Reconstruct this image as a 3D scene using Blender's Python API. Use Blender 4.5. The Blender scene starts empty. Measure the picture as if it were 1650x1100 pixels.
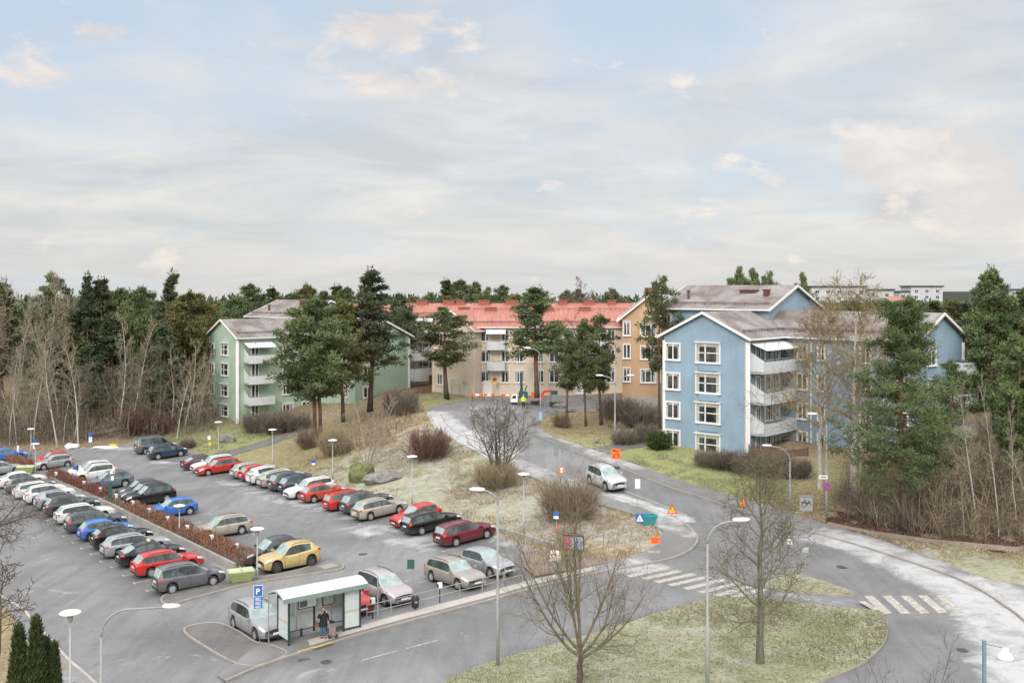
import bpy, bmesh, math, random
import numpy as np
from mathutils import Vector, Matrix
R = math.radians
scene = bpy.context.scene
COL = scene.collection
random.seed(7)
F, YH, CZ, US, UP = 1650.0, 466.0, 18.5, 825.0, 0.037

# ------------------------------------------------------------------ camera
cam = bpy.data.cameras.new("camera")
cam.sensor_width = 36.0
cam.lens = 36.0
cam.shift_y = -(550 - YH) / 1650.0
cam.clip_end = 12000
camo = bpy.data.objects.new("camera", cam)
camo.location = (0, 0, CZ)
camo.rotation_euler = (R(90), 0, 0)
COL.objects.link(camo)
scene.camera = camo

# ------------------------------------------------------------------ terrain height
def ray(u, v, z):
    t = (CZ - z) / (v - YH)
    return ((u - US) * t, F * t)
CP = []
for u, v in [(100, 1000), (-60, 900), (-40, 770), (90, 752), (240, 735), (300, 800), (450, 760), (200, 860), (560, 797), (600, 850), (700, 845),
             (800, 872), (420, 1080), (700, 1020), (850, 960), (1050, 960), (1200, 930), (900, 1090), (1220, 1080), (1400, 1000),
             (1500, 1090), (1640, 1080), (905, 905), (380, 745), (0, 1090), (560, 960), (330, 900)]:
    t = CZ / ((v - YH) + UP * (u - US))
    CP.append(((u - US) * t, F * t, UP * (u - US) * t))
for u, v, z in [(1000, 745, 2.2), (960, 785, 1.6), (1100, 790, 1.6), (1200, 835, 1.2), (1080, 850, 0.9), (1330, 880, 1.05), (1500, 930, 1.05),
                (1640, 1000, 1.05), (870, 690, 2.9), (760, 715, 2.7), (720, 680, 3.1), (870, 655, 3.5), (800, 645, 3.6), (700, 665, 3.4),
                (700, 740, 1.8), (600, 775, 0.0), (850, 800, 1.0), (920, 850, 0.75), (1000, 880, 0.55), (550, 720, 0.5), (640, 700, 2.2),
                (650, 660, 3.3), (430, 720, -0.8), (500, 690, 0.3), (385, 688, -0.5), (320, 720, -1.2), (280, 680, 0.0), (640, 632, 4.0),
                (150, 715, -1.4), (30, 720, -1.7), (760, 640, 3.6), (1030, 664, 3.4), (950, 690, 2.8), (1072, 729, 2.7), (1205, 736, 2.6),
                (1297, 813, 1.4), (1330, 832, 1.2), (1300, 750, 2.6), (1450, 862, 1.2), (1600, 855, 1.3), (1560, 920, 1.1), (1640, 940, 1.1), (1160, 780, 1.7)]:
    CP.append(ray(u, v, z) + (z,))
CP += [(-60, 160, 0), (-95, 160, -0.5), (-30, 185, 3), (-100, 230, 3.5), (0, 172, 4.5), (40, 172, 5), (60, 130, 5), (44, 102, 4.6), (37, 92, 3.2),
       (46, 88, 2.6), (60, 86, 2.6), (62, 104, 5.0), (70, 70, 1.6), (0, 40, 0), (-25, 30, -1), (25, 30, .9), (0, 15, 0), (-80, 60, -3), (-90, 110, -2.6), (60, 45, 1.6),
       (0, 240, 6), (110, 240, 6.5), (90, 160, 6), (95, 100, 4.5), (22, 118, 3.4), (-110, 20, -3.5), (90, 15, 2.4)]
CP = np.array(CP, float)
def _k(r2):
    return 0.5 * r2 * np.log(np.maximum(r2, 1e-9))
_n = len(CP)
_A = np.zeros((_n + 3, _n + 3))
_d = ((CP[:, None, :2] - CP[None, :, :2]) ** 2).sum(2)
_A[:_n, :_n] = _k(_d) + np.eye(_n) * 14.0
_A[:_n, _n] = 1; _A[:_n, _n + 1:] = CP[:, :2]
_A[_n, :_n] = 1; _A[_n + 1:, :_n] = CP[:, :2].T
_b = np.zeros(_n + 3); _b[:_n] = CP[:, 2]
_W = np.linalg.solve(_A, _b)
def H(x, y):
    x = np.asarray(x, float); y = np.asarray(y, float)
    xc = np.clip(x, -120, 120); yc = np.clip(y, 5, 250)
    s = xc.shape
    P = np.stack([xc.ravel(), yc.ravel()], 1)
    out = np.zeros(len(P))
    for i in range(0, len(P), 20000):
        Q = P[i:i + 20000]
        r2 = ((Q[:, None, :] - CP[None, :, :2]) ** 2).sum(2)
        out[i:i + 20000] = _k(r2) @ _W[:_n] + _W[_n] + Q @ _W[_n + 1:]
    out = out.reshape(s)
    far = np.clip((np.maximum(np.abs(x) - 110, y - 240)) / 300, 0, 1)
    # the land falls away behind the houses; only the wooded hill on the right stays up
    hill = np.clip((x / np.maximum(y, 60) * 1650 - 330) / 160, 0, 1)
    low = -90.0 * np.clip((np.hypot(x, y) - 330) / 500, 0, 1) * (1 - hill) + 5.0
    return out * (1 - far) + low * far
def h1(x, y):
    return float(H(np.array([x]), np.array([y]))[0])
_DS = np.concatenate([np.arange(24, 130, 0.5), np.arange(130, 420, 1.0)])
def G(u, v):
    """ground point under a place seen in the photograph"""
    xs = (u - US) / F * _DS
    rz = CZ - (v - YH) / F * _DS
    d = rz - H(xs, _DS)
    i = int(np.argmax(d < 0))
    if d[i] >= 0: i = len(_DS) - 1
    if i == 0: D = _DS[0]
    else:
        a = d[i - 1] / (d[i - 1] - d[i]); D = _DS[i - 1] + a * (_DS[i] - _DS[i - 1])
    x = (u - US) / F * D
    return Vector((x, D, h1(x, D)))
def AT(u, D):
    x = (u - US) / F * D
    return Vector((x, D, h1(x, D)))
def ZV(v, D):
    return CZ - (v - YH) / F * D

# ------------------------------------------------------------------ object helpers
def tag(o, label=None, cat=None, group=None, kind=None):
    if label: o["label"] = label
    if cat: o["category"] = cat
    if group: o["group"] = group
    if kind: o["kind"] = kind
    return o
def thing(name, label, cat, loc=(0, 0, 0), rz=0.0, group=None):
    o = bpy.data.objects.new(name, None)
    o.empty_display_size = 0.2
    COL.objects.link(o)
    o.location = loc
    o.rotation_euler = (0, 0, rz)
    return tag(o, label, cat, group)
class MB:
    """collects polygons and links them as one mesh object"""
    def __init__(s):
        s.v = []; s.f = []; s.m = []; s.c = []
    def face(s, pts, mi=0, col=None):
        i = len(s.v); s.v.extend([tuple(p) for p in pts]); s.f.append(tuple(range(i, i + len(pts)))); s.m.append(mi); s.c.append(col)
    def add(s, vs, fs, mi=0):
        i = len(s.v); s.v.extend([tuple(p) for p in vs])
        for f in fs: s.f.append(tuple(i + k for k in f)); s.m.append(mi); s.c.append(None)
    def box(s, c, size, rz=0.0, mi=0, M=None):
        x, y, z = [q / 2 for q in size]
        vs = [Vector((a * x, b * y, d * z)) for a in (-1, 1) for b in (-1, 1) for d in (-1, 1)]
        Rm = M if M is not None else Matrix.Rotation(rz, 3, 'Z')
        vs = [Rm @ p + Vector(c) for p in vs]
        s.add(vs, [(0, 1, 3, 2), (4, 6, 7, 5), (0, 4, 5, 1), (2, 3, 7, 6), (0, 2, 6, 4), (1, 5, 7, 3)], mi)
    def beam(s, p, q, w, t, mi=0):
        """rectangular bar from p to q (w horizontal across, t the other way)"""
        p = Vector(p); q = Vector(q); d = (q - p); L = d.length; d.normalize()
        up = Vector((0, 0, 1)) if abs(d.z) < 0.95 else Vector((1, 0, 0))
        a = d.cross(up).normalized(); b = a.cross(d).normalized()
        M = Matrix((d, a, b)).transposed()
        s.box((p + q) / 2, (L, w, t), M=M, mi=mi)
    def tube(s, path, rad, n=6, mi=0, cap=True):
        path = [Vector(p) for p in path]
        if not hasattr(rad, '__len__'): rad = [rad] * len(path)
        rings = []; base = len(s.v); prev = None
        for i, p in enumerate(path):
            d = (path[min(i + 1, len(path) - 1)] - path[max(i - 1, 0)])
            if d.length < 1e-9: d = Vector((0, 0, 1))
            d.normalize()
            if prev is None:
                a = d.orthogonal().normalized()
            else:
                a = prev - d * prev.dot(d)
                a = a.normalized() if a.length > 1e-6 else d.orthogonal().normalized()
            prev = a; b = d.cross(a)
            for k in range(n):
                w = 2 * math.pi * k / n
                s.v.append(tuple(p + (a * math.cos(w) + b * math.sin(w)) * rad[i]))
        for i in range(len(path) - 1):
            for k in range(n):
                s.f.append((base + i * n + k, base + i * n + (k + 1) % n, base + (i + 1) * n + (k + 1) % n, base + (i + 1) * n + k)); s.m.append(mi); s.c.append(None)
        if cap:
            s.f.append(tuple(base + k for k in reversed(range(n)))); s.m.append(mi); s.c.append(None)
            e = base + (len(path) - 1) * n
            s.f.append(tuple(e + k for k in range(n))); s.m.append(mi); s.c.append(None)
    def lathe(s, prof, c=(0, 0, 0), n=16, mi=0):
        c = Vector(c); base = len(s.v)
        for r, z in prof:
            for k in range(n):
                w = 2 * math.pi * k / n
                s.v.append((c.x + r * math.cos(w), c.y + r * math.sin(w), c.z + z))
        for i in range(len(prof) - 1):
            for k in range(n):
                s.f.append((base + i * n + k, base + i * n + (k + 1) % n, base + (i + 1) * n + (k + 1) % n, base + (i + 1) * n + k)); s.m.append(mi); s.c.append(None)
        s.f.append(tuple(base + k for k in reversed(range(n)))); s.m.append(mi); s.c.append(None)
        e = base + (len(prof) - 1) * n
        s.f.append(tuple(e + k for k in range(n))); s.m.append(mi); s.c.append(None)
    def prism(s, pts, ext, mi=0):
        pts = [Vector(p) for p in pts]; e = Vector(ext); n = len(pts)
        vs = pts + [p + e for p in pts]
        s.add(vs, [tuple(reversed(range(n))), tuple(range(n, 2 * n))] + [(k, (k + 1) % n, n + (k + 1) % n, n + k) for k in range(n)], mi)
    def mesh(s, name, mats, smooth=False, off=None):
        me = bpy.data.meshes.new(name)
        v = s.v if off is None else [(p[0] - off[0], p[1] - off[1], p[2] - off[2]) for p in s.v]
        me.from_pydata(v, [], s.f)
        for m in (mats if isinstance(mats, (list, tuple)) else [mats]): me.materials.append(m)
        if any(s.m): me.polygons.foreach_set("material_index", s.m)
        if smooth: me.polygons.foreach_set("use_smooth", [True] * len(s.f))
        if any(c is not None for c in s.c):
            at = me.attributes.new("tone", 'FLOAT', 'FACE')
            at.data.foreach_set("value", [0.5 if c is None else c for c in s.c])
        me.update()
        return me
    def build(s, name, mats, parent=None, smooth=False, off=None, auto=None):
        """link as one object; with a parent, `off` is the parent's world location"""
        if parent is not None and off is None: off = parent.location
        o = bpy.data.objects.new(name, s.mesh(name, mats, smooth, off))
        COL.objects.link(o)
        if parent is not None: o.parent = parent
        return o
def obj(name, me, parent=None, loc=None, rz=0.0):
    o = bpy.data.objects.new(name, me); COL.objects.link(o)
    if parent is not None: o.parent = parent
    if loc is not None: o.location = loc
    if rz: o.rotation_euler = (0, 0, rz)
    return o
def kids(o):
    return [c for c in KIDS.get(o.name, [])] if False else list(o.children)
def copy_tree(o, parent=None):
    c = o.copy(); COL.objects.link(c)
    if parent is not None: c.parent = parent
    for ch in list(o.children): copy_tree(ch, c)
    return c

# ------------------------------------------------------------------ materials
def newmat(name):
    m = bpy.data.materials.new(name); m.use_nodes = True
    nt = m.node_tree; b = nt.nodes["Principled BSDF"]
    return m, nt, b
def N(nt, t, **kw):
    n = nt.nodes.new(t)
    for k, v in kw.items():
        if k in n.inputs: n.inputs[k].default_value = v
        else: setattr(n, k, v)
    return n
def ramp(nt, stops):
    r = nt.nodes.new("ShaderNodeValToRGB")
    e = r.color_ramp.elements
    while len(e) < len(stops): e.new(0.5)
    for k, (p, c) in enumerate(stops):
        e[k].position = p; e[k].color = (c[0], c[1], c[2], 1)
    return r
def rgba(c): return (c[0], c[1], c[2], 1)
def mixc(nt, fac, a, b):
    n = nt.nodes.new("ShaderNodeMix"); n.data_type = 'RGBA'
    for sock, val in ((n.inputs[0], fac), (n.inputs[6], a), (n.inputs[7], b)):
        if isinstance(val, (int, float)): sock.default_value = val
        elif isinstance(val, tuple): sock.default_value = rgba(val)
        else: nt.links.new(val, sock)
    return n.outputs[2]
def noise(nt, vec, scale, detail=4, rough=0.6, dist=0.0):
    n = N(nt, "ShaderNodeTexNoise"); n.inputs["Scale"].default_value = scale; n.inputs["Detail"].default_value = detail
    n.inputs["Roughness"].default_value = rough; n.inputs["Distortion"].default_value = dist
    if vec is not None: nt.links.new(vec, n.inputs["Vector"])
    return n.outputs["Fac"]
def pos(nt):
    return nt.nodes.new("ShaderNodeNewGeometry").outputs["Position"]
def math_(nt, op, a, b=None, c=None, clamp=False):
    n = nt.nodes.new("ShaderNodeMath"); n.operation = op; n.use_clamp = clamp
    for i, x in enumerate((a, b, c)):
        if x is None: continue
        if isinstance(x, (int, float)): n.inputs[i].default_value = x
        else: nt.links.new(x, n.inputs[i])
    return n.outputs[0]
def mapr(nt, x, a, b, c=0.0, d=1.0):
    n = nt.nodes.new("ShaderNodeMapRange"); n.clamp = True
    nt.links.new(x, n.inputs[0])
    for i, q in enumerate((a, b, c, d)): n.inputs[i + 1].default_value = q
    return n.outputs[0]
def bump(nt, b, hgt, strength=0.3, dist=0.05):
    n = N(nt, "ShaderNodeBump"); n.inputs["Strength"].default_value = strength; n.inputs["Distance"].default_value = dist
    nt.links.new(hgt, n.inputs["Height"]); nt.links.new(n.outputs[0], b.inputs["Normal"])
def scalev(nt, vec, s):
    n = nt.nodes.new("ShaderNodeVectorMath"); n.operation = 'MULTIPLY'; n.inputs[1].default_value = s
    nt.links.new(vec, n.inputs[0]); return n.outputs[0]
_mc = {}
def plain(name, c, rough=0.6, metal=0.0, var=0.0, scale=3.0, coat=0.0, spec=0.5):
    if name in _mc: return _mc[name]
    m, nt, b = newmat(name)
    b.inputs["Roughness"].default_value = rough; b.inputs["Metallic"].default_value = metal
    b.inputs["Coat Weight"].default_value = coat; b.inputs["Specular IOR Level"].default_value = spec
    tc = N(nt, "ShaderNodeTexCoord").outputs["Object"]
    f = noise(nt, tc, scale, 5)
    v = max(var, 0.03)
    lo = tuple(q * (1 - v) for q in c); hi = tuple(min(1, q * (1 + v)) for q in c)
    col = mixc(nt, mapr(nt, f, 0.3, 0.7), lo, hi)
    nt.links.new(col, b.inputs["Base Color"])
    _mc[name] = m
    return m

# lettering, built while the scene is still empty
TXT = {}
for ch in ("P",):
    cu = bpy.data.curves.new("letter", 'FONT'); cu.body = ch; cu.align_x = 'CENTER'; cu.size = 0.86; cu.extrude = 0.006; cu.offset = 0.012
    ob = bpy.data.objects.new("letter", cu); COL.objects.link(ob)
    TXT[ch] = bpy.data.meshes.new_from_object(ob.evaluated_get(bpy.context.evaluated_depsgraph_get()))
    bpy.data.objects.remove(ob); bpy.data.curves.remove(cu)
SKYB = 1.0; EXPO = 0.0; SKX = 3.3; SKY_ = 1.7; ZEN = 2.6; BACK = 1.9
from mathutils.geometry import delaunay_2d_cdt
# ------------------------------------------------------------------ ground materials
def attr(nt, name):
    n = nt.nodes.new("ShaderNodeAttribute"); n.attribute_name = name; return n.outputs["Fac"]
def asphalt(name, c0, c1, frost=True, patch=True):
    m, nt, b = newmat(name)
    p = pos(nt)
    big = noise(nt, p, 0.085, 6, 0.62, 1.0)
    med = noise(nt, p, 0.9, 6, 0.65)
    fine = noise(nt, p, 14, 4, 0.7)
    col = mixc(nt, mapr(nt, big, 0.38, 0.62), c0, c1)
    # tyre worn streaks along the lanes, stretched noise
    st = noise(nt, scalev(nt, p, (0.9, 0.12, 1)), 1.0, 4, 0.6, 0.4)
    col = mixc(nt, mapr(nt, st, 0.45, 0.70, 0, 0.55), col, tuple(q * 0.62 for q in c0))
    col = mixc(nt, mapr(nt, med, 0.4, 0.75, 0, 0.28), col, tuple(q * 1.3 for q in c1))
    col = mixc(nt, mapr(nt, fine, 0.35, 0.65, 0.0, 0.42), col, tuple(q * 0.5 for q in c0))
    # cracks
    vo = N(nt, "ShaderNodeTexVoronoi"); vo.feature = 'DISTANCE_TO_EDGE'; vo.inputs["Scale"].default_value = 0.13
    dn = N(nt, "ShaderNodeTexNoise"); dn.inputs["Scale"].default_value = 0.6; dn.inputs["Detail"].default_value = 4
    nt.links.new(p, dn.inputs["Vector"])
    va = nt.nodes.new("ShaderNodeVectorMath"); va.operation = 'MULTIPLY_ADD'; va.inputs[1].default_value = (2.6, 2.6, 2.6)
    nt.links.new(dn.outputs["Color"], va.inputs[0]); nt.links.new(p, va.inputs[2])
    nt.links.new(va.outputs[0], vo.inputs["Vector"])
    col = mixc(nt, mapr(nt, vo.outputs["Distance"], 0.0, 0.004, 0.35, 0.0), col, (0.03, 0.03, 0.032))
    b.inputs["Specular IOR Level"].default_value = 0.4
    damp_shade = attr(nt, "damp_shade")  # damp asphalt, plus contact shade painted under cars and along kerbs
    col = mixc(nt, math_(nt, 'MULTIPLY', damp_shade, 0.8), col, tuple(q * 0.45 for q in c0))
    if frost:
        fa = attr(nt, "frost")
        n1 = noise(nt, p, 0.45, 8, 0.72, 0.8)
        n2 = noise(nt, p, 7.0, 4, 0.7)
        f = math_(nt, 'ADD', fa, math_(nt, 'MULTIPLY', math_(nt, 'SUBTRACT', n1, 0.5), 2.2))
        f = math_(nt, 'ADD', f, math_(nt, 'MULTIPLY', math_(nt, 'SUBTRACT', n2, 0.5), 0.6))
        f = math_(nt, 'MULTIPLY', mapr(nt, f, 0.40, 1.0), mapr(nt, fa, 0.02, 0.25))
        col = mixc(nt, math_(nt, 'MULTIPLY', f, 0.82), col, (0.49, 0.495, 0.51))
    nt.links.new(col, b.inputs["Base Color"])
    nt.links.new(mapr(nt, med, 0.3, 0.7, 0.55, 0.85), b.inputs["Roughness"])
    bump(nt, b, fine, 0.25, 0.01)
    return m
M_LOT = asphalt("asphalt", (0.175, 0.177, 0.183), (0.255, 0.257, 0.263))
M_PAVE = asphalt("pavement_asphalt", (0.19, 0.19, 0.192), (0.265, 0.264, 0.262))
M_ISLE = asphalt("old_asphalt", (0.13, 0.128, 0.125), (0.21, 0.205, 0.198))
def grassmat(name, green=(0.24, 0.255, 0.115), dry=(0.37, 0.30, 0.19), base_green=None):
    m, nt, b = newmat(name)
    p = pos(nt)
    ga = attr(nt, "green") if base_green is None else None
    n0 = noise(nt, p, 0.35, 5, 0.6, 0.3)
    n1 = noise(nt, p, 2.2, 6, 0.7)
    n2 = noise(nt, p, 11, 4, 0.75)
    if ga is None: gf = mapr(nt, n0, 0.3, 0.62, base_green - 0.25, base_green + 0.25)
    else: gf = math_(nt, 'ADD', ga, math_(nt, 'MULTIPLY', math_(nt, 'SUBTRACT', n0, 0.5), 0.9), clamp=True)
    gcol = mixc(nt, mapr(nt, n1, 0.35, 0.65), green, tuple(q * 1.5 for q in green))
    dcol = mixc(nt, mapr(nt, n1, 0.35, 0.65), tuple(q * 0.62 for q in dry), tuple(q * 1.25 for q in dry))
    col = mixc(nt, gf, dcol, gcol)
    col = mixc(nt, mapr(nt, n2, 0.5, 0.72, 0.0, 0.7), col, tuple(q * 0.33 for q in dry))
    la = attr(nt, "leaf")
    n4 = noise(nt, p, 5.5, 4, 0.7)
    lf = math_(nt, 'MULTIPLY', la, mapr(nt, n4, 0.40, 0.55))
    col = mixc(nt, math_(nt, 'MULTIPLY', lf, 0.85), col, (0.125, 0.085, 0.062))
    fa = attr(nt, "frost")
    n3 = noise(nt, p, 1.3, 6, 0.75)
    f = math_(nt, 'ADD', fa, math_(nt, 'MULTIPLY', math_(nt, 'SUBTRACT', n3, 0.52), 2.2))
    f = math_(nt, 'ADD', f, math_(nt, 'MULTIPLY', math_(nt, 'SUBTRACT', n2, 0.5), 1.4))
    f = math_(nt, 'MULTIPLY', mapr(nt, f, 0.3, 1.0), mapr(nt, fa, 0.02, 0.3))
    col = mixc(nt, math_(nt, 'MULTIPLY', f, 0.85), col, (0.47, 0.475, 0.47))
    sp_ = nt.nodes.new("ShaderNodeSeparateXYZ"); nt.links.new(p, sp_.inputs[0])
    col = mixc(nt, mapr(nt, sp_.outputs[1], 185, 250), col, (0.035, 0.042, 0.028))     # wooded country beyond the houses
    nt.links.new(col, b.inputs["Base Color"])
    b.inputs["Roughness"].default_value = 0.95; b.inputs["Specular IOR Level"].default_value = 0.15
    bump(nt, b, math_(nt, 'ADD', math_(nt, 'MULTIPLY', n2, 0.5), n1), 0.8, 0.25)
    return m
M_GROUND = grassmat("ground_grass")
M_ISGRASS = grassmat("island_grass", (0.29, 0.325, 0.205), (0.39, 0.345, 0.255))

def pip(poly, X, Y):
    poly = np.asarray(poly); inside = np.zeros(X.shape, bool); n = len(poly)
    j = n - 1
    for i in range(n):
        xi, yi = poly[i]; xj, yj = poly[j]
        c = ((yi > Y) != (yj > Y)) & (X < (xj - xi) * (Y - yi) / (yj - yi + 1e-12) + xi)
        inside ^= c; j = i
    return inside
def catmull(pts, closed=False, sub=5):
    P = [np.array(p, float) for p in pts]; n = len(P); out = []
    rng = range(n) if closed else range(n - 1)
    for i in rng:
        p0 = P[(i - 1) % n] if closed or i > 0 else P[i]
        p1 = P[i]; p2 = P[(i + 1) % n]
        p3 = P[(i + 2) % n] if closed or i + 2 < n else P[(i + 1) % n]
        for k in range(sub):
            t = k / sub
            out.append(0.5 * ((2 * p1) + (p2 - p0) * t + (2 * p0 - 5 * p1 + 4 * p2 - p3) * t * t + (3 * p1 - p0 - 3 * p2 + p3) * t ** 3))
    if not closed: out.append(P[-1])
    return out
def W2(pts): return [tuple(G(u, v)[:2]) for u, v in pts]
def segdist(X, Y, line):
    d = np.full(X.shape, 1e9)
    for (ax, ay), (bx, by) in zip(line[:-1], line[1:]):
        vx, vy = bx - ax, by - ay; L = vx * vx + vy * vy + 1e-9
        t = np.clip(((X - ax) * vx + (Y - ay) * vy) / L, 0, 1)
        d = np.minimum(d, np.hypot(X - ax - t * vx, Y - ay - t * vy))
    return d
def stroke(X, Y, strokes):
    out = np.zeros(X.shape)
    for line, hw, soft, s in strokes:
        d = segdist(X, Y, line)
        out = np.maximum(out, s * np.clip(1 - (d - hw) / soft, 0, 1))
    return out
# frost lying on roads and pavements (places read off the photograph, widths in metres)
FROST = [(W2(p), hw, so, s) for p, hw, so, s in [
    ([(1312, 862), (1400, 888), (1500, 932), (1570, 975), (1610, 1020), (1640, 1085), (1655, 1150)], 0.8, 1.5, 0.88),
    ([(1560, 945), (1610, 985), (1650, 1040), (1680, 1120)], 2.0, 1.6, 0.92),
    ([(1330, 855), (1420, 882), (1520, 920), (1600, 955), (1680, 985)], 0.8, 0.7, 0.76),
    ([(690, 668), (715, 690), (755, 712), (800, 732)], 1.9, 1.4, 0.95),
    ([(800, 734), (870, 762), (930, 783)], 0.8, 1.2, 0.75),
    ([(985, 797), (1030, 812), (1075, 828), (1100, 838)], 0.6, 0.7, 1.0),
    ([(1040, 835), (1080, 850), (1108, 862)], 0.7, 0.8, 0.7),
    ([(880, 700), (930, 718), (980, 738), (1030, 755)], 0.5, 1.2, 0.62),
    ([(860, 690), (930, 722), (1000, 752)], 0.5, 0.8, 0.35),
    ([(720, 668), (770, 655), (830, 655)], 1.0, 2.0, 0.5),
    ([(360, 775), (430, 798), (510, 818), (560, 832)], 0.5, 1.6, 0.52),
    ([(300, 757), (348, 763)], 0.5, 0.8, 0.7), ([(245, 744), (285, 746)], 0.5, 0.8, 0.65),
    ([(575, 848), (650, 868), (700, 880)], 0.8, 2.0, 0.55), ([(640, 850), (600, 858)], 0.8, 1.2, 0.7),
    ([(130, 722), (215, 722)], 0.6, 0.8, 0.6), ([(800, 870), (830, 880)], 0.5, 1.0, 0.5),
    ([(1025, 905), (1060, 912), (1000, 918)], 0.6, 0.8, 0.75), ([(960, 925), (1010, 915)], 0.3, 0.5, 0.5),
    ([(1240, 945), (1290, 962), (1370, 972)], 0.3, 0.8, 0.45),
    ([(160, 1010), (120, 940), (30, 850)], .3, 2.5, .22), ([(420, 830), (560, 870), (620, 900)], .3, 2.5, .24), ([(500, 1085), (640, 1045), (760, 1018)], 0.2, 1.6, 0.33), ([(120, 1085), (260, 1060), (330, 1060)], 0.4, 2.0, 0.36), ([(60, 940), (140, 990)], 0.5, 2.5, 0.3)]]
DAMP_SHADE = [(W2(p), hw, so, s) for p, hw, so, s in [
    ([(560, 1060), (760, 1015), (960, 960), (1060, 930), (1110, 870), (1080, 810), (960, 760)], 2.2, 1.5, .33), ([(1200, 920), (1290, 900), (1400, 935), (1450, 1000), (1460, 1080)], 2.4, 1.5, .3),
    ([(80, 822), (150, 862), (220, 905), (300, 950)], 2.0, 1.0, 0.62), ([(20, 775), (80, 815)], 2.0, 1.0, 0.5), ([(340, 757), (420, 780), (520, 806), (620, 832), (690, 850), (760, 872)], 1.6, 1.0, 0.7), ([(150, 775), (240, 812), (330, 855), (450, 905)], 2.0, 1.2, 0.5), ([(270, 733), (330, 750)], 1.8, 1, .5), ([(590, 975), (640, 968), (740, 938), (820, 925)], 1.6, 1.0, 0.55), ([(400, 1020), (430, 1028)], 1.2, .8, .7),  # bays under parked cars: damp, darkened further as painted contact shade
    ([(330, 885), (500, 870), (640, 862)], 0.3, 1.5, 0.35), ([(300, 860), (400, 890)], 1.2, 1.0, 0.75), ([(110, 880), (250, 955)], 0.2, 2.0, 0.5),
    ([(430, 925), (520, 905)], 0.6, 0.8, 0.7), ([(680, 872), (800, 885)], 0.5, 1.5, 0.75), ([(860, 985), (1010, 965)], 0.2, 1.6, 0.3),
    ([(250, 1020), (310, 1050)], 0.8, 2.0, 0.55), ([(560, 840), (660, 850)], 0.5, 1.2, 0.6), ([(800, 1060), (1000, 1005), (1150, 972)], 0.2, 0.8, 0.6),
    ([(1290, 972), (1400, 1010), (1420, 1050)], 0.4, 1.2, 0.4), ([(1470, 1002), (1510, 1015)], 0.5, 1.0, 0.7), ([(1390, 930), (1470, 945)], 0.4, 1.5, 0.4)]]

def drape(name, poly, mat, dz, step=1.0, skirt=0.0, parent=None, noisez=0.0, extra=None):
    """a sheet over the ground inside a plan polygon; skirt gives it a real edge"""
    pts = []
    n = len(poly)
    for i in range(n):
        a = np.array(poly[i], float); b = np.array(poly[(i + 1) % n], float)
        L = np.linalg.norm(b - a)
        if L < 1e-4: continue
        k = max(1, int(L / (step * 1.2)))
        for j in range(k): pts.append(a + (b - a) * j / k)
    P = np.array(pts); x0, y0 = P.min(0); x1, y1 = P.max(0)
    gx_, gy_ = np.meshgrid(np.arange(x0, x1, step), np.arange(y0, y1, step))
    ok = pip(P, gx_, gy_) & (segdist(gx_, gy_, [tuple(q) for q in P] + [tuple(P[0])]) > step * 0.35)
    inner = np.stack([gx_[ok], gy_[ok]], 1)
    nb = len(P)
    vin = [Vector((float(q[0]), float(q[1]))) for q in P] + [Vector((float(q[0]), float(q[1]))) for q in inner]
    vo, eo, fo, _, _, _ = delaunay_2d_cdt(vin, [], [list(range(nb))], 1, 1e-4)
    bm = bmesh.new()
    bv = [bm.verts.new((q.x, q.y, 0)) for q in vo]
    for f in fo:
        try: bm.faces.new([bv[k] for k in f])
        except ValueError: pass
    for v in list(bm.verts):
        if not v.link_faces: bm.verts.remove(v)
    bm.normal_update()
    for fc in bm.faces:
        if fc.normal.z < 0: fc.normal_flip()
    if skirt > 0:
        be = [e for e in bm.edges if e.is_boundary]
        top = list(bm.verts)
        r = bmesh.ops.extrude_edge_only(bm, edges=be)
        low = {v for v in r['geom'] if isinstance(v, bmesh.types.BMVert)}
    else: low = set()
    bm.verts.ensure_lookup_table()
    X = np.array([v.co.x for v in bm.verts]); Y = np.array([v.co.y for v in bm.verts])
    Z = H(X, Y)
    rnd = np.random.RandomState(3).rand(len(X)) * noisez
    for i, v in enumerate(bm.verts):
        v.co.z = Z[i] + dz - (skirt if v in low else 0) + rnd[i]
    me = bpy.data.meshes.new(name); bm.to_mesh(me); bm.free()
    me.materials.append(mat)
    me.attributes.new("frost", 'FLOAT', 'POINT').data.foreach_set("value", stroke(X, Y, FROST))
    me.attributes.new("damp_shade", 'FLOAT', 'POINT').data.foreach_set("value", stroke(X, Y, DAMP_SHADE))
    if extra:
        for k, fn in extra.items():
            me.attributes[k].data.foreach_set("value", fn(X, Y)) if k in me.attributes else me.attributes.new(k, 'FLOAT', 'POINT').data.foreach_set("value", fn(X, Y))
    o = bpy.data.objects.new(name, me); COL.objects.link(o)
    o["kind"] = "structure"
    return o
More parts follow.
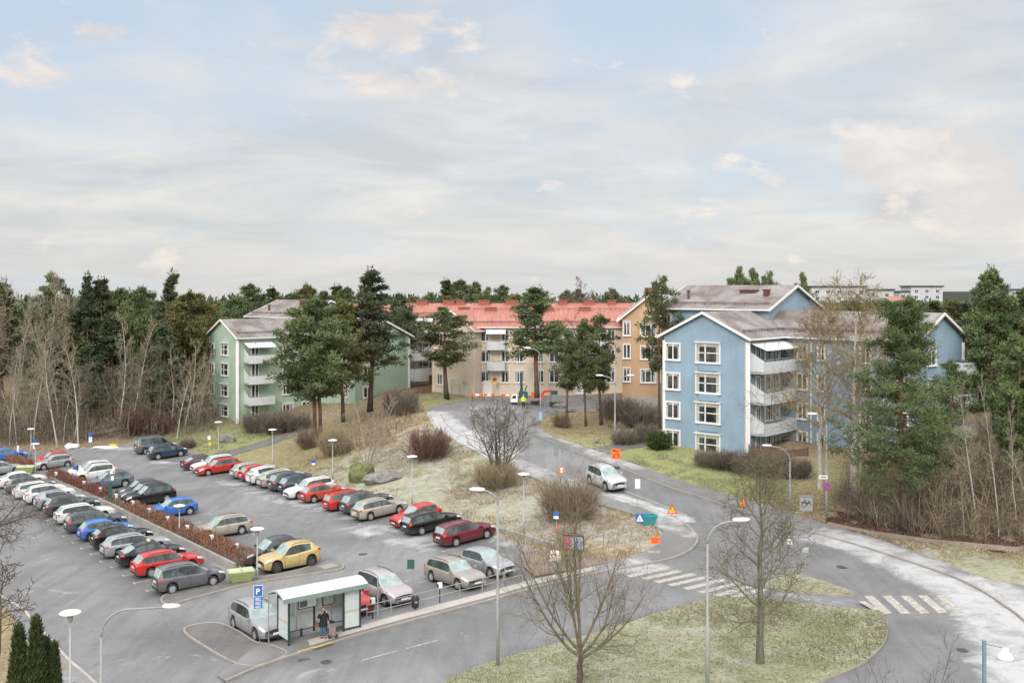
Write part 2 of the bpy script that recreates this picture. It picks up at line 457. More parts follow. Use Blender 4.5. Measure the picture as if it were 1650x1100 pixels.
def kerb(name, line, mat, w=0.14, top=0.13, closed=False, shift=0.0):
    """stone kerb swept along a plan line"""
    if closed: line = list(line) + [line[0], line[1]]
    mb = MB(); P = [np.array(p, float) for p in line]
    # resample
    Q = [P[0]]
    for a, b in zip(P[:-1], P[1:]):
        k = max(1, int(np.linalg.norm(b - a) / 1.0))
        for j in range(1, k + 1): Q.append(a + (b - a) * j / k)
    ring = []
    for i, p in enumerate(Q):
        d = Q[min(i + 1, len(Q) - 1)] - Q[max(i - 1, 0)]; d = d / (np.linalg.norm(d) + 1e-9)
        n = np.array([-d[1], d[0]])
        z = h1(*p)
        a = p + n * (shift - w / 2); b = p + n * (shift + w / 2)
        ring.append([(a[0], a[1], z - 0.1), (a[0], a[1], z + top - 0.015), (a[0] + n[0] * .02, a[1] + n[1] * .02, z + top), (b[0] - n[0] * .02, b[1] - n[1] * .02, z + top), (b[0], b[1], z + top - 0.015), (b[0], b[1], z - 0.1)])
    for r0, r1 in zip(ring[:-1], ring[1:]):
        for k in range(5): mb.face([r0[k], r0[k + 1], r1[k + 1], r1[k]])
    o = mb.build(name, mat); o["kind"] = "structure"
    return o
def stonemat(name, c0, c1, scale=1.2, rough=0.85):
    m, nt, b = newmat(name); p = pos(nt)
    n1 = noise(nt, p, scale, 5, 0.7); n2 = noise(nt, p, 18, 3, 0.7)
    col = mixc(nt, mapr(nt, n1, 0.3, 0.7), c0, c1)
    col = mixc(nt, mapr(nt, n2, 0.4, 0.7, 0, 0.5), col, tuple(q * 0.55 for q in c0))
    nt.links.new(col, b.inputs["Base Color"]); b.inputs["Roughness"].default_value = rough
    bump(nt, b, n2, 0.4, 0.02)
    return m
M_KERB = stonemat("kerb_stone", (0.24, 0.225, 0.20), (0.36, 0.335, 0.30))
M_KERBW = stonemat("pale_kerb_slabs", (0.36, 0.335, 0.305), (0.52, 0.49, 0.45), 0.8)
M_CONC = stonemat("weathered_concrete", (0.25, 0.24, 0.21), (0.40, 0.39, 0.35))
M_ROCK = stonemat("granite_rock", (0.09, 0.09, 0.09), (0.30, 0.29, 0.27), 1.6)
M_MOSS = stonemat("mossy_rock", (0.06, 0.08, 0.02), (0.20, 0.20, 0.09), 1.6)

# ------------------------------------------------------------------ plan outlines (photo positions dropped onto the ground)
ROADPX = [(-260, 830), (14, 965), (60, 1005), (110, 1060), (160, 1105), (270, 1230), (300, 1330), (1900, 1330), (1900, 1040), (1760, 970), (1650, 944),
          (1586, 933), (1535, 913), (1472, 888), (1408, 867), (1332, 845), (1281, 829), (1237, 814), (1196, 804), (1145, 789), (1094, 774), (1043, 755), (980, 733),
          (949, 722), (916, 712), (891, 704), (872, 690), (866, 680), (885, 668), (940, 660), (1005, 650), (1005, 640), (930, 634), (850, 634), (770, 642), (715, 650), (690, 657),
          (688, 668), (700, 688), (735, 712), (790, 742), (850, 766), (900, 789), (950, 810), (1018, 828), (1059, 848), (1071, 858), (1061, 881), (1033, 896), (993, 909),
          (942, 919), (908, 925), (897, 905), (884, 891), (800, 866), (720, 848), (650, 822), (560, 795), (480, 770), (430, 755), (390, 745), (350, 738), (310, 727), (262, 712), (215, 712), (150, 720), (60, 728),
          (0, 736), (-100, 745), (-260, 770)]
ROAD = W2(ROADPX)
PV1PX = [(362, 1099), (405, 1080), (440, 1067), (473, 1056), (560, 1029), (640, 1007), (720, 986), (800, 965), (860, 948), (930, 931), (990, 918), (1040, 909), (1085, 899),
         (1113, 886), (1124, 870), (1116, 855), (1091, 837), (1050, 821), (1008, 807), (950, 789), (900, 770), (850, 750), (800, 728), (750, 706), (722, 688), (710, 668)]
PV1IN = [(692, 668), (704, 690), (738, 714), (793, 744), (853, 768), (902, 790), (952, 811), (1018, 829), (1057, 848), (1069, 858), (1059, 880), (1031, 894), (993, 907), (942, 917),
         (905, 925), (842, 939), (780, 956), (706, 975), (630, 995), (590, 1003), (520, 1018), (450, 1035), (414, 1040), (380, 1070), (350, 1090)]
PV1K = [tuple(p) for p in catmull(W2(PV1PX), sub=4)]
PV1 = PV1K + W2(PV1IN)
PV2K = [tuple(p) for p in catmull(W2([(840, 690), (860, 700), (891, 713), (942, 735), (983, 749), (1005, 756), (1069, 782), (1120, 798), (1171, 815), (1240, 837), (1306, 857), (1383, 879), (1446, 899), (1497, 916), (1541, 932), (1580, 951), (1617, 975), (1650, 1000), (1700, 1050), (1740, 1120), (1760, 1200)]), sub=4)]
PV2O = W2([(1800, 1200), (1800, 1010), (1720, 965), (1650, 945), (1586, 934), (1535, 914), (1472, 889), (1408, 868), (1332, 846), (1281, 830), (1237, 815), (1196, 805), (1145, 790), (1094, 775), (1043, 756), (980, 734), (949, 723), (916, 713), (891, 705), (872, 691), (862, 680), (848, 682)])
PV2 = PV2K + PV2O
G1 = [tuple(p) for p in catmull(W2([(724, 1099), (767, 1079), (833, 1057), (898, 1040), (964, 1021), (1020, 1003), (1074, 985), (1129, 970), (1160, 965), (1216, 968), (1304, 976), (1380, 984), (1416, 987), (1427, 997), (1430, 1013), (1426, 1032), (1412, 1052), (1384, 1073), (1323, 1100), (1200, 1160), (1000, 1210), (850, 1190), (750, 1140), (715, 1112)]), closed=True, sub=4)]
G2 = [tuple(p) for p in catmull(W2([(1232, 944), (1250, 932), (1275, 926), (1310, 935), (1345, 945), (1380, 959), (1345, 960), (1290, 956), (1245, 951)]), closed=True, sub=4)]
DAMP_SHADE += [(PV1K, .28, .35, .55), (PV2K, .22, .3, .5), (G1 + [G1[0]], .25, .35, .45)]     # grit and damp along the kerbs, with contact shade painted in
IS1 = [tuple(p) for p in catmull(W2([(297, 1019), (310, 1009), (340, 1005), (362, 1008), (388, 1021), (412, 1036), (440, 1042), (462, 1055), (420, 1073), (380, 1070), (327, 1041)]), closed=True, sub=4)]
IS2 = [tuple(p) for p in catmull(W2([(260, 967), (271, 958), (310, 950), (355, 941), (400, 932), (425, 930), (470, 922), (510, 911), (530, 907), (548, 909), (553, 914), (545, 919), (493, 927), (414, 939), (363, 951), (300, 968), (285, 973), (266, 974)]), closed=True, sub=4)]
IS3 = [tuple(p) for p in catmull(W2([(52, 762), (75, 759), (118, 751), (126, 750), (124, 755), (100, 760), (60, 769), (40, 771), (20, 772), (24, 766)]), closed=True, sub=3)]
LSIDE = W2([(-120, 905), (12, 967), (58, 1007), (108, 1062), (158, 1107), (262, 1230), (220, 1330), (60, 1330), (60, 1100), (35, 1010), (0, 970), (-60, 945)])
# ------------------------------------------------------------------ ground sheet
def axis(core0, core1, step, far0, far1):
    a = list(np.arange(core0, core1 + 1e-6, step))
    s = step
    while a[-1] < far1: s *= 1.25; a.append(a[-1] + s)
    s = step; b = [a[0]]
    while b[-1] > far0: s *= 1.25; b.append(b[-1] - s)
    return np.array(b[:0:-1] + a)
gx = axis(-72, 72, 0.6, -4500, 4500); gy = axis(34, 172, 0.6, -400, 6000)
GX, GY = np.meshgrid(gx, gy)
GZ = H(GX, GY)
ins = pip(ROAD, GX, GY)
rs = np.random.RandomState(5)
def vnoise(X, Y, cell, seed):
    r = np.random.RandomState(seed).rand(256, 256)
    x = X / cell; y = Y / cell
    xi = np.floor(x).astype(int); yi = np.floor(y).astype(int); fx = x - xi; fy = y - yi
    fx = fx * fx * (3 - 2 * fx); fy = fy * fy * (3 - 2 * fy)
    g = lambda i, j: r[i % 256, j % 256]
    return (g(xi, yi) * (1 - fx) + g(xi + 1, yi) * fx) * (1 - fy) + (g(xi, yi + 1) * (1 - fx) + g(xi + 1, yi + 1) * fx) * fy
rough = (vnoise(GX, GY, 2.3, 1) - 0.4) * 0.34 + (vnoise(GX, GY, 0.9, 2) - 0.5) * 0.22
edge = segdist(GX, GY, ROAD + [ROAD[0]])
lawn = stroke(GX, GY, [(W2([(330, 715), (380, 705), (300, 712), (420, 712)]), 4, 6, 1.0), (W2([(1000, 735), (1080, 750), (1160, 775)]), 2.5, 4, 1.0), (W2([(930, 700), (1000, 700)]), 4, 5, 0.8)])
GZ = GZ + np.where(ins, -0.16, 0.05 + np.clip(edge / 2.0, 0, 1) * rough * (1 - 0.8 * lawn))
ny, nx = GX.shape
me = bpy.data.meshes.new("ground")
idx = np.arange(nx * ny).reshape(ny, nx)
q = np.stack([idx[:-1, :-1], idx[:-1, 1:], idx[1:, 1:], idx[1:, :-1]], -1).reshape(-1, 4)
me.vertices.add(nx * ny); me.vertices.foreach_set("co", np.stack([GX, GY, GZ], -1).astype(np.float32).ravel())
me.loops.add(q.size); me.loops.foreach_set("vertex_index", q.ravel().astype(np.int32))
me.polygons.add(len(q)); me.polygons.foreach_set("loop_start", np.arange(0, q.size, 4, dtype=np.int32)); me.polygons.foreach_set("loop_total", np.full(len(q), 4, np.int32))
me.polygons.foreach_set("use_smooth", np.ones(len(q), bool))
me.update(); me.validate()
me.materials.append(M_GROUND)
GFROST = [(W2(p), hw, so, s) for p, hw, so, s in [
    ([(640, 760), (700, 790), (760, 800), (840, 830)], 4.5, 7, 0.70), ([(680, 695), (720, 712), (790, 748), (860, 785)], 2, 6, 0.68), ([(600, 745), (700, 770)], 4, 7, 0.62),
    ([(900, 845), (1000, 860), (1050, 868)], 2, 3, 0.68), ([(1540, 905), (1600, 925), (1680, 950)], 2, 3, 0.62), ([(950, 830), (1040, 865)], 1, 3, 0.6), ([(560, 720), (620, 700), (650, 680)], 2, 4, 0.2)]]
GGREEN = [(W2(p), hw, so, s) for p, hw, so, s in [
    ([(310, 725), (350, 705), (300, 700), (400, 710)], 5, 5, 0.8), ([(400, 740), (500, 750), (560, 775)], 3, 5, 0.5), ([(1000, 735), (1080, 742), (1130, 760), (1200, 790)], 3.5, 3, 0.95), ([(900, 690), (960, 705), (1000, 700)], 3, 4, 0.62),
    ([(690, 645), (740, 650)], 4, 3, 0.6), ([(1540, 905), (1600, 920), (1700, 930)], 3, 3, 0.7), ([(700, 760), (820, 800), (740, 780)], 6, 8, 0.58), ([(0, 700), (30, 690)], 3, 3, 0.3), ([(1300, 770), (1280, 790)], 3, 4, 0.45)]]
GLEAF = [(W2(p), hw, so, s) for p, hw, so, s in [([(1320, 845), (1420, 865), (1500, 880), (1650, 893)], 1.2, 1.5, 1.0), ([(1330, 830), (1450, 850), (1650, 860)], 5, 5, 1.0), ([(0, 715), (200, 705)], 8, 8, 1.0),
    ([(950, 690), (1000, 680)], 4, 4, 0.7), ([(520, 735), (600, 745)], 4, 4, 0.5), ([(640, 750), (690, 745)], 2, 3, 0.6), ([(760, 790), (830, 790)], 2, 2, 0.8), ([(870, 850), (960, 850)], 3, 2, 0.7), ([(830, 868), (890, 885), (930, 905)], 1, 1.5, 0.6)]]
forest = np.clip((GY - 138) / 8, 0, 1) + np.clip((np.abs(GX) - 60) / 8, 0, 1) + np.clip((GX - 27) / 4, 0, 1) * np.clip((GY - 74 - 0.0 * GX) / 4, 0, 1)
me.attributes.new("frost", 'FLOAT', 'POINT').data.foreach_set("value", stroke(GX, GY, GFROST).ravel())
me.attributes.new("green", 'FLOAT', 'POINT').data.foreach_set("value", stroke(GX, GY, GGREEN).ravel())
me.attributes.new("leaf", 'FLOAT', 'POINT').data.foreach_set("value", np.maximum(stroke(GX, GY, GLEAF), np.clip(forest, 0, 1) * 0.9).ravel())
ground = bpy.data.objects.new("ground", me); COL.objects.link(ground); ground["kind"] = "structure"

# ------------------------------------------------------------------ roads, pavements, islands
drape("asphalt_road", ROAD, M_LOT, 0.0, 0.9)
full = lambda v: (lambda X, Y: np.full(X.shape, v))
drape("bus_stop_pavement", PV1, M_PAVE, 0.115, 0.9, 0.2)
kerb("kerb", PV1K, M_KERB, top=0.125)
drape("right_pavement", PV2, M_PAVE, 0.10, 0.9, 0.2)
kerb("kerb", PV2K, M_KERB, w=0.13, top=0.108)
def leafpatch(X, Y): return stroke(X, Y, [(W2([(1140, 985), (1230, 995), (1290, 985), (1340, 1000)]), 1.4, 2.5, .75), (W2([(1300, 1060), (1400, 1040)]), 1, 1.5, 0.7), (W2([(1415, 1000), (1420, 1040)]), .4, .6, 1.0), (W2([(900, 1080), (1000, 1060), (1150, 1060)]), 2, 3, 0.25), (W2([(1250, 940), (1380, 958)]), .5, .8, .6)])
def isg(X, Y): return 0.42 + 0.35 * vnoise(X, Y, 3.0, 9)
isl = {"green": isg, "leaf": leafpatch, "frost": lambda X, Y: 0.42 * vnoise(X, Y, 2.5, 12) + 0.12}
drape("grass_island", G1, M_ISGRASS, 0.14, 0.7, 0.25, noisez=0.03, extra=isl)
kerb("kerb", G1, M_KERB, w=0.16, top=0.125, closed=True, shift=-0.04)
drape("small_grass_island", G2, M_ISGRASS, 0.14, 0.6, 0.25, noisez=0.03, extra=isl)
kerb("kerb", G2, M_KERB, w=0.14, top=0.12, closed=True, shift=-0.04)
for nm, pl in (("gravel_island", IS1), ("divider_island", IS2), ("far_divider_island", IS3)):
    drape(nm, pl, M_ISLE, 0.10, 0.8, 0.2, extra={"damp_shade": full(0.0)})
    kerb("kerb", pl, M_KERB, w=0.12, top=0.125, closed=True)
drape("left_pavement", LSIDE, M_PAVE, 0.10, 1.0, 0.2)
kerb("kerb", [tuple(p) for p in catmull(W2([(-120, 905), (12, 967), (58, 1007), (108, 1062), (158, 1107), (262, 1230)]), sub=4)], M_KERBW, w=0.16, top=0.13)
# pale kerb slabs at the bus stop
slab = catmull(W2([(500, 1043), (560, 1025), (640, 1003), (720, 982), (800, 961), (860, 944), (930, 927), (960, 920)]), sub=4)
slab_in = catmull(W2([(495, 1034), (560, 1016), (640, 994), (720, 973), (800, 952), (860, 936), (930, 921), (958, 915)]), sub=4)
drape("bus_stop_edge_slabs", [tuple(p) for p in slab] + [tuple(p) for p in slab_in[::-1]], M_KERBW, 0.122, 0.9, extra={"frost": full(0)})
for nm, px in (("lawn_path", [(342, 733), (392, 721), (442, 705), (492, 690), (500, 694), (454, 711), (400, 727), (372, 735)]), ("house_path", [(955, 723), (1000, 716), (1050, 710), (1070, 709), (1070, 716), (1012, 724), (985, 732)])):
    drape(nm, W2(px), M_ISLE, 0.11, 0.9, 0.1)
dirt = stonemat("trodden_earth", (0.17, 0.13, 0.105), (0.30, 0.245, 0.20), 0.7, 0.95)
drape("dirt_path", W2([(1330, 847), (1400, 861), (1500, 877), (1660, 893), (1760, 905), (1760, 897), (1660, 886), (1500, 871), (1400, 857), (1335, 843)]), dirt, 0.14, 0.9, 0.1)
drape("dirt_patch", W2([(838, 893), (870, 888), (900, 900), (925, 900), (990, 898), (1000, 905), (940, 915), (905, 922), (860, 930), (845, 915)]), dirt, 0.11, 0.8, 0.05)
# painted markings
m, nt, b = newmat("road_paint"); p = pos(nt)
n1 = noise(nt, p, 5, 5, 0.75); 
col = mixc(nt, mapr(nt, n1, 0.35, 0.62), (0.22, 0.21, 0.20), (0.50, 0.465, 0.415)); nt.links.new(col, b.inputs["Base Color"]); b.inputs["Roughness"].default_value = 0.8
M_PAINT = m
M_PAINTY = plain("yellow_paint", (0.55, 0.38, 0.06), 0.8, var=0.3, scale=6)
def strip(mb, a, b, w, dz=0.006, nseg=4):
    a = np.array(a[:2]); b = np.array(b[:2]); d = (b - a) / (np.linalg.norm(b - a) + 1e-9); n = np.array([-d[1], d[0]]) * w / 2
    for k in range(nseg):
        p = a + (b - a) * k / nseg; q = a + (b - a) * (k + 1) / nseg
        c = [p - n, q - n, q + n, p + n]
        mb.face([(x, y, h1(x, y) + dz) for x, y in c])
za = [((1073, 914.5), (1013, 928)), ((1096, 919), (1037, 932)), ((1119, 924), (1057, 937.5)), ((1143, 928), (1079, 942.5)), ((1167, 933), (1104, 948.4)), ((1192, 938.5), (1128, 954)), ((1214, 943), (1153, 959.3)), ((1236, 947), (1178, 963))]
mb = MB()
for a, b_ in za: strip(mb, G(*a), G(*b_), 0.5)
o = mb.build("zebra_crossing", M_PAINT); o["kind"] = "structure"
mb = MB()
for (a, b_) in [((465, 455), (650, 588)), ((600, 455), (785, 587)), ((735, 455), (925, 585)), ((865, 452), (1060, 582)), ((1000, 450), (1195, 582)), ((330, 458), (500, 590))]:
    if a[0] == 330: continue
    ua, va = 1290 + (a[0] + 35) / 4.583, 860 + a[1] / 4.583
    ub, vb = 1290 + (b_[0] - 5) / 4.583, 860 + b_[1] / 4.583
    strip(mb, G(ua, va), G(ub, vb), 0.5)
strip(mb, G(1388, 972), G(1412, 986), 0.35, 0.14)
o = mb.build("zebra_crossing", M_PAINT); o["kind"] = "structure"
mb = MB()
for a, b_ in [((1000, 788), (1053, 808)), ((1053, 808), (1107, 830)), ((1107, 830), (1088, 834))]: strip(mb, G(*a), G(*b_), 0.12)
for a, b_ in [((584, 1063), (640, 1048)), ((655, 1044), (705, 1031))]: strip(mb, G(*a), G(*b_), 0.1)
for a, b_ in [((1320, 1000), (1360, 1030))][:0]: strip(mb, G(*a), G(*b_), 0.1)
o = mb.build("road_lines", M_PAINT); o["kind"] = "structure"
mb = MB()
for a, b_ in [((480, 1053), (508, 1045)), ((505, 1047.5), (536, 1038))]: strip(mb, G(*a), G(*b_), 0.13, 0.135)
o = mb.build("yellow_kerb_marks", M_PAINTY); o["kind"] = "structure"
# manholes and drain gratings in the asphalt
M_IRON = plain("cast_iron", (0.06, 0.055, 0.05), 0.7, var=0.3, scale=20)
for u, v, r in [(585, 892.5, 0.33), (1358, 913, 0.38), (1552, 1047, 0.3), (526, 1066, 0.3)]:
    g = G(u, v); mb = MB(); mb.lathe([(r, 0.0), (r, 0.008), (r * .93, 0.010), (r * .9, 0.006), (0.05, 0.006)], (g.x, g.y, g.z + 0.002), 20)
    o = mb.build("manhole_cover", M_IRON); o["kind"] = "structure"
g = G(490, 1062); mb = MB()
for k in range(7): mb.box((g.x + (k - 3) * 0.09 * .93, g.y + (k - 3) * 0.09 * .36, g.z + 0.006), (0.05, 0.4, 0.012), rz=0.36)
o = mb.build("drain_grating", M_IRON); o["kind"] = "structure"
# concrete slab on the divider island
mb = MB(); g = G(523, 913); 
drape("concrete_slab", W2([(511, 914), (535, 909), (546, 913), (524, 919)]), M_CONC, 0.125, 0.8, 0.03, extra={"frost": full(0)})
# ------------------------------------------------------------------ building materials
def plaster(name, c, var=0.10):
    m, nt, b = newmat(name); p = N(nt, "ShaderNodeTexCoord").outputs["Object"]
    big = noise(nt, p, 0.35, 5, 0.6, 0.4); fine = noise(nt, p, 25, 3, 0.7)
    st = noise(nt, scalev(nt, p, (1.6, 1.6, 0.12)), 1.0, 5, 0.65)
    col = mixc(nt, mapr(nt, big, 0.3, 0.7), tuple(q * (1 - var) for q in c), tuple(min(1, q * (1 + var)) for q in c))
    col = mixc(nt, mapr(nt, st, 0.5, 0.75, 0, 0.32), col, tuple(q * 0.66 for q in c))
    nt.links.new(col, b.inputs["Base Color"]); b.inputs["Roughness"].default_value = 0.92; b.inputs["Specular IOR Level"].default_value = 0.2
    bump(nt, b, fine, 0.3, 0.01)
    return m
def tilemat(name, c0, c1, frost=0.35):
    m, nt, b = newmat(name); p = N(nt, "ShaderNodeTexCoord").outputs["UV"]
    n1 = noise(nt, p, 0.8, 5, 0.65); n2 = noise(nt, p, 3.5, 5, 0.7)
    col = mixc(nt, mapr(nt, n1, 0.3, 0.7), c0, c1)
    sx = N(nt, "ShaderNodeSeparateXYZ"); nt.links.new(p, sx.inputs[0])
    rows = math_(nt, 'FRACT', math_(nt, 'MULTIPLY', sx.outputs[1], 2.9)); cols = math_(nt, 'FRACT', math_(nt, 'MULTIPLY', sx.outputs[0], 3.3))
    col = mixc(nt, mapr(nt, rows, 0.0, 0.22, 0.55, 0.0), col, tuple(q * 0.35 for q in c0))
    col = mixc(nt, mapr(nt, cols, 0.0, 0.2, 0.3, 0.0), col, tuple(q * 0.4 for q in c0))
    n3 = noise(nt, p, 0.28, 4, 0.65, 0.5)
    col = mixc(nt, math_(nt, 'MULTIPLY', mapr(nt, math_(nt, 'ADD', n3, math_(nt, 'MULTIPLY', n2, 0.35)), 0.55, 0.85), frost), col, (0.55, 0.55, 0.57))
    nt.links.new(col, b.inputs["Base Color"]); b.inputs["Roughness"].default_value = 0.75
    bump(nt, b, math_(nt, 'ADD', rows, math_(nt, 'MULTIPLY', cols, 0.6)), 0.5, 0.05)
    return m
def sheetroof(name, c, frost=0.2):
    m, nt, b = newmat(name); p = N(nt, "ShaderNodeTexCoord").outputs["UV"]
    n1 = noise(nt, p, 0.5, 5, 0.65); n2 = noise(nt, scalev(nt, p, (4, 0.3, 1)), 1, 4, 0.6)
    col = mixc(nt, mapr(nt, n1, 0.3, 0.7), tuple(q * .85 for q in c), tuple(min(1, q * 1.15) for q in c))
    sx = N(nt, "ShaderNodeSeparateXYZ"); nt.links.new(p, sx.inputs[0])
    seam = math_(nt, 'FRACT', math_(nt, 'MULTIPLY', sx.outputs[0], 1.7))
    col = mixc(nt, mapr(nt, seam, 0, 0.12, 0.5, 0), col, tuple(q * .55 for q in c))
    col = mixc(nt, mapr(nt, n2, 0.5, 0.8, 0, frost), col, (0.6, 0.55, 0.53))
    nt.links.new(col, b.inputs["Base Color"]); b.inputs["Roughness"].default_value = 0.6
    return m
M_BLUE = plaster("blue_plaster", (0.245, 0.345, 0.43)); M_GREEN = plaster("green_plaster", (0.355, 0.47, 0.375))
M_CREAM = plaster("cream_plaster", (0.66, 0.565, 0.455)); M_ORANGE = plaster("ochre_plaster", (0.53, 0.35, 0.225)); M_FARW = plaster("pale_far_plaster", (0.50, 0.51, 0.53))
M_PLINTH = stonemat("plinth_concrete", (0.35, 0.34, 0.31), (0.52, 0.50, 0.46), 0.5)
M_WHITE = plain("white_woodwork", (0.72, 0.72, 0.71), 0.6, var=0.06); M_BALC = plain("balcony_sheet", (0.55, 0.575, 0.60), 0.55, var=0.07, scale=1.2)
M_TILE = tilemat("brown_roof_tiles", (0.125, 0.10, 0.09), (0.19, 0.158, 0.146), 0.34); M_REDROOF = sheetroof("red_sheet_roof", (0.36, 0.135, 0.10), 0.35)
M_DARK = plain("dark_recess", (0.05, 0.05, 0.055), 0.8); M_BRICK = plain("chimney_brick", (0.27, 0.10, 0.075), 0.85, var=0.25, scale=8)
M_REDMETAL = plain("red_sheet_metal", (0.11, 0.045, 0.04), 0.7, var=0.2); M_GREYMETAL = plain("grey_metal", (0.30, 0.31, 0.32), 0.45, metal=0.5, var=0.1)
M_FRAME = plain("window_frame", (0.74, 0.74, 0.72), 0.5); M_AWN = plain("awning_cloth", (0.62, 0.64, 0.65), 0.9, var=0.12, scale=4)
M_WOODF = plain("brown_fence_boards", (0.13, 0.075, 0.055), 0.85, var=0.25, scale=5)
def glassmat(name, c, rough=0.08):
    m, nt, b = newmat(name); p = pos(nt)
    n1 = noise(nt, p, 0.9, 3, 0.6)
    col = mixc(nt, mapr(nt, n1, 0.42, 0.58), tuple(q * 0.35 for q in c), tuple(q * 1.7 for q in c))
    nt.links.new(col, b.inputs["Base Color"]); b.inputs["Roughness"].default_value = rough
    b.inputs["Specular IOR Level"].default_value = 0.6
    return m
M_PANE = glassmat("window_pane", (0.045, 0.05, 0.052)); M_CURT = plain("curtain", (0.42, 0.41, 0.38), 0.9, var=0.2, scale=9)

_win = {}
def winmesh(w, h, style):
    """frame and pane meshes; local x along the wall, y outwards, z up, origin in the middle on the wall face"""
    k = (round(w, 2), round(h, 2), style)
    if k in _win: return _win[k]
    fr = MB(); t = 0.13 if style != 'far' else 0.09; d = 0.10
    for sx in (-1, 1): fr.box((sx * (w / 2 - t / 2), d / 2, 0), (t, d, h))
    for sz, ww in ((-1, w - 2 * t), (1, w - 2 * t)): fr.box((0, d / 2, sz * (h / 2 - t / 2)), (ww, d, t))
    iw, ih = w - 2 * t, h - 2 * t
    if style in ('two', 'door', 'far'): fr.box((iw * 0.0, 0.045, 0), (0.11, 0.05, ih))
    if style == 'bay':
        fr.box((iw * 0.12, 0.045, 0), (0.13, 0.05, ih)); fr.box((-iw * 0.21 + 0.0, 0.042, 0.0), (iw * 0.58 - 0.1, 0.04, 0.09)); fr.box((iw * 0.33, 0.042, 0.0), (iw * 0.32 - .05, 0.04, 0.09))
        fr.box((0, 0.16, h / 2 + 0.05), (w + 0.12, 0.3, 0.08))
    if style == 'three':
        for s_ in (-1, 1): fr.box((s_ * iw * 0.2, 0.045, 0), (0.1, 0.05, ih))
    fr.box((0, 0.09, -h / 2 - 0.03), (w + 0.1, 0.18, 0.05))
    gl = MB(); gl.box((0, 0.012, 0), (iw + 0.02, 0.02, ih + 0.02))
    cu = MB()
    if style in ('two', 'bay', 'three'):
        cu.box((-iw / 2 + iw * 0.08, 0.024, 0), (iw * 0.13, 0.006, ih)); cu.box((iw / 2 - iw * 0.06, 0.024, 0), (iw * 0.1, 0.006, ih)); cu.box((iw * 0.02, 0.0245, ih * .42), (iw * 0.9, 0.005, ih * .15))
    _win[k] = (fr.mesh("window", M_FRAME), gl.mesh("pane", M_PANE), cu.mesh("curtain", M_CURT) if cu.v else None)
    return _win[k]
def win(parent, p, nrm, w, h, style='two', name="window"):
    """p: world point on the wall face (middle of the window); nrm: outward plan direction"""
    fr, gl, cu = winmesh(w, h, style)
    rz = math.atan2(nrm[1], nrm[0]) - math.pi / 2
    o = obj(name, fr, parent, Vector(p) - parent.location, rz)
    g = obj("pane", gl, o)
    if cu is not None and random.random() < 0.75: obj("curtain", cu, o)
    return o
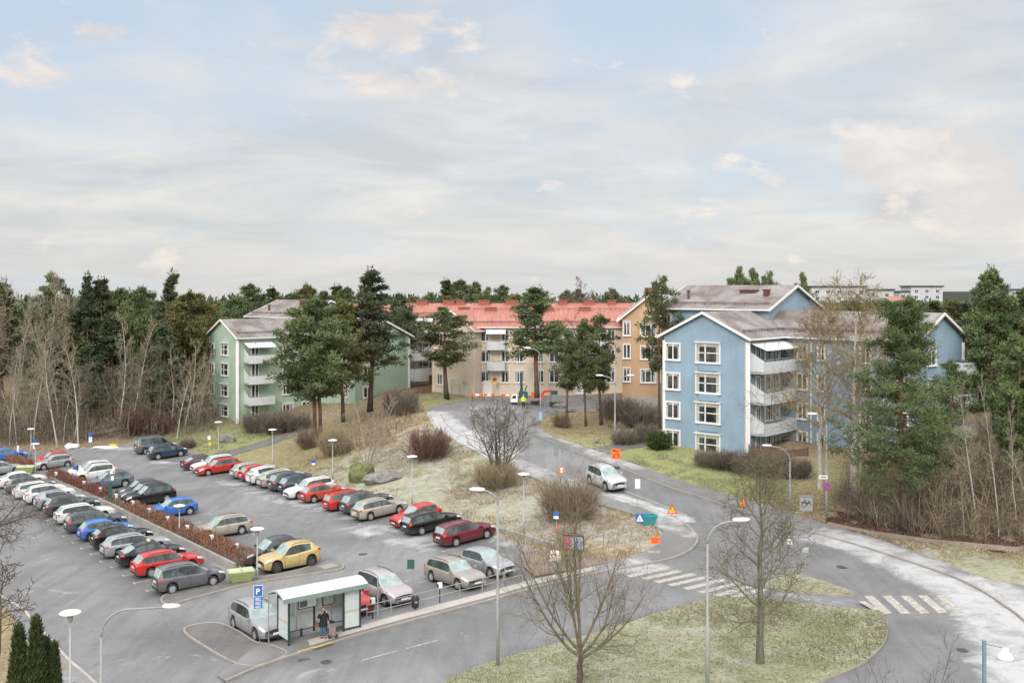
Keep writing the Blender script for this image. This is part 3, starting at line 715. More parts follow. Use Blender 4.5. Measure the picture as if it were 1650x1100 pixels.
class Wing:
    """gabled block: K front left corner, e along the ridge, g across (away from the front), base, eave and ridge heights"""
    def __init__(s, K, e, L, Wd, zb, ze, zr):
        s.K = Vector((K[0], K[1], 0)); s.e = Vector((e[0], e[1], 0)).normalized(); s.g = Vector((-s.e.y, s.e.x, 0)); s.L = L; s.W = Wd; s.zb = zb; s.ze = ze; s.zr = zr
    def P(s, a, b, z): return s.K + s.e * a + s.g * b + Vector((0, 0, z))
    def walls(s, parent, mat, name="wall", plinth=0.0):
        mb = MB()
        prof = [(0, s.zb), (s.W, s.zb), (s.W, s.ze), (s.W / 2, s.zr), (0, s.ze)]
        mb.prism([s.P(0, b, z) for b, z in prof], s.e * s.L)
        o = mb.build(name, mat, parent)
        return o
    def plinth(s, parent, z):
        mb = MB(); t = 0.035
        mb.prism([s.P(-t, -t, s.zb - .5), s.P(s.L + t, -t, s.zb - .5), s.P(s.L + t, s.W + t, s.zb - .5), s.P(-t, s.W + t, s.zb - .5)], (0, 0, z - s.zb + .5))
        mb.build("plinth", M_PLINTH, parent)
    def roof(s, parent, mat, oh=0.5, ohg=0.45, snow=True, trim=M_WHITE, t=0.16):
        sl = (s.zr - s.ze) / (s.W / 2)
        me = MB(); uv = []
        tilt = 0.02
        for sgn in (0, 1):
            f = lambda b: b if sgn == 0 else s.W - b
            z0 = s.ze - oh * sl + 0.06; z1 = s.zr + 0.06
            a0, a1 = -ohg, s.L + ohg
            top = [s.P(a0, f(-oh), z0 + t), s.P(a1, f(-oh), z0 + t), s.P(a1, s.W / 2, z1 + t), s.P(a0, s.W / 2, z1 + t)]
            bot = [p - Vector((0, 0, t)) for p in top]
            me.add(top + bot, [(0, 1, 2, 3), (7, 6, 5, 4), (0, 4, 5, 1), (0, 3, 7, 4), (1, 5, 6, 2)])
        o = me.build("roof", mat, parent)
        uvl = o.data.uv_layers.new(name="UVMap")
        for pl in o.data.polygons:
            for li in pl.loop_indices:
                v = Vector(o.data.vertices[o.data.loops[li].vertex_index].co) + parent.location - s.K
                b = v.dot(s.g); uvl.data[li].uv = (v.dot(s.e), min(b, s.W - b) * math.sqrt(1 + sl * sl) + 40)
        hh = 0.26
        for a in (-ohg - 0.03, s.L + ohg + 0.03):
            tr = MB()
            z0 = s.ze - oh * sl + 0.06 + t; z1 = s.zr + 0.06 + t; y0 = -oh - .05; y1 = s.W + oh + .05; ym = s.W / 2
            p = [s.P(a - .03, y0, z0 + .03 - hh), s.P(a - .03, ym, z1 + .03 - hh), s.P(a - .03, y1, z0 + .03 - hh), s.P(a - .03, y1, z0 + .03), s.P(a - .03, ym, z1 + .03), s.P(a - .03, y0, z0 + .03)]
            q = [v + s.e * .06 for v in p]
            tr.add(p + q, [(0, 1, 4, 5), (1, 2, 3, 4), (11, 10, 7, 6), (10, 9, 8, 7), (0, 6, 7, 1), (1, 7, 8, 2), (2, 8, 9, 3), (3, 9, 10, 4), (4, 10, 11, 5), (5, 11, 6, 0)])
            tr.build("barge_board", trim, o, off=parent.location)
        for b in (-oh - 0.08, s.W + oh + 0.08):
            gt = MB()
            gt.beam(s.P(-ohg, b, s.ze - oh * sl + 0.13), s.P(s.L + ohg, b, s.ze - oh * sl + 0.13), 0.14, 0.14)
            gt.build("gutter", trim, o, off=parent.location)
        if snow:
            sn = MB()
            for b in (0.55,):
                zz = s.ze + b * sl + 0.22 + t
                sn.tube([s.P(0, b, zz), s.P(s.L, b, zz)], 0.035, 5); sn.tube([s.P(0, b, zz + .12), s.P(s.L, b, zz + .12)], 0.03, 5)
                for k in range(int(s.L / 1.2)): sn.beam(s.P(0.4 + k * 1.2, b, zz - .18), s.P(0.4 + k * 1.2, b, zz + .16), .05, .05)
            zz = s.zr + 0.26 + t
            sn.build("snow_guard", M_REDMETAL, o, off=parent.location)
        return o
    def front(s, parent, a, z, w, h, style='two'): return win(parent, s.P(a, -0.002, z), -s.g, w, h, style)
    def left(s, parent, b, z, w, h, style='two'): return win(parent, s.P(-0.002, b, z), -s.e, w, h, style)
    def right(s, parent, b, z, w, h, style='two'): return win(parent, s.P(s.L + 0.002, b, z), s.e, w, h, style)
def chimney(parent, p, sx, sy, h, rz=0.0, mat=None, name="chimney"):
    mb = MB(); mb.box((p[0], p[1], p[2] + h / 2 - 0.6), (sx, sy, h + 1.2), rz); mb.box((p[0], p[1], p[2] + h + 0.05), (sx + .16, sy + .16, 0.12), rz)
    o = mb.build(name, mat or M_BRICK, parent)
    return o
def balcony(parent, Wg, a0, a1, zfloor, depth, ph=1.05, screen=True, awning=False, mat=None):
    """slab, sheet parapet with a rail, a sloping side screen; hangs on the front of wing Wg"""
    mb = MB()
    P = Wg.P
    mb.prism([P(a0, 0, zfloor - .18), P(a1, 0, zfloor - .18), P(a1, -depth, zfloor - .18), P(a0, -depth, zfloor - .18)], (0, 0, .18))
    o = mb.build("balcony", M_BALC, parent)
    pp = MB(); nseg = 6
    pts = [(a0 + (a1 - a0) * k / nseg, -depth - 0.22 * math.sin(math.pi * k / nseg)) for k in range(nseg + 1)]
    for (xa, ya), (xb, yb) in zip(pts[:-1], pts[1:]):
        pp.prism([P(xa, ya, zfloor - .22), P(xb, yb, zfloor - .22), P(xb, yb + .05, zfloor - .22), P(xa, ya + .05, zfloor - .22)], (0, 0, ph + .1))
    pp.prism([P(a1 - .06, -.01, zfloor - .22), P(a1, -.01, zfloor - .22), P(a1, -depth - .0, zfloor - .22), P(a1 - .06, -depth, zfloor - .22)], (0, 0, ph + .1))
    if screen: pp.prism([P(a0, -0.01, zfloor - .22), P(a0, -0.01, zfloor + 1.9), P(a0, -depth, zfloor + ph - .1), P(a0, -depth, zfloor - .22)], Wg.e * 0.06)
    else: pp.prism([P(a0, -.01, zfloor - .22), P(a0 + .06, -.01, zfloor - .22), P(a0 + .06, -depth, zfloor - .22), P(a0, -depth, zfloor - .22)], (0, 0, ph + .1))
    pp.build("parapet", mat or M_BALC, o, off=parent.location)
    rl = MB(); rl.tube([P(x, y + .02, zfloor + ph + .08) for x, y in pts], 0.03, 5)
    for x, y in pts: rl.beam(P(x, y + .03, zfloor + ph - .15), P(x, y + .03, zfloor + ph + .08), .03, .03)
    rl.build("rail", M_GREYMETAL, o, off=parent.location)
    if awning:
        aw = MB(); aw.prism([P(a0 - .1, -.03, zfloor + 2.75), P(a0 - .1, -depth - .35, zfloor + 2.05), P(a0 - .1, -depth - .35, zfloor + 1.98), P(a0 - .1, -.03, zfloor + 2.68)], Wg.e * (a1 - a0 + .2))
        aw.build("awning", M_AWN, parent)
    return o
def post(parent, Wg, a, b, z0, z1, w=0.12, mat=None, name="corner_post"):
    mb = MB(); mb.beam(Wg.P(a, b, z0), Wg.P(a, b, z1), w, w); return mb.build(name, mat or M_WHITE, parent)

def angled_house(name, label, K, e1, L1, bend, e2, L2, ztop, zb, wallm, rear, rows, GW=9.2):
    base = thing(name, label, "apartment block", (K[0], K[1], h1(*K[:2])))
    ze, zr = ztop
    A = Wing(K, e1, L1, GW, zb, ze, zr); A.walls(base, wallm); A.plinth(base, zb + 1.3)
    A.roof(base, M_TILE)
    B0 = A.P(bend, 0, 0)
    e2 = Vector((e2[0], e2[1], 0)).normalized(); g2 = Vector((-e2.y, e2.x, 0))
    K2 = B0 - e2 * 0.0
    Bw = Wing((K2.x, K2.y), e2, L2, GW, zb, ze - 0.006, zr - 0.006)
    # start the second wing behind the bend so that the roofs meet
    B2 = Wing((K2.x - e2.x * 5.5, K2.y - e2.y * 5.5), e2, L2 + 5.5, GW, zb, ze - 0.006, zr - 0.006)
    B2.walls(base, wallm); B2.roof(base, M_TILE)
    Kr, er, Lr, Wr, zer, zrr = rear
    C = Wing(Kr, er, Lr, Wr, zb, zer, zrr); C.walls(base, wallm); rf = C.roof(base, M_TILE)
    return base, A, Bw, C
# ---------------- blue house
rowsB = [12.3, 9.35, 6.45, 3.65]
e1 = Vector((0.65, 0.76, 0)).normalized()
blue, A, B, C = angled_house("blue_house", "light blue plastered apartment block with white window frames and brown tiled roofs", (22.3, 97.0), e1, 12.5, 7.6, (0.66, -0.75), 13.9, (13.85, 16.1), 0.8, M_BLUE,
    ((16.7, 114.6), (0.76, -0.65), 12.9, 12.5, 16.4, 18.75), None)
for z in rowsB:
    A.left(blue, 4.2, z - (0.25 if z < 4 else 0), 2.75, 2.0, 'bay'); A.left(blue, 8.15, z, 1.75, 1.75)
# shallow bay strips in the wall between the big windows
for z0, z1 in ((10.55, 11.15), (7.65, 8.3), (4.7, 5.3)):
    mb = MB(); mb.prism([A.P(-.0, 3.0, z0), A.P(-.16, 3.3, z0), A.P(-.16, 5.1, z0), A.P(-.0, 5.4, z0)], (0, 0, z1 - z0)); mb.build("bay_apron", M_BLUE, blue)
for zc, aw in ((10.72, True), (7.8, False), (4.88, False)):
    balcony(blue, A, 0.35, 7.3, zc, 1.6, awning=aw)
    for a_ in (0.6, 3.5, 6.9): post(blue, A, a_, -1.5, zc, zc + 2.75, 0.07, M_GREYMETAL, "balcony_post")
for z in rowsB:
    A.front(blue, 2.1, z - .3, 1.0, 2.2, 'door'); A.front(blue, 4.4, z, 1.6, 1.6, 'three'); A.front(blue, 6.3, z, 1.0, 1.6, 'two')
    for a_ in (2.2, 4.3, 9.0, 12.6):
        B.front(blue, a_, z + (.05), 1.25 if a_ != 4.3 else 0.9, 1.65)
    B.right(blue, 3.0, z, 1.6, 1.7, 'bay'); 
for zc in (10.72, 7.8, 4.88): 
    mb = MB(); Rw = Wing((B.P(B.L, 0, 0).x, B.P(B.L, 0, 0).y), B.g, GW := 9.2, 9, 0, 1, 2)
    balcony(blue, Rw, 6.2, 9.3, zc, 1.5, screen=False)
for Wg, a_ in ((A, 0.06), ):
    post(blue, Wg, -0.03, -0.03, 0.9, 13.5, 0.42)
for a_ in (3.2, 10.8): post(blue, B, a_, -.09, 1.2, 13.4, 0.11, M_WHITE, "downpipe")
post(blue, B, B.L - .02, 9.2, 1.0, 13.4, 0.3); post(blue, A, -.03, 9.22, 1.2, 13.4, 0.25)
C.front(blue, 0.8, 15.0, 1.2, 1.7); C.front(blue, 4.5, 15.0, 1.2, 1.2)
C.left(blue, 2.0, 14.9, 1.3, 1.7)
# things standing on the roof
cc = C.P(8.6, 4.2, 0); chimney(blue, (cc.x, cc.y, 17.75), 1.8, 0.8, 0.6, rz=-0.7, mat=M_REDMETAL, name="roof_hatch")
cc = C.P(11.2, 3.2, 0); chimney(blue, (cc.x, cc.y, 17.5), 0.55, 0.55, 0.9, rz=-0.7, mat=M_REDMETAL, name="vent")
cc = C.P(2.2, 2.2, 0); chimney(blue, (cc.x, cc.y, 17.2), 0.25, 0.25, 1.1, mat=M_REDMETAL, name="vent")
cc = B.P(4.0, 2.4, 0); chimney(blue, (cc.x, cc.y, 15.0), 0.5, 0.5, 0.7, mat=M_REDMETAL, name="vent")
# ---------------- green house
rowsG = [9.95, 7.05, 4.12, 1.25]
green, A, B, C = angled_house("green_house", "pale green plastered apartment block with white balconies behind tall pines", (-38.3, 143.0), (0.75, 0.66), 14.5, 12.0, (0.66, -0.75), 11.3, (11.75, 14.0), -1.6, M_GREEN,
    ((-41.6, 161.5), (0.76, -0.65), 12.5, 12.0, 14.25, 16.6), None)
for z in rowsG:
    A.left(green, 4.0, z, 2.3, 1.75, 'bay'); A.left(green, 8.2, z, 1.75, 1.75)
    A.front(green, 2.6, z, 1.2, 2.0, 'door'); A.front(green, 7.8, z, 1.9, 1.7, 'three'); A.front(green, 10.8, z, 1.5, 1.7)
    for a_ in (2.0, 5.5, 9.0): B.front(green, a_, z, 1.3, 1.6)
    if z > 4: B.right(green, 2.0, z, 1.5, 1.7)
for zc, aw in ((8.35, True), (5.45, False), (2.5, False)):
    balcony(green, A, 0.9, 5.0, zc, 1.5, awning=aw); post(green, A, 2.0, -1.4, zc, zc + 2.7, 0.07, M_GREYMETAL, "balcony_post")
post(green, A, -0.03, -0.03, -0.9, 11.4, 0.4); post(green, B, B.L - .02, 9.2, 1.5, 11.4, 0.3)
for zc in (8.4, 5.4):
    Rw = Wing((B.P(B.L, 0, 0).x, B.P(B.L, 0, 0).y), B.g, 9.2, 9, 0, 1, 2); balcony(green, Rw, 9.25, 11.8, zc, 1.3, screen=False, ph=1.7)
cc = C.P(9.2, 4.2, 0); chimney(green, (cc.x, cc.y, 16.0), 2.2, 0.9, 0.7, rz=-0.7, mat=M_REDMETAL, name="roof_hatch")
cc = C.P(3.0, 1.8, 0); chimney(green, (cc.x, cc.y, 15.0), 0.3, 0.3, 1.0, mat=M_REDMETAL, name="vent")
# ---------------- long cream block with the red roofs
cream = thing("cream_apartment_block", "long cream plastered apartment block under red sheet metal roofs with brick chimneys", "apartment block", (0, 145, h1(0, 145)))
D0 = 142.5
FW = Wing(((760 - US) / F * D0, D0), (1, 0.01), (1003 - 760) / F * D0 + 1.5, 9.5, 2.0, 13.3, 15.4); FW.walls(cream, M_CREAM); FW.roof(cream, M_REDROOF)
gx0 = (698 - US) / F * 144.5
GWg = Wing(((764 - US) / F * 141.0, 141.0), (0.55, 0.835), 6.0, 7.3, 2.0, 12.9, 15.35)
GWg.walls(cream, M_CREAM); GWg.roof(cream, M_REDROOF, snow=False)
RW = Wing(((560 - US) / F * 153, 153), (1, 0.0), 43.0, 10.0, 2.5, 14.3, 16.15); RW.walls(cream, M_CREAM); RW.roof(cream, M_REDROOF)
for z in (12.1, 9.25, 6.4):
    for u, w in ((778, 2.3), (814, 1.3), (837, 1.5), (868, 1.5), (893, 1.4), (917, 1.6), (940, 1.4), (962, 1.6), (985, 1.4)):
        FW.front(cream, (u - 760) / F * D0, z, w, 1.8, 'two' if w < 2 else 'three')
for zc in (9.05, 6.2):
    a0 = (785 - 760) / F * D0; balcony(cream, FW, a0, a0 + 2.45, zc + 1.3, 1.3, screen=False, awning=zc > 9, ph=1.05)
    a0 = (950 - 760) / F * D0; balcony(cream, FW, a0, a0 + 2.4, zc + 1.3, 1.3, screen=False, awning=True)
for z in (11.6, 8.75, 5.9):
    GWg.left(cream, 5.9, z, 1.1, 1.7); RW.front(cream, (686 - 560) / F * 153, z + 1.1, 2.6, 1.7, 'three')
    a0 = (671 - 560) / F * 153; balcony(cream, RW, a0, a0 + 2.4, z + .1, 1.3, screen=False, awning=z > 11); RW.front(cream, (655 - 560) / F * 153, z + 1, 1.4, 1.6)
GWg.left(cream, 5.0, 4.0, 1.0, .8)
mb = MB(); mb.box(RW.P((697 - 560) / F * 153, -.06, 5.0), (1.1, .1, 2.1)); mb.build("door", plain("ochre_door", (0.42, 0.24, 0.07), .6), cream)
mb = MB(); mb.box(FW.P((786 - 760) / F * D0, -.06, 4.7), (1.2, .12, 2.2)); mb.build("door", M_WHITE, cream)
mb = MB(); mb.box(FW.P((935 - 760) / F * D0, -.06, 5.0), (1.2, .12, 2.2)); mb.build("door", M_WHITE, cream)
for u in (577, 674, 718, 737, 776, 820, 858, 905, 948, 985):
    p = RW.P((u - 560) / F * 155 , 4.6, 0); chimney(cream, (p.x, p.y, 15.9), 1.3 if u % 2 else 1.7, 0.8, 0.85)
for u in (734, 778, 818, 870, 930):
    p = FW.P((u - 748) / F * 146, 4.5, 0); chimney(cream, (p.x, p.y, 15.3), 1.6, 0.7, 0.55)
sn = MB()
for z, Wg in ((15.75, FW), (16.5, RW)):
    sn.tube([Wg.P(0, Wg.W / 2 - .3, z), Wg.P(Wg.L, Wg.W / 2 - .3, z)], .04, 5)
    for k in range(int(Wg.L / 1.5)): sn.beam(Wg.P(k * 1.5 + .3, Wg.W / 2 - .3, z - .35), Wg.P(k * 1.5 + .3, Wg.W / 2 - .3, z + .04), .06, .06)
sn.build("ridge_walkway", M_REDMETAL, cream)
post(cream, FW, FW.L - 2.6, -.1, 2.4, 13, .14, M_WHITE, "downpipe"); post(cream, FW, 6.3, -.1, 2.4, 13, .12, M_WHITE, "downpipe")
# ---------------- ochre house
D1 = 126.0
OK_ = ((1094 - US) / F * 127.0, 127.0)
ochre = thing("ochre_house", "ochre plastered apartment block with a brick chimney between cream and blue blocks", "apartment block", (OK_[0], OK_[1], h1(*OK_)))
OW = Wing(OK_, (0.12, 0.99), 16, (1094 - 1003) / F * 126.6, 1.8, 14.9, 17.75); OW.walls(ochre, M_ORANGE); OW.plinth(ochre, 5.1); OW.roof(ochre, M_TILE, oh=0.6)
for v in (530, 567, 605):
    z = ZV(v, 126); OW.left(ochre, OW.W - 0.55, z, 1.0, 1.85); OW.left(ochre, OW.W - 3.2, z - .15, 2.0, 1.75, 'three'); OW.left(ochre, OW.W - 5.3, z - .1, 1.2, 1.7)
pc = OW.P(1.2, OW.W / 2 + 0.1, 0); chimney(ochre, (pc.x, pc.y, 17.6), 0.95, 0.95, 1.0)
mb = MB(); pc = OW.P(-.2, OW.W / 2 - .6, 0); mb.box((pc.x, pc.y - .2, ZV(510, 126)), (2.4, .8, .12)); mb.build("canopy", M_WHITE, ochre)
# ---------------- far buildings on the hill to the right
def farblock(label, u0, u1, vtop, D, hgt, parts, roofm=M_DARK, cat="building"):
    x0 = (u0 - US) / F * D; x1 = (u1 - US) / F * D; zt = ZV(vtop, D)
    t = thing("far_apartment_block", label, cat, ((x0 + x1) / 2, D, h1((x0 + x1) / 2, D)), group="white blocks on the horizon")
    mb = MB(); mb.box(((x0 + x1) / 2, D + 7, zt - hgt / 2), (x1 - x0, 14, hgt)); mb.build("wall", M_FARW, t)
    mb = MB(); mb.box(((x0 + x1) / 2, D + 7, zt + 0.3), (x1 - x0 + 1.2, 15.2, 0.6)); mb.build("roof", roofm, t)
    n = max(2, int((x1 - x0) / 4.5))
    for r in range(parts):
        for k in range(n): win(t, (x0 + (k + .5) * (x1 - x0) / n, D - .01, zt - 2.2 - r * 3.0), (0, -1), 1.8, 1.6, 'far')
    return t
farblock("white flat-roofed block high on the horizon, right of the blue roof", 1468, 1519, 462, 520, 22, 4)
farblock("lower pale wing left of the white block on the horizon", 1450, 1468.5, 470.5, 522, 18, 2)
farblock("long low pale block behind the bare crown of the tall tree", 1308, 1396, 462.5, 470, 16, 3)
farblock("low pale block at the right end of the long horizon block", 1396, 1440, 467.5, 474, 14, 2)
farblock("small pale block at the right edge on the horizon", 1626, 1700, 467, 560, 16, 2)
fx = (1470 - US) / F * 330
fh = thing("red_roofed_house", "small white house with a red roof among far trees on the hill", "house", (fx, 330, h1(fx, 330)))
fw_ = Wing((fx - 5, 330), (0.8, 0.6), 9, 8, 3, ZV(490, 330), ZV(479, 330)); fw_.walls(fh, M_WHITE); fw_.roof(fh, M_REDROOF, snow=False)
fw_.left(fh, 4, ZV(495, 330), 1.5, 1.3)
# ------------------------------------------------------------------ cars
def interp(xs, pts):
    px = [p[0] for p in pts]; pz = [p[1] for p in pts]
    return np.interp(xs, px, pz)
def smooth_profile(pts, L, sig=0.07):
    xs = np.linspace(-0.5, L + 0.5, int((L + 1) / 0.02)); z = interp(xs, pts)
    k = np.exp(-0.5 * (np.arange(-20, 21) * 0.02 / sig) ** 2); k /= k.sum()
    zz = np.convolve(np.pad(z, 20, mode='edge'), k, 'valid')
    return lambda x: np.interp(x, xs, zz)
# per type: L, W, H, wheelbase, rear overhang, wheel radius, belt line, roof line, rear glass from..to, windscreen from..to, side glass from..to, pillars
CT = {
 'wagon': dict(L=4.75, W=1.85, wb=2.8, ro=1.0, wr=0.325, belt=[(0, .93), (.2, .98), (1.5, .97), (3.0, .93), (3.45, .93), (4.25, .87), (4.62, .78), (4.75, .62)],
    roof=[(0, .93), (.10, 1.02), (.55, 1.40), (.8, 1.455), (1.6, 1.50), (2.3, 1.49), (2.65, 1.44), (3.42, .95), (3.5, .92), (4.25, .87), (4.62, .78), (4.75, .62)], rg=(.14, .56), ws=(2.66, 3.36), sg=(.45, 3.2), pil=[1.28, 2.18], rail=True),
 'suv': dict(L=4.6, W=1.88, wb=2.75, ro=.92, wr=0.365, belt=[(0, 1.02), (.2, 1.09), (1.5, 1.08), (3.0, 1.03), (3.35, 1.04), (4.15, .99), (4.48, .90), (4.6, .70)],
    roof=[(0, 1.02), (.10, 1.12), (.5, 1.55), (.75, 1.62), (1.6, 1.67), (2.2, 1.655), (2.5, 1.60), (3.3, 1.07), (3.4, 1.04), (4.15, .99), (4.48, .90), (4.6, .70)], rg=(.14, .52), ws=(2.52, 3.24), sg=(.5, 3.05), pil=[1.2, 2.1], rail=True, clad=True),
 'hatch': dict(L=4.15, W=1.77, wb=2.58, ro=.75, wr=0.32, belt=[(0, .92), (.2, .98), (1.4, .96), (2.6, .92), (3.0, .93), (3.72, .86), (4.04, .76), (4.15, .62)],
    roof=[(0, .92), (.10, 1.02), (.5, 1.38), (.75, 1.44), (1.4, 1.485), (1.9, 1.475), (2.2, 1.43), (2.98, .96), (3.05, .92), (3.72, .86), (4.04, .76), (4.15, .62)], rg=(.14, .5), ws=(2.22, 2.92), sg=(.5, 2.78), pil=[.95, 1.8], rail=False),
 'boxy': dict(L=4.72, W=1.82, wb=2.76, ro=1.0, wr=0.32, belt=[(0, .95), (.15, .98), (1.5, .97), (3.0, .94), (3.42, .95), (4.3, .86), (4.6, .78), (4.72, .62)],
    roof=[(0, .95), (.05, 1.02), (.26, 1.42), (.42, 1.47), (1.6, 1.49), (2.4, 1.47), (2.72, 1.42), (3.38, .98), (3.46, .94), (4.3, .86), (4.6, .78), (4.72, .62)], rg=(.08, .27), ws=(2.74, 3.32), sg=(.34, 3.2), pil=[1.3, 2.2], rail=True, tall=True),
 'cross': dict(L=4.28, W=1.84, wb=2.62, ro=.78, wr=0.365, belt=[(0, 1.10), (.2, 1.16), (.9, 1.12), (2.0, 1.02), (2.8, .99), (3.15, 1.02), (3.85, .96), (4.15, .88), (4.28, .70)],
    roof=[(0, 1.10), (.10, 1.18), (.48, 1.50), (.75, 1.58), (1.5, 1.63), (2.0, 1.61), (2.3, 1.55), (3.05, 1.06), (3.15, 1.03), (3.85, .96), (4.15, .88), (4.28, .70)], rg=(.14, .47), ws=(2.32, 3.0), sg=(.78, 2.85), pil=[1.75], rail=True, clad=True),
 'mpv': dict(L=4.45, W=1.8, wb=2.68, ro=.85, wr=0.325, belt=[(0, 1.0), (.15, 1.04), (1.4, 1.03), (2.9, .97), (3.4, .98), (4.0, .91), (4.34, .80), (4.45, .63)],
    roof=[(0, 1.0), (.06, 1.06), (.28, 1.52), (.5, 1.6), (1.5, 1.65), (2.1, 1.62), (2.45, 1.55), (3.4, 1.0), (3.5, .96), (4.0, .91), (4.34, .80), (4.45, .63)], rg=(.08, .3), ws=(2.48, 3.34), sg=(.3, 3.2), pil=[1.15, 2.05], rail=True, clad=True),
 'fastback': dict(L=4.7, W=1.88, wb=2.82, ro=.95, wr=0.345, belt=[(0, .98), (.3, 1.0), (1.5, .97), (3.0, .93), (3.4, .93), (4.2, .86), (4.58, .76), (4.7, .6)],
    roof=[(0, .98), (.2, 1.04), (.9, 1.32), (1.4, 1.46), (2.0, 1.52), (2.4, 1.50), (2.7, 1.44), (3.38, .97), (3.45, .92), (4.2, .86), (4.58, .76), (4.7, .6)], rg=(.3, 1.05), ws=(2.72, 3.32), sg=(.95, 3.2), pil=[1.85], rail=False),
 'van': dict(L=4.95, W=1.92, wb=3.05, ro=.95, wr=0.335, belt=[(0, 1.08), (.15, 1.1), (2.0, 1.1), (3.7, 1.04), (4.05, 1.03), (4.6, .88), (4.85, .72), (4.95, .6)],
    roof=[(0, 1.08), (.04, 1.15), (.12, 1.8), (.35, 1.90), (2.0, 1.94), (2.8, 1.92), (3.1, 1.86), (4.0, 1.06), (4.1, 1.02), (4.6, .88), (4.85, .72), (4.95, .6)], rg=(.05, .12), ws=(3.12, 3.94), sg=(.5, 3.75), pil=[1.7, 2.9], rail=True, clad=True),
}
NS = 11
class CarShape:
    def __init__(s, c):
        s.c = c; L = c['L']; s.belt = smooth_profile(c['belt'], L, .05); s.roof = smooth_profile(c['roof'], L, .05)
        s.xr = c['ro']; s.xf = c['ro'] + c['wb']
        xs = list(np.linspace(0, L, 34)) + [c['rg'][0], c['rg'][1], c['ws'][0], c['ws'][1], c['sg'][0], c['sg'][1]] + [p + d for p in c['pil'] for d in (-.05, .05)] + [0.03, 0.08, L - .03, L - .08]
        for xw in (s.xr, s.xf): xs += list(xw + np.linspace(-1, 1, 11) * (c['wr'] + .075))
        xs = sorted(xs); s.xs = [xs[0]]
        for x in xs[1:]:
            if x - s.xs[-1] > 0.012: s.xs.append(x)
    def ring(s, x):
        c = s.c; L = c['L']; W = c['W'] / 2
        u = (x - L / 2) / (L / 2)
        pw = 1 - 0.10 * abs(u) ** 3 - 0.10 * abs(u) ** 14
        if u > 0: pw -= 0.05 * u ** 4
        w = W * pw
        zb = 0.19 + 0.10 * abs(u) ** 10
        for xw in (s.xr, s.xf):
            Ra = c['wr'] + 0.07; dx = abs(x - xw)
            if dx < Ra: zb = max(zb, c['wr'] + math.sqrt(Ra * Ra - dx * dx))
        be = float(s.belt(x)); ro = max(float(s.roof(x)), be + 0.004)
        gh = ro - be; g = min(1, gh / 0.40)
        wr_ = w * (0.93 - 0.20 * min(1, gh / 0.5))           # half width of the glass house at its top
        zm = zb + (be - zb) * 0.45
        P = [(0, zb + 0.02), (w * .90, zb), (w * .985, min(zb + .06, be - .12)), (w * 1.0, zm), (w * .992, be - 0.14), (w * .965, be - .045), (w * .915, be)]
        tops_h = [(w * .86, be + .010), (w * .62, be + .028), (w * .32, be + .045), (0, be + .05)]
        tops_g = [(wr_ + 0.012, ro - 0.085), (wr_ * .93, ro - .028), (wr_ * .55, ro + .008), (0, ro + .018)]
        P += [((1 - g) * a[0] + g * b[0], (1 - g) * a[1] + g * b[1]) for a, b in zip(tops_h, tops_g)]
        return P
    def S(s, x, k, side=1, off=0.0):
        """point on the skin at station x and (fractional) ring index k"""
        r = s.ring(x); i = min(int(k), NS - 2); f = k - i
        y = r[i][0] * (1 - f) + r[i + 1][0] * f; z = r[i][1] * (1 - f) + r[i + 1][1] * f
        v = Vector((x, side * y, z))
        return v
    def patch(s, mb, x0, x1, k0, k1, side, off=0.012, nx=5, nk=3, mi=0):
        vs = []
        for i in range(nx + 1):
            for j in range(nk + 1):
                x = x0 + (x1 - x0) * i / nx; k = k0 + (k1 - k0) * j / nk
                e = 0.01
                a = s.S(x + e, k, side) - s.S(x - e, k, side); b = s.S(x, min(k + .05, NS - 1.001), side) - s.S(x, k - .05, side)
                n = a.cross(b) * -side
                if n.length > 1e-9: n.normalize()
                vs.append(s.S(x, k, side) + n * off)
        fs = []
        for i in range(nx):
            for j in range(nk):
                q = (i * (nk + 1) + j, i * (nk + 1) + j + 1, (i + 1) * (nk + 1) + j + 1, (i + 1) * (nk + 1) + j)
                fs.append(q if side < 0 else q[::-1])
        mb.add(vs, fs, mi)
    def build(s):
        c = s.c; L = c['L']
        body = MB(); gl = {'windscreen': MB(), 'rear_window': MB(), 'side_window_l': MB(), 'side_window_r': MB()}
        rings = [s.ring(x) for x in s.xs]
        inpil = lambda x: any(abs(x - p) < .049 for p in c['pil'])
        key = {}
        def vid(mb, i, k, sd):
            kk = (id(mb), i, k, 1 if k in (0, NS - 1) and False else sd)
            if k in (0, NS - 1): kk = (id(mb), i, k, 0)
            if kk not in key:
                key[kk] = len(mb.v); y, z = rings[i][k]; mb.v.append((s.xs[i], sd * y, z))
            return key[kk]
        for i in range(len(s.xs) - 1):
            xm = (s.xs[i] + s.xs[i + 1]) / 2
            for k in range(NS - 1):
                for sd in (1, -1):
                    mb = body; mi = 0
                    if k == 6 and c['sg'][0] < xm < c['sg'][1] and not inpil(xm): mb = gl['side_window_l' if sd > 0 else 'side_window_r']
                    elif k >= 8 and c['ws'][0] < xm < c['ws'][1]: mb = gl['windscreen']
                    elif k >= 8 and c['rg'][0] < xm < c['rg'][1]: mb = gl['rear_window']
                    elif k == 6 and c['sg'][0] < xm < c['sg'][1]: mi = 1
                    elif k in (0, 1) or (k == 2 and False): mi = 1 if (k == 0 or c.get('clad')) else 0
                    q = [vid(mb, i, k, sd), vid(mb, i, k + 1, sd), vid(mb, i + 1, k + 1, sd), vid(mb, i + 1, k, sd)]
                    if sd > 0: q = q[::-1]
                    mb.f.append(tuple(q)); mb.m.append(mi); mb.c.append(None)
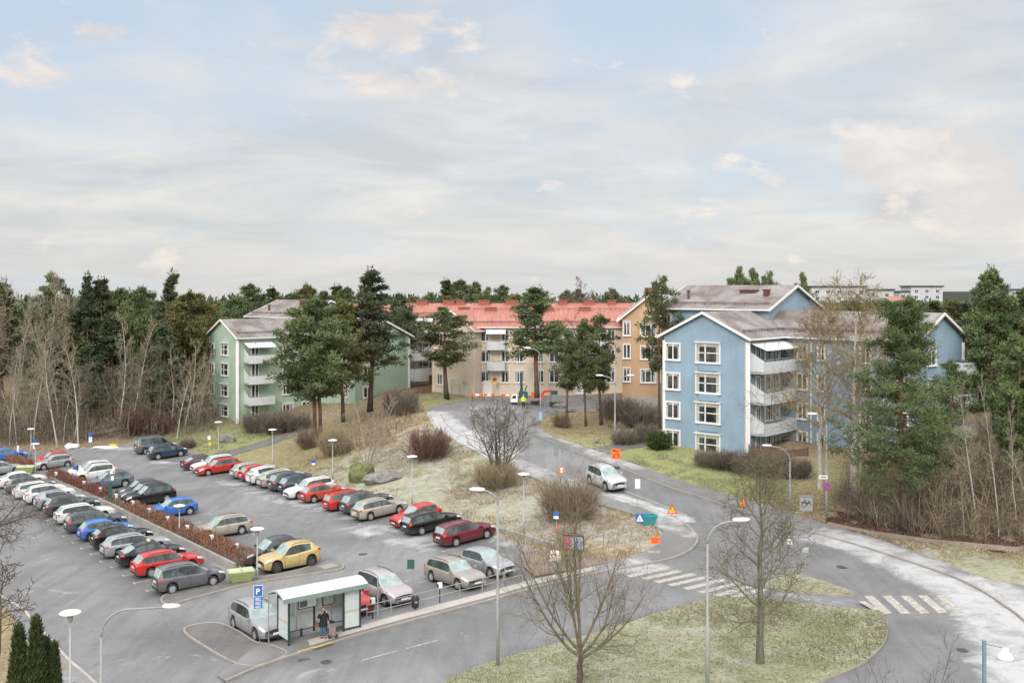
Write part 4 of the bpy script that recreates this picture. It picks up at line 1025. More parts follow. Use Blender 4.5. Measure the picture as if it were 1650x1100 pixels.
        for i in (0, len(s.xs) - 1):
            loop = [vid(body, i, k, 1) for k in range(NS)] + [vid(body, i, k, -1) for k in range(NS - 2, 0, -1)]
            body.f.append(tuple(loop if i else loop[::-1])); body.m.append(0); body.c.append(None)
        out = [('body', body, None)]
        for k, mb in gl.items():
            if mb.f: out.append((k.replace('_l', '').replace('_r', '') if k.startswith('side') else k, mb, 'glass' if k.startswith('side') else 'frostglass'))
        for sd in (1, -1):
            m = MB(); s.patch(m, L - .52, L - .07, 4.15, 5.75, sd, .012); out.append(('headlight', m, 'headlight'))
            m = MB(); 
            if c.get('tall'): s.patch(m, .02, .22, 4.2, 7.0, sd, .012)
            else: s.patch(m, .012, .26, 4.1, 5.85, sd, .012)
            out.append(('taillight', m, 'taillight'))
            m = MB(); xm = c['ws'][1] - .12; pm = s.S(xm, 6, sd)
            m.add(*[[Vector((xm + a * .07 + (.05 if b > 0 else 0), pm.y + sd * (.03 + (b + 1) * .10), pm.z + .02 + (d + 1) * .065)) for a in (-1, 1) for b in (-1, 1) for d in (-1, 1)], [(0, 1, 3, 2), (4, 6, 7, 5), (0, 4, 5, 1), (2, 3, 7, 6), (0, 2, 6, 4), (1, 5, 7, 3)]])
            out.append(('mirror', m, 'paint'))
            if c.get('rail'):
                m = MB(); xa, xb = c['rg'][1] + .25, c['ws'][0] - .15
                pts = [s.S(x, 8.15, sd) + Vector((0, 0, .045 if 0 < i < 6 else .0)) for i, x in enumerate(np.linspace(xa, xb, 7))]
                m.tube(pts, .018, 5); out.append(('roof_rail', m, 'dark'))
        # front: grille, lower intake, plates
        zf = float(s.belt(L)); wf = s.ring(L)[3][0]
        m = MB(); m.box((L + .006, 0, zf - .09), (.03, wf * 1.05, .13)); out.append(('grille', m, 'dark'))
        m = MB(); m.box((L + .004, 0, .30), (.03, wf * 1.35, .09)); out.append(('lower_grille', m, 'dark'))
        m = MB(); m.box((L + .02, 0, zf - .19), (.02, .5, .1)); out.append(('number_plate', m, 'plate'))
        zr = float(s.belt(0)); m = MB(); m.box((-.012, 0, zr - .22), (.02, .5, .11)); out.append(('number_plate', m, 'plate'))
        wr0 = s.ring(0.0)[3][0]
        m = MB(); m.box((-.006, 0, .36), (.03, wr0 * 1.7, .13)); out.append(('bumper_trim', m, 'dark'))
        # door handles and door gaps as one trim piece each side
        for sd in (1, -1):
            m = MB()
            for p in c['pil'][-2:]:
                x = p - .16; q = s.S(x, 4.6, sd); m.box((x, q.y + sd * .012, q.z), (.17, .025, .03))
            out.append(('door_handle', m, 'paint'))
            m = MB()
            for x in c['pil'][-2:] + [c['ws'][1] - .18]:
                for k0, k1 in ((2.1, 3), (3, 4), (4, 5), (5, 6)):
                    a = s.S(x, k0, sd); b = s.S(x, k1, sd); o_ = Vector((0, sd * .004, 0)); t = Vector((.009, 0, 0))
                    if a.z < b.z: m.face([a + o_ - t, a + o_ + t, b + o_ + t, b + o_ - t])
            out.append(('door_gap', m, 'dark'))
        return out
def wheelmesh(r):
    ty = MB(); prof = [(r * .70, -.10), (r * .93, -.105), (r, -.075), (r, .075), (r * .93, .105), (r * .70, .10), (r * .67, 0.0)]
    ty.lathe(prof, n=20)
    rm = MB(); rm.lathe([(r * .69, -.09), (r * .69, .06), (r * .60, .075), (r * .56, .03)], n=20)
    for k in range(5):
        a = 2 * math.pi * k / 5
        d = Vector((math.cos(a), math.sin(a), 0)); t = Vector((-math.sin(a), math.cos(a), 0))
        p0 = d * r * .10; p1 = d * r * .62
        vs = []
        for p, w in ((p0, .05), (p1, .062)):
            for sg in (-1, 1):
                for z in (.03, .088): vs.append(p + t * w * sg * (r / .33) + Vector((0, 0, z)))
        rm.add(vs, [(0, 1, 5, 4), (2, 6, 7, 3), (1, 3, 7, 5), (0, 4, 6, 2), (0, 2, 3, 1), (4, 5, 7, 6)])
    rm.lathe([(r * .17, .03), (r * .17, .095), (r * .08, .10)], n=10)
    return ty, rm
def carpaint(name, c, metal=0.0, rough=0.32):
    m, nt, b = newmat(name)
    tc = N(nt, "ShaderNodeTexCoord").outputs["Object"]
    sx = N(nt, "ShaderNodeSeparateXYZ"); nt.links.new(tc, sx.inputs[0])
    n1 = noise(nt, tc, 2.5, 5, .65)
    # road dirt along the sills
    dirt_ = math_(nt, 'MULTIPLY', mapr(nt, sx.outputs[2], 00.2, 0.75, 0.45, 0.0), mapr(nt, n1, .3, .7, .35, 1))
    col = mixc(nt, dirt_, c, (0.16, 0.155, 0.15))
    # thin hoar frost on the flat tops
    geo = N(nt, "ShaderNodeNewGeometry"); sn = N(nt, "ShaderNodeSeparateXYZ"); nt.links.new(geo.outputs["Normal"], sn.inputs[0])
    n2 = noise(nt, tc, 1.1, 5, .7)
    fr = math_(nt, 'MULTIPLY', mapr(nt, sn.outputs[2], .72, .97), mapr(nt, n2, .42, .68, .0, .12))
    col = mixc(nt, fr, col, (.66, .68, .72))
    nt.links.new(col, b.inputs["Base Color"]); b.inputs["Metallic"].default_value = metal
    nt.links.new(math_(nt, 'ADD', math_(nt, 'MULTIPLY', dirt_, .4), rough), b.inputs["Roughness"]); b.inputs["Coat Weight"].default_value = .16; b.inputs['Specular IOR Level'].default_value = .3; b.inputs["Coat Roughness"].default_value = .12
    return m
PAINT = {k: carpaint("paint_" + k, c, mt) for k, c, mt in [('palesilver', (.46, .475, .50), .15),
    ('white', (.60, .61, .61), 0), ('silver', (.31, .32, .34), .25), ('beige', (.31, .285, .25), .25), ('champagne', (.36, .33, .285), .2), ('grey', (.075, .08, .088), .2), ('midgrey', (.12, .125, .135), .25),
    ('black', (.005, .005, .006), 0), ('red', (.42, .02, .018), 0), ('darkred', (.13, .012, .025), .1), ('blue', (.03, .14, .46), .1), ('navy', (.025, .045, .085), .2), ('bluegrey', (.12, .155, .20), .2),
    ('gold', (.50, .385, .17), .2), ('plum', (.075, .022, .032), .1), ('greenbeige', (.34, .36, .31), .1), ('steel', (.30, .335, .37), .25), ('darkgrey', (.055, .058, .066), .15), ('rust', (.42, .045, .03), 0), ('dacia', (.40, .05, .03), 0), ('greygold', (.40, .385, .36), .25), ('mauve', (.38, .35, .365), .2)]}
M_CGLASS = glassmat("car_glass", (.035, .055, .055), .06)
m, nt, b = newmat("frosted_car_glass"); tc = N(nt, "ShaderNodeTexCoord").outputs["Object"]
nn = noise(nt, tc, 2.2, 6, .7); nt.links.new(mixc(nt, mapr(nt, nn, .35, .68), (.21, .275, .27), (.37, .445, .44)), b.inputs["Base Color"]); b.inputs["Roughness"].default_value = .22; M_FGLASS = m
M_TYRE = plain("tyre_rubber", (.025, .025, .026), .85, var=.2); M_RIM = plain("alloy_rim", (.50, .51, .53), .35, metal=.6, var=.1); M_RIMD = plain("dark_rim", (.10, .10, .11), .4, metal=.5)
M_CDARK = plain("black_plastic", (.03, .03, .032), .6, var=.2); M_HEAD = plain("headlight_glass", (.62, .65, .68), .12, spec=.8); M_TAIL = plain("taillight_glass", (.50, .02, .018), .18, var=.12)
M_PLATE = plain("plate", (.72, .73, .72), .5)
CM = {'glass': M_CGLASS, 'frostglass': M_FGLASS, 'dark': M_CDARK, 'headlight': M_HEAD, 'taillight': M_TAIL, 'plate': M_PLATE}
_cars = {}
def carmeshes(t):
    if t in _cars: return _cars[t]
    c = dict(CT[t.split('.')[0]]); 
    sh = CarShape(c); parts = []
    off = (c['L'] / 2, 0, 0)
    for nm, mb, mk in sh.build():
        if not mb.f: continue
        if mk is None: mats = [PAINT['white'], M_CDARK]
        elif mk == 'paint': mats = [PAINT['white']]
        else: mats = [CM[mk]]
        parts.append((nm, mb.mesh(nm, mats, smooth=nm in ('body', 'windscreen', 'rear_window', 'side_window'), off=off), mk in (None, 'paint')))
    ty, rm = wheelmesh(c['wr'])
    _cars[t] = (c, parts, ty.mesh("tyre", M_TYRE, True), rm.mesh("rim", M_RIM))
    return _cars[t]
def build_car(name, t, paint, label, cat, group=None, darkrim=False):
    c, parts, ty, rm = carmeshes(t)
    root = thing(name, label, cat, group=group)
    for nm, me_, pt in parts:
        o = obj(nm, me_, root)
        if pt:
            o.material_slots[0].link = 'OBJECT'; o.material_slots[0].material = PAINT[paint]
    for x in (c['ro'], c['ro'] + c['wb']):
        for sd in (1, -1):
            wv = thing_part("wheel", root); wv.location = (x - c['L'] / 2, sd * (c['W'] / 2 - .115), c['wr'])
            wv.rotation_euler = (R(-90) if sd > 0 else R(90), 0, 0)
            o = obj("tyre", ty, wv); r_ = obj("rim", rm, wv); r_.rotation_euler = (0, 0, random.random() * 3)
            if darkrim: r_.material_slots[0].link = 'OBJECT'; r_.material_slots[0].material = M_RIMD
    return root, c
def thing_part(name, parent):
    o = bpy.data.objects.new(name, None); o.empty_display_size = .1; COL.objects.link(o); o.parent = parent; return o
def seat(root, x, y, hd):
    """stand a car on the ground at x, y with its nose along hd"""
    d = Vector((math.cos(hd), math.sin(hd), 0)); l = Vector((-d.y, d.x, 0))
    zf = h1(x + d.x * 1.3, y + d.y * 1.3); zr = h1(x - d.x * 1.3, y - d.y * 1.3); zl = h1(x + l.x * .8, y + l.y * .8); zrr = h1(x - l.x * .8, y - l.y * .8)
    X = Vector((d.x * 2.6, d.y * 2.6, zf - zr)).normalized(); Y = Vector((l.x * 1.6, l.y * 1.6, zl - zrr)); Z = X.cross(Y).normalized(); Y = Z.cross(X)
    M = Matrix((X, Y, Z)).transposed()
    root.rotation_euler = M.to_euler(); root.location = (x, y, (zf + zr + zl + zrr) / 4 + 0.012)
HDG = R(36.0)
CARP = {}
def wheelpos(c, which, px, hd):
    """centre of a car from the contact point of its visible (camera-side) wheel"""
    g = G(*px); d = Vector((math.cos(hd), math.sin(hd), 0)); rgt = Vector((d.y, -d.x, 0))
    s_ = rgt if rgt.dot(Vector((-g.x, -g.y, 0))) > 0 else -rgt
    xw = c['ro'] if which == 'r' else c['ro'] + c['wb']
    if which == 'rc': xw = 0.05
    if which == 'fc': xw = c['L'] - .1
    p = Vector((g.x, g.y, 0)) - s_ * (c['W'] / 2 - (.08 if which in ('r', 'f') else .1)) - d * (xw - c['L'] / 2)
    return p
def car(key, name, t, paint, label, cat, anchor, hd=HDG, group="parked cars", **kw):
    zs = kw.pop('zs', None) or random.uniform(.98, 1.035)
    root, c = build_car(name, t, paint, label, cat, group, **kw)
    root.scale = (random.uniform(.965, 1.02) if zs < 1.05 else .96, random.uniform(.985, 1.015), zs)
    if anchor[0] in ('r', 'f', 'rc', 'fc'): p = wheelpos(c, anchor[0], anchor[1], hd)
    elif anchor[0] == 'off':      # so many metres along the row (towards the camera is negative) and forwards from another car
        q = CARP[anchor[1]]; rowd = Vector((-math.sin(HDG), math.cos(HDG), 0)); p = q + rowd * anchor[2] + Vector((math.cos(HDG), math.sin(HDG), 0)) * (anchor[3] if len(anchor) > 3 else 0)
    elif anchor[0] == 'mix':
        a = CARP[anchor[1]]; b_ = CARP[anchor[2]]; p = a + (b_ - a) * anchor[3] + Vector((math.cos(HDG), math.sin(HDG), 0)) * (anchor[4] if len(anchor) > 4 else 0)
    CARP[key] = p
    seat(root, p.x, p.y, hd)
    return root
BK = HDG + math.pi
GR = "cars parked along the grass bank"; GM = "cars parked nose in to the red hedge"; GL = "cars parked below the hedge wall"; GB = "cars parked behind the bus stop"; GF = "cars at the far end of the car park"
# along the grass bank, far to near
car('r1', "parked_van", 'van', 'midgrey', "grey passenger van, last on the bank side beyond the dark blue suv", "van", ('rc', (222, 733.5)), group=GR)
car('r2', "parked_car", 'suv', 'navy', "dark blue suv standing between the grey van and an empty bay", "car", ('r', (254.5, 740.7)), group=GR)
car('r3', "parked_car", 'fastback', 'plum', "dark plum fastback beside the empty bays near the lawn path", "car", ('r', (312.3, 757.7)), group=GR)
car('r5', "parked_car", 'wagon', 'red', "bright red estate parked nose out beside the plum fastback", "car", ('f', (336.4, 766.4)), BK, group=GR)
car('r4', "parked_car", 'wagon', 'white', "white estate squeezed between plum fastback and red estate", "car", ('off', 'r5', 2.45, .3), BK, group=GR)
car('r6', "parked_car", 'wagon', 'greygold', "pale silver estate with red tail lamps right of the nose-out red estate", "car", ('rc', (379, 773)), group=GR)
car('r7', "parked_car", 'hatch', 'red', "small red hatchback between two pale estates on the bank side", "car", ('rc', (393, 777.5)), group=GR)
car('r8', "parked_car", 'cross', 'white', "white crossover right of the small red hatchback", "car", ('rc', (407.5, 783)), group=GR)
car('r9', "parked_car", 'wagon', 'greenbeige', "greenish beige estate left of the dark grey suv with roof rails", "car", ('rc', (424, 788.5)), group=GR)
car('r10', "parked_car", 'suv', 'grey', "dark grey suv with roof rails beside the greenish beige estate", "car", ('rc', (442, 794)), group=GR)
car('r11', "parked_car", 'wagon', 'navy', "dark blue estate right of the grey suv on the bank side", "car", ('rc', (458, 798)), group=GR)
car('r12', "parked_car", 'wagon', 'white', "white estate parked nose out between dark blue and orange-red cars", "car", ('f', (483, 804)), BK, group=GR)
car('r13', "parked_car", 'hatch', 'dacia', "orange-red hatchback with roof rails below the mossy boulder", "car", ('r', (505.8, 810.4)), group=GR)
car('r14', "parked_car", 'boxy', 'red', "older red estate with tall tail lamps left of the slate grey estate", "car", ('rc', (534, 826)), group=GR)
car('r15', "parked_car", 'suv', 'grey', "slate grey estate beside the champagne estate", "car", ('rc', (561, 832)), group=GR)
car('r16', "parked_car", 'wagon', 'champagne', "champagne coloured estate at the edge of a gap of empty bays", "car", ('r', (596.8, 838.7)), group=GR)
car('r18', "parked_car", 'boxy', 'black', "black estate between a red hatchback and the wine red estate", "car", ('r', (680.5, 861.9)), group=GR)
car('r17', "parked_car", 'hatch', 'red', "red hatchback parked nose out behind the black estate", "car", ('off', 'r18', 2.55, .1), BK, group=GR)
car('r19', "parked_car", 'boxy', 'darkred', "wine red estate, nearest of the row along the bank", "car", ('r', (735, 880.7)), group=GR)
# middle row, noses to the hedge
car('m27', "parked_car", 'wagon', 'champagne', "champagne estate alone between empty bays beside the red hedge", "car", ('f', (334.5, 870)), BK, group=GM)
car('m29', "parked_car", 'cross', 'gold', "golden yellow small suv next to the divider island", "car", ('f', (445.5, 924.1)), BK, group=GM, darkrim=True, zs=1.07)
car('m28', "parked_car", 'cross', 'darkgrey', "dark grey suv tucked behind the golden yellow one", "car", ('off', 'm29', 2.5, -.2), BK, group=GM)
car('m26', "parked_car", 'hatch', 'blue', "bright blue hatchback in front of the black suv by the hedge", "car", ('r', (305.9, 829.5)), BK, group=GM)
car('m25', "parked_car", 'suv', 'black', "glossy black suv by the tall sign post at the hedge", "car", ('f', (220.5, 816.8)), BK, group=GM)
car('m24', "parked_car", 'wagon', 'grey', "dark grey estate with roof rails behind the glossy black suv", "car", ('off', 'm25', 2.5, .3), BK, group=GM)
car('m23', "parked_car", 'hatch', 'darkgrey', "charcoal hatchback half hidden behind the tall sign post", "car", ('off', 'm25', 5.0, .5), BK, group=GM)
car('m22', "parked_car", 'suv', 'bluegrey', "blue-grey suv left of the tall sign post at the hedge", "car", ('f', (156.4, 791)), BK, group=GM)
car('m21', "parked_car", 'suv', 'white', "white suv with dark side windows right of another white car at the hedge", "car", ('f', (132, 778)), BK, group=GM)
car('m20', "parked_car", 'suv', 'white', "farthest white suv at the hedge, by the far divider island", "car", ('off', 'm21', 2.5, .3), BK, group=GM)
# lower row, tails to the left
car('l43', "parked_car", 'mpv', 'midgrey', "grey people carrier, nearest of the row by the hedge wall", "car", ('r', (277.3, 957.5)), group=GL)
car('l42', "parked_car", 'wagon', 'red', "red estate beside the grey people carrier", "car", ('r', (243.5, 930.7)), group=GL)
car('l39', "parked_car", 'cross', 'black', "black small suv with upright red tail lamps next to a blue hatchback", "car", ('r', (172, 885.8)), group=GL)
taxi = car('l41', "taxi", 'fastback', 'black', "black taxi with a roof sign beside the red estate", "taxi", ('mix', 'l42', 'l39', .34), group=GL)
car('l40', "parked_car", 'wagon', 'silver', "silver estate with a pale roof between the black taxi and black suv", "car", ('mix', 'l42', 'l39', .67), group=GL)
car('l37', "parked_car", 'boxy', 'grey', "slate grey estate with tall tail lamps beside a white estate", "car", ('r', (130.5, 859)), group=GL)
car('l38', "parked_car", 'hatch', 'blue', "deep blue hatchback mostly hidden by the black small suv", "car", ('mix', 'l39', 'l37', .5, -.2), group=GL)
car('l35', "parked_car", 'suv', 'darkgrey', "dark grey suv left of the white estate behind bare twigs", "car", ('r', (93, 832.5)), group=GL)
car('l36', "parked_car", 'wagon', 'white', "white estate between two dark grey cars below the hedge wall", "car", ('mix', 'l37', 'l35', .5, .1), group=GL)
car('l30', "parked_car", 'fastback', 'white', "white saloon, farthest of the row below the hedge wall", "car", ('r', (14, 787)), group=GL)
car('l34', "parked_car", 'cross', 'steel', "pale blue-grey suv behind the dark grey suv", "car", ('mix', 'l35', 'l30', .2), group=GL)
car('l33', "parked_car", 'suv', 'white', "white suv behind the pale blue-grey suv", "car", ('mix', 'l35', 'l30', .4), group=GL)
car('l32', "parked_car", 'wagon', 'white', "white estate seen mostly as a roof behind bare twigs", "car", ('mix', 'l35', 'l30', .6), group=GL)
car('l31', "parked_car", 'wagon', 'midgrey', "grey estate with roof rails next to the farthest white saloon", "car", ('mix', 'l35', 'l30', .8), group=GL)
# far left end
car('f1', "parked_car", 'hatch', 'silver', "silver hatchback near the forest edge beside the far divider", "car", ('f', (70.5, 757.7)), BK, group=GF)
car('f2', "parked_car", 'hatch', 'rust', "orange-red hatchback behind the silver one at the forest edge", "car", ('off', 'f1', 2.6, .3), BK, group=GF)
car('f3', "parked_car", 'fastback', 'blue', "blue saloon at the left edge by the small far hedge", "car", ('f', (33, 740)), group=GF)
car('f4', "parked_car", 'hatch', 'silver', "silver-white hatchback at the left edge beside the far grit box", "car", ('f', (26, 762.7)), group=GF)
# behind the bus stop
def hdp(a, b): a = G(*a); b = G(*b); return math.atan2(b.y - a.y, b.x - a.x)
RAILD = hdp((591, 1003), (842, 940)); NOSE = RAILD - math.pi / 2
NB = hdp((377.5, 1012.4), (411.3, 1030.9))
car('n44', "parked_car", 'wagon', 'silver', "silver estate standing left of the bus shelter", "car", ('r', (377.5, 1012.4)), (NB + NOSE) / 2, group=GB)
car('n47', "parked_car", 'wagon', 'beige', "beige-grey estate with nose at the railing", "car", ('r', (695.6, 937)), NOSE + .05, group=GB)
car('n48', "parked_car", 'hatch', 'silver', "silver-white hatchback beside the beige-grey estate", "car", ('f', (790, 931.5)), NOSE + .08, group=GB)
car('n46', "parked_car", 'mpv', 'mauve', "pale people carrier with a dark glass roof behind the railing", "car", ('f', (620, 976.5)), NOSE + .04, group=GB)
q = CARP['n46'] - Vector((math.cos(RAILD), math.sin(RAILD), 0)) * 2.5; CARP['q'] = q
r45, c45 = build_car("parked_car", 'hatch', 'red', "red hatchback half hidden behind the bus shelter", "car", GB); seat(r45, q.x - .0, q.y - .3, NOSE)
rav = car('rav', "parked_car", 'suv', 'palesilver', "pale silver suv parked on the frosty edge of the sloping road", "car", ('f', (976.4, 791.9)), hdp((946.5, 779.2), (976.4, 791.9)), group=None, zs=1.07)
# extras: taxi sign, dark glass roof, tail plate
mb = MB(); mb.box((-.15, 0, 1.575), (.16, .42, .11)); mb.build("roof_sign", plain("taxi_sign", (.75, .68, .45), .5), taxi, off=(0, 0, 0))
# ------------------------------------------------------------------ vegetation
def leafmat(name, dark, light, rough=.8, olive=0.0):
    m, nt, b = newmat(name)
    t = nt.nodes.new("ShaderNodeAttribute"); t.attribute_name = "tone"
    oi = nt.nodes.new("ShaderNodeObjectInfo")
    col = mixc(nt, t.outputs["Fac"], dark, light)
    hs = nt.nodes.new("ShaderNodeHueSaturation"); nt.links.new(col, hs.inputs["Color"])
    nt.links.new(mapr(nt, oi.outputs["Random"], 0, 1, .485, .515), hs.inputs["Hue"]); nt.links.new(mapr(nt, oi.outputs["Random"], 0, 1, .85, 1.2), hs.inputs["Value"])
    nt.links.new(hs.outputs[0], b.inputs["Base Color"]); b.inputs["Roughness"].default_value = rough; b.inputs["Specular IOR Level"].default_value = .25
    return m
M_PINE = leafmat("pine_needles", (.034, .050, .021), (.165, .20, .09)); M_PINEO = leafmat("olive_pine_needles", (.044, .050, .018), (.20, .195, .075)); M_SPRUCE = leafmat("spruce_needles", (.030, .046, .025), (.125, .158, .085))
M_PINEB = leafmat("fresh_pine_needles", (.036, .056, .024), (.16, .20, .085)); M_THUJA = leafmat("thuja_scales", (.020, .034, .012), (.085, .105, .038))
M_REDTWIG = leafmat("red_brown_twigs", (.06, .032, .028), (.20, .112, .09)); M_BRTWIG = leafmat("brown_twigs", (.115, .088, .06), (.36, .285, .19)); M_PURTWIG = leafmat("purple_brown_twigs", (.072, .06, .05), (.235, .19, .155))
M_HEDGE = leafmat("red_hedge_twigs", (.10, .042, .03), (.34, .175, .12)); M_EVER = leafmat("evergreen_leaves", (.020, .042, .012), (.085, .14, .04)); M_DRYBL = leafmat("dry_grass_blades", (.20, .155, .09), (.56, .48, .34)); M_GRBL = leafmat("green_grass_blades", (.15, .17, .08), (.42, .43, .27)); M_LEAVES = leafmat("fallen_leaves", (.07, .045, .032), (.20, .125, .085))
def barkmat(name, lo, hi, top=None, spots=None, z0=3, z1=8):
    m, nt, b = newmat(name); p = N(nt, "ShaderNodeTexCoord").outputs["Object"]
    n1 = noise(nt, scalev(nt, p, (3, 3, .8)), 2.0, 5, .7)
    col = mixc(nt, mapr(nt, n1, .35, .65), lo, hi)
    if top:
        s_ = N(nt, "ShaderNodeSeparateXYZ"); nt.links.new(p, s_.inputs[0]); col = mixc(nt, mapr(nt, s_.outputs[2], z0, z1), col, top)
    if spots:
        n2 = noise(nt, scalev(nt, p, (1, 1, 3)), 3.0, 4, .7); col = mixc(nt, mapr(nt, n2, .58, .66), col, spots)
    nt.links.new(col, b.inputs["Base Color"]); b.inputs["Roughness"].default_value = .9; b.inputs["Specular IOR Level"].default_value = .2
    return m
M_PBARK = barkmat("pine_bark", (.06, .045, .036), (.14, .105, .085), top=(.24, .12, .065)); M_BIRCH = barkmat("birch_bark", (.32, .30, .27), (.50, .48, .44), spots=(.06, .055, .05)); M_BARK = barkmat("grey_bark", (.085, .078, .06), (.19, .18, .135))
M_BARKD = barkmat("dark_bark", (.06, .045, .036), (.135, .105, .08)); M_BARKY = barkmat("lichen_bark", (.17, .135, .075), (.36, .29, .17)); M_BARKP = barkmat("pale_twig_bark", (.20, .172, .13), (.37, .325, .25)); M_BARKG = barkmat("mossy_bark", (.10, .088, .06), (.22, .19, .135)); M_BARKPU = barkmat("purple_birch_twigs", (.11, .08, .08), (.22, .17, .165))

def rv(rs): 
    v = rs.normal(size=3); return v / np.linalg.norm(v)
class Leaves:
    """many small blade-like faces gathered with numpy"""
    def __init__(s): s.q = []; s.t = []
    def blades(s, P, Dr, ln, wd, tone, rs):
        """P, Dr: (n,3) base points and unit directions"""
        n = len(P)
        if n == 0: return
        r = rs.normal(size=(n, 3)); sd = np.cross(Dr, r); sd /= np.linalg.norm(sd, axis=1)[:, None] + 1e-9
        ln = np.broadcast_to(np.asarray(ln, float), (n,))[:, None]; wd = np.broadcast_to(np.asarray(wd, float), (n,))[:, None]
        a = P - sd * wd * .35; b = P + sd * wd * .35; m1 = P + Dr * ln * .6 + sd * wd * .5; m2 = P + Dr * ln * .6 - sd * wd * .5; tip = P + Dr * ln
        q = np.stack([a, b, m1, tip + sd * wd * .08, m2], 1)
        s.q.append(q); s.t.append(np.broadcast_to(np.asarray(tone, float), (n,)))
    def mesh(s, name, mat):
        q = np.concatenate(s.q); t = np.concatenate(s.t); n = len(q)
        me = bpy.data.meshes.new(name)
        me.vertices.add(n * 5); me.vertices.foreach_set("co", q.reshape(-1).astype(np.float32))
        me.loops.add(n * 5); me.loops.foreach_set("vertex_index", np.arange(n * 5, dtype=np.int32))
        me.polygons.add(n); me.polygons.foreach_set("loop_start", np.arange(0, n * 5, 5, dtype=np.int32)); me.polygons.foreach_set("loop_total", np.full(n, 5, np.int32))
        me.update()
        me.attributes.new("tone", 'FLOAT', 'FACE').data.foreach_set("value", np.clip(t, 0, 1).astype(np.float32))
        me.materials.append(mat)
        return me
def clump(lv, c, rad, n, rs, ln=.38, wd=.13, tone=.5, up=.5, flat=.42):
    u = rs.normal(size=(n, 3)); u /= np.linalg.norm(u, axis=1)[:, None]
    rr = rs.rand(n) ** .45
    off = u * rr[:, None] * rad; off[:, 2] *= flat
    P = np.asarray(c) + off
    d = u * .8 + rs.normal(size=(n, 3)) * .55; d[:, 2] += up; d /= np.linalg.norm(d, axis=1)[:, None]
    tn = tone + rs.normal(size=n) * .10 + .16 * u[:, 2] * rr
    lv.blades(P, d, ln * (0.7 + .6 * rs.rand(n)), wd, tn, rs)
_proto = {}
def pine(key, seed, Hh=15.0, base=.35, wid=4.0, shape='round', nl=34, per=9, tufts=40, mat=None, ln=.38, wd=.105, trunk=.24, lean=.3, droop=0.0, crad=.75):
    rs = np.random.RandomState(seed); rng = random.Random(seed)
    tr = MB(); pts = []; bx = rs.uniform(-1, 1, 2) * lean
    for i in range(9):
        t = i / 8; pts.append(Vector((bx[0] * math.sin(t * 2.6) + .1 * rs.randn() * t, bx[1] * math.sin(t * 2.1) + .1 * rs.randn() * t, t * Hh)))
    tr.tube(pts, [trunk * (1 - .88 * (i / 8) ** 1.1) * (1.25 if i == 0 else 1) for i in range(9)], 7)
    def trunkat(z):
        t = min(z / Hh, .999) * 8; i = int(t); return pts[i].lerp(pts[i + 1], t - i)
    lv = Leaves()
    for i in range(nl):
        f = (i + rs.rand()) / nl; z = Hh * (base + (1 - base) * f * .97)
        if shape == 'round': r = wid * (math.sin(math.pi * min(1, (f * .82 + .18))) ** .6) * (.72 + .4 * rs.rand())
        elif shape == 'cone': r = wid * (1.02 - f) ** .85 * (.8 + .35 * rs.rand()) + .25
        elif shape == 'open': r = wid * (.55 + .45 * math.sin(math.pi * f)) * (.45 + .75 * rs.rand()) * (1 if f < .85 else .6)
        else: r = wid * (1.0 - f ** 1.6 * .80) * (.55 + .6 * rs.rand())
        a = i * 2.4 + rs.randn() * .5; o = trunkat(z)
        rise = (.28 - .5 * droop) * r * (rs.rand() * .9 + .1) + f * .4
        tip = o + Vector((math.cos(a) * r, math.sin(a) * r, rise)); mid = o.lerp(tip, .5) + Vector((0, 0, -.08 * r))
        tr.tube([o, mid, tip], [trunk * .34 * (1 - f * .6), trunk * .2 * (1 - f * .5), .015], 4, cap=False)
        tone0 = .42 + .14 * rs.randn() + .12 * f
        for k in range(per):
            s_ = .30 + .72 * (k + rs.rand()) / per
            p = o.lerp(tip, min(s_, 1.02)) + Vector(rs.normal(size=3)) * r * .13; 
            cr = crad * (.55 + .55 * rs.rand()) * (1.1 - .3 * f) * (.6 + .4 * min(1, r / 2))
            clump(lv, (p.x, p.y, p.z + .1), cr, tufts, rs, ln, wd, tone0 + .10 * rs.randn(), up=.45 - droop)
    clump(lv, tuple(pts[-1]), .5, tufts, rs, ln, wd, .5, up=.9, flat=1.6)
    cm_ = lv.mesh("crown", mat or M_PINE); q = np.concatenate(lv.q).reshape(-1, 3)
    _proto[key] = (tr.mesh("trunk", M_PBARK, True), cm_, Hh, float(np.percentile(np.abs(q[:, 0]), 97.5)))
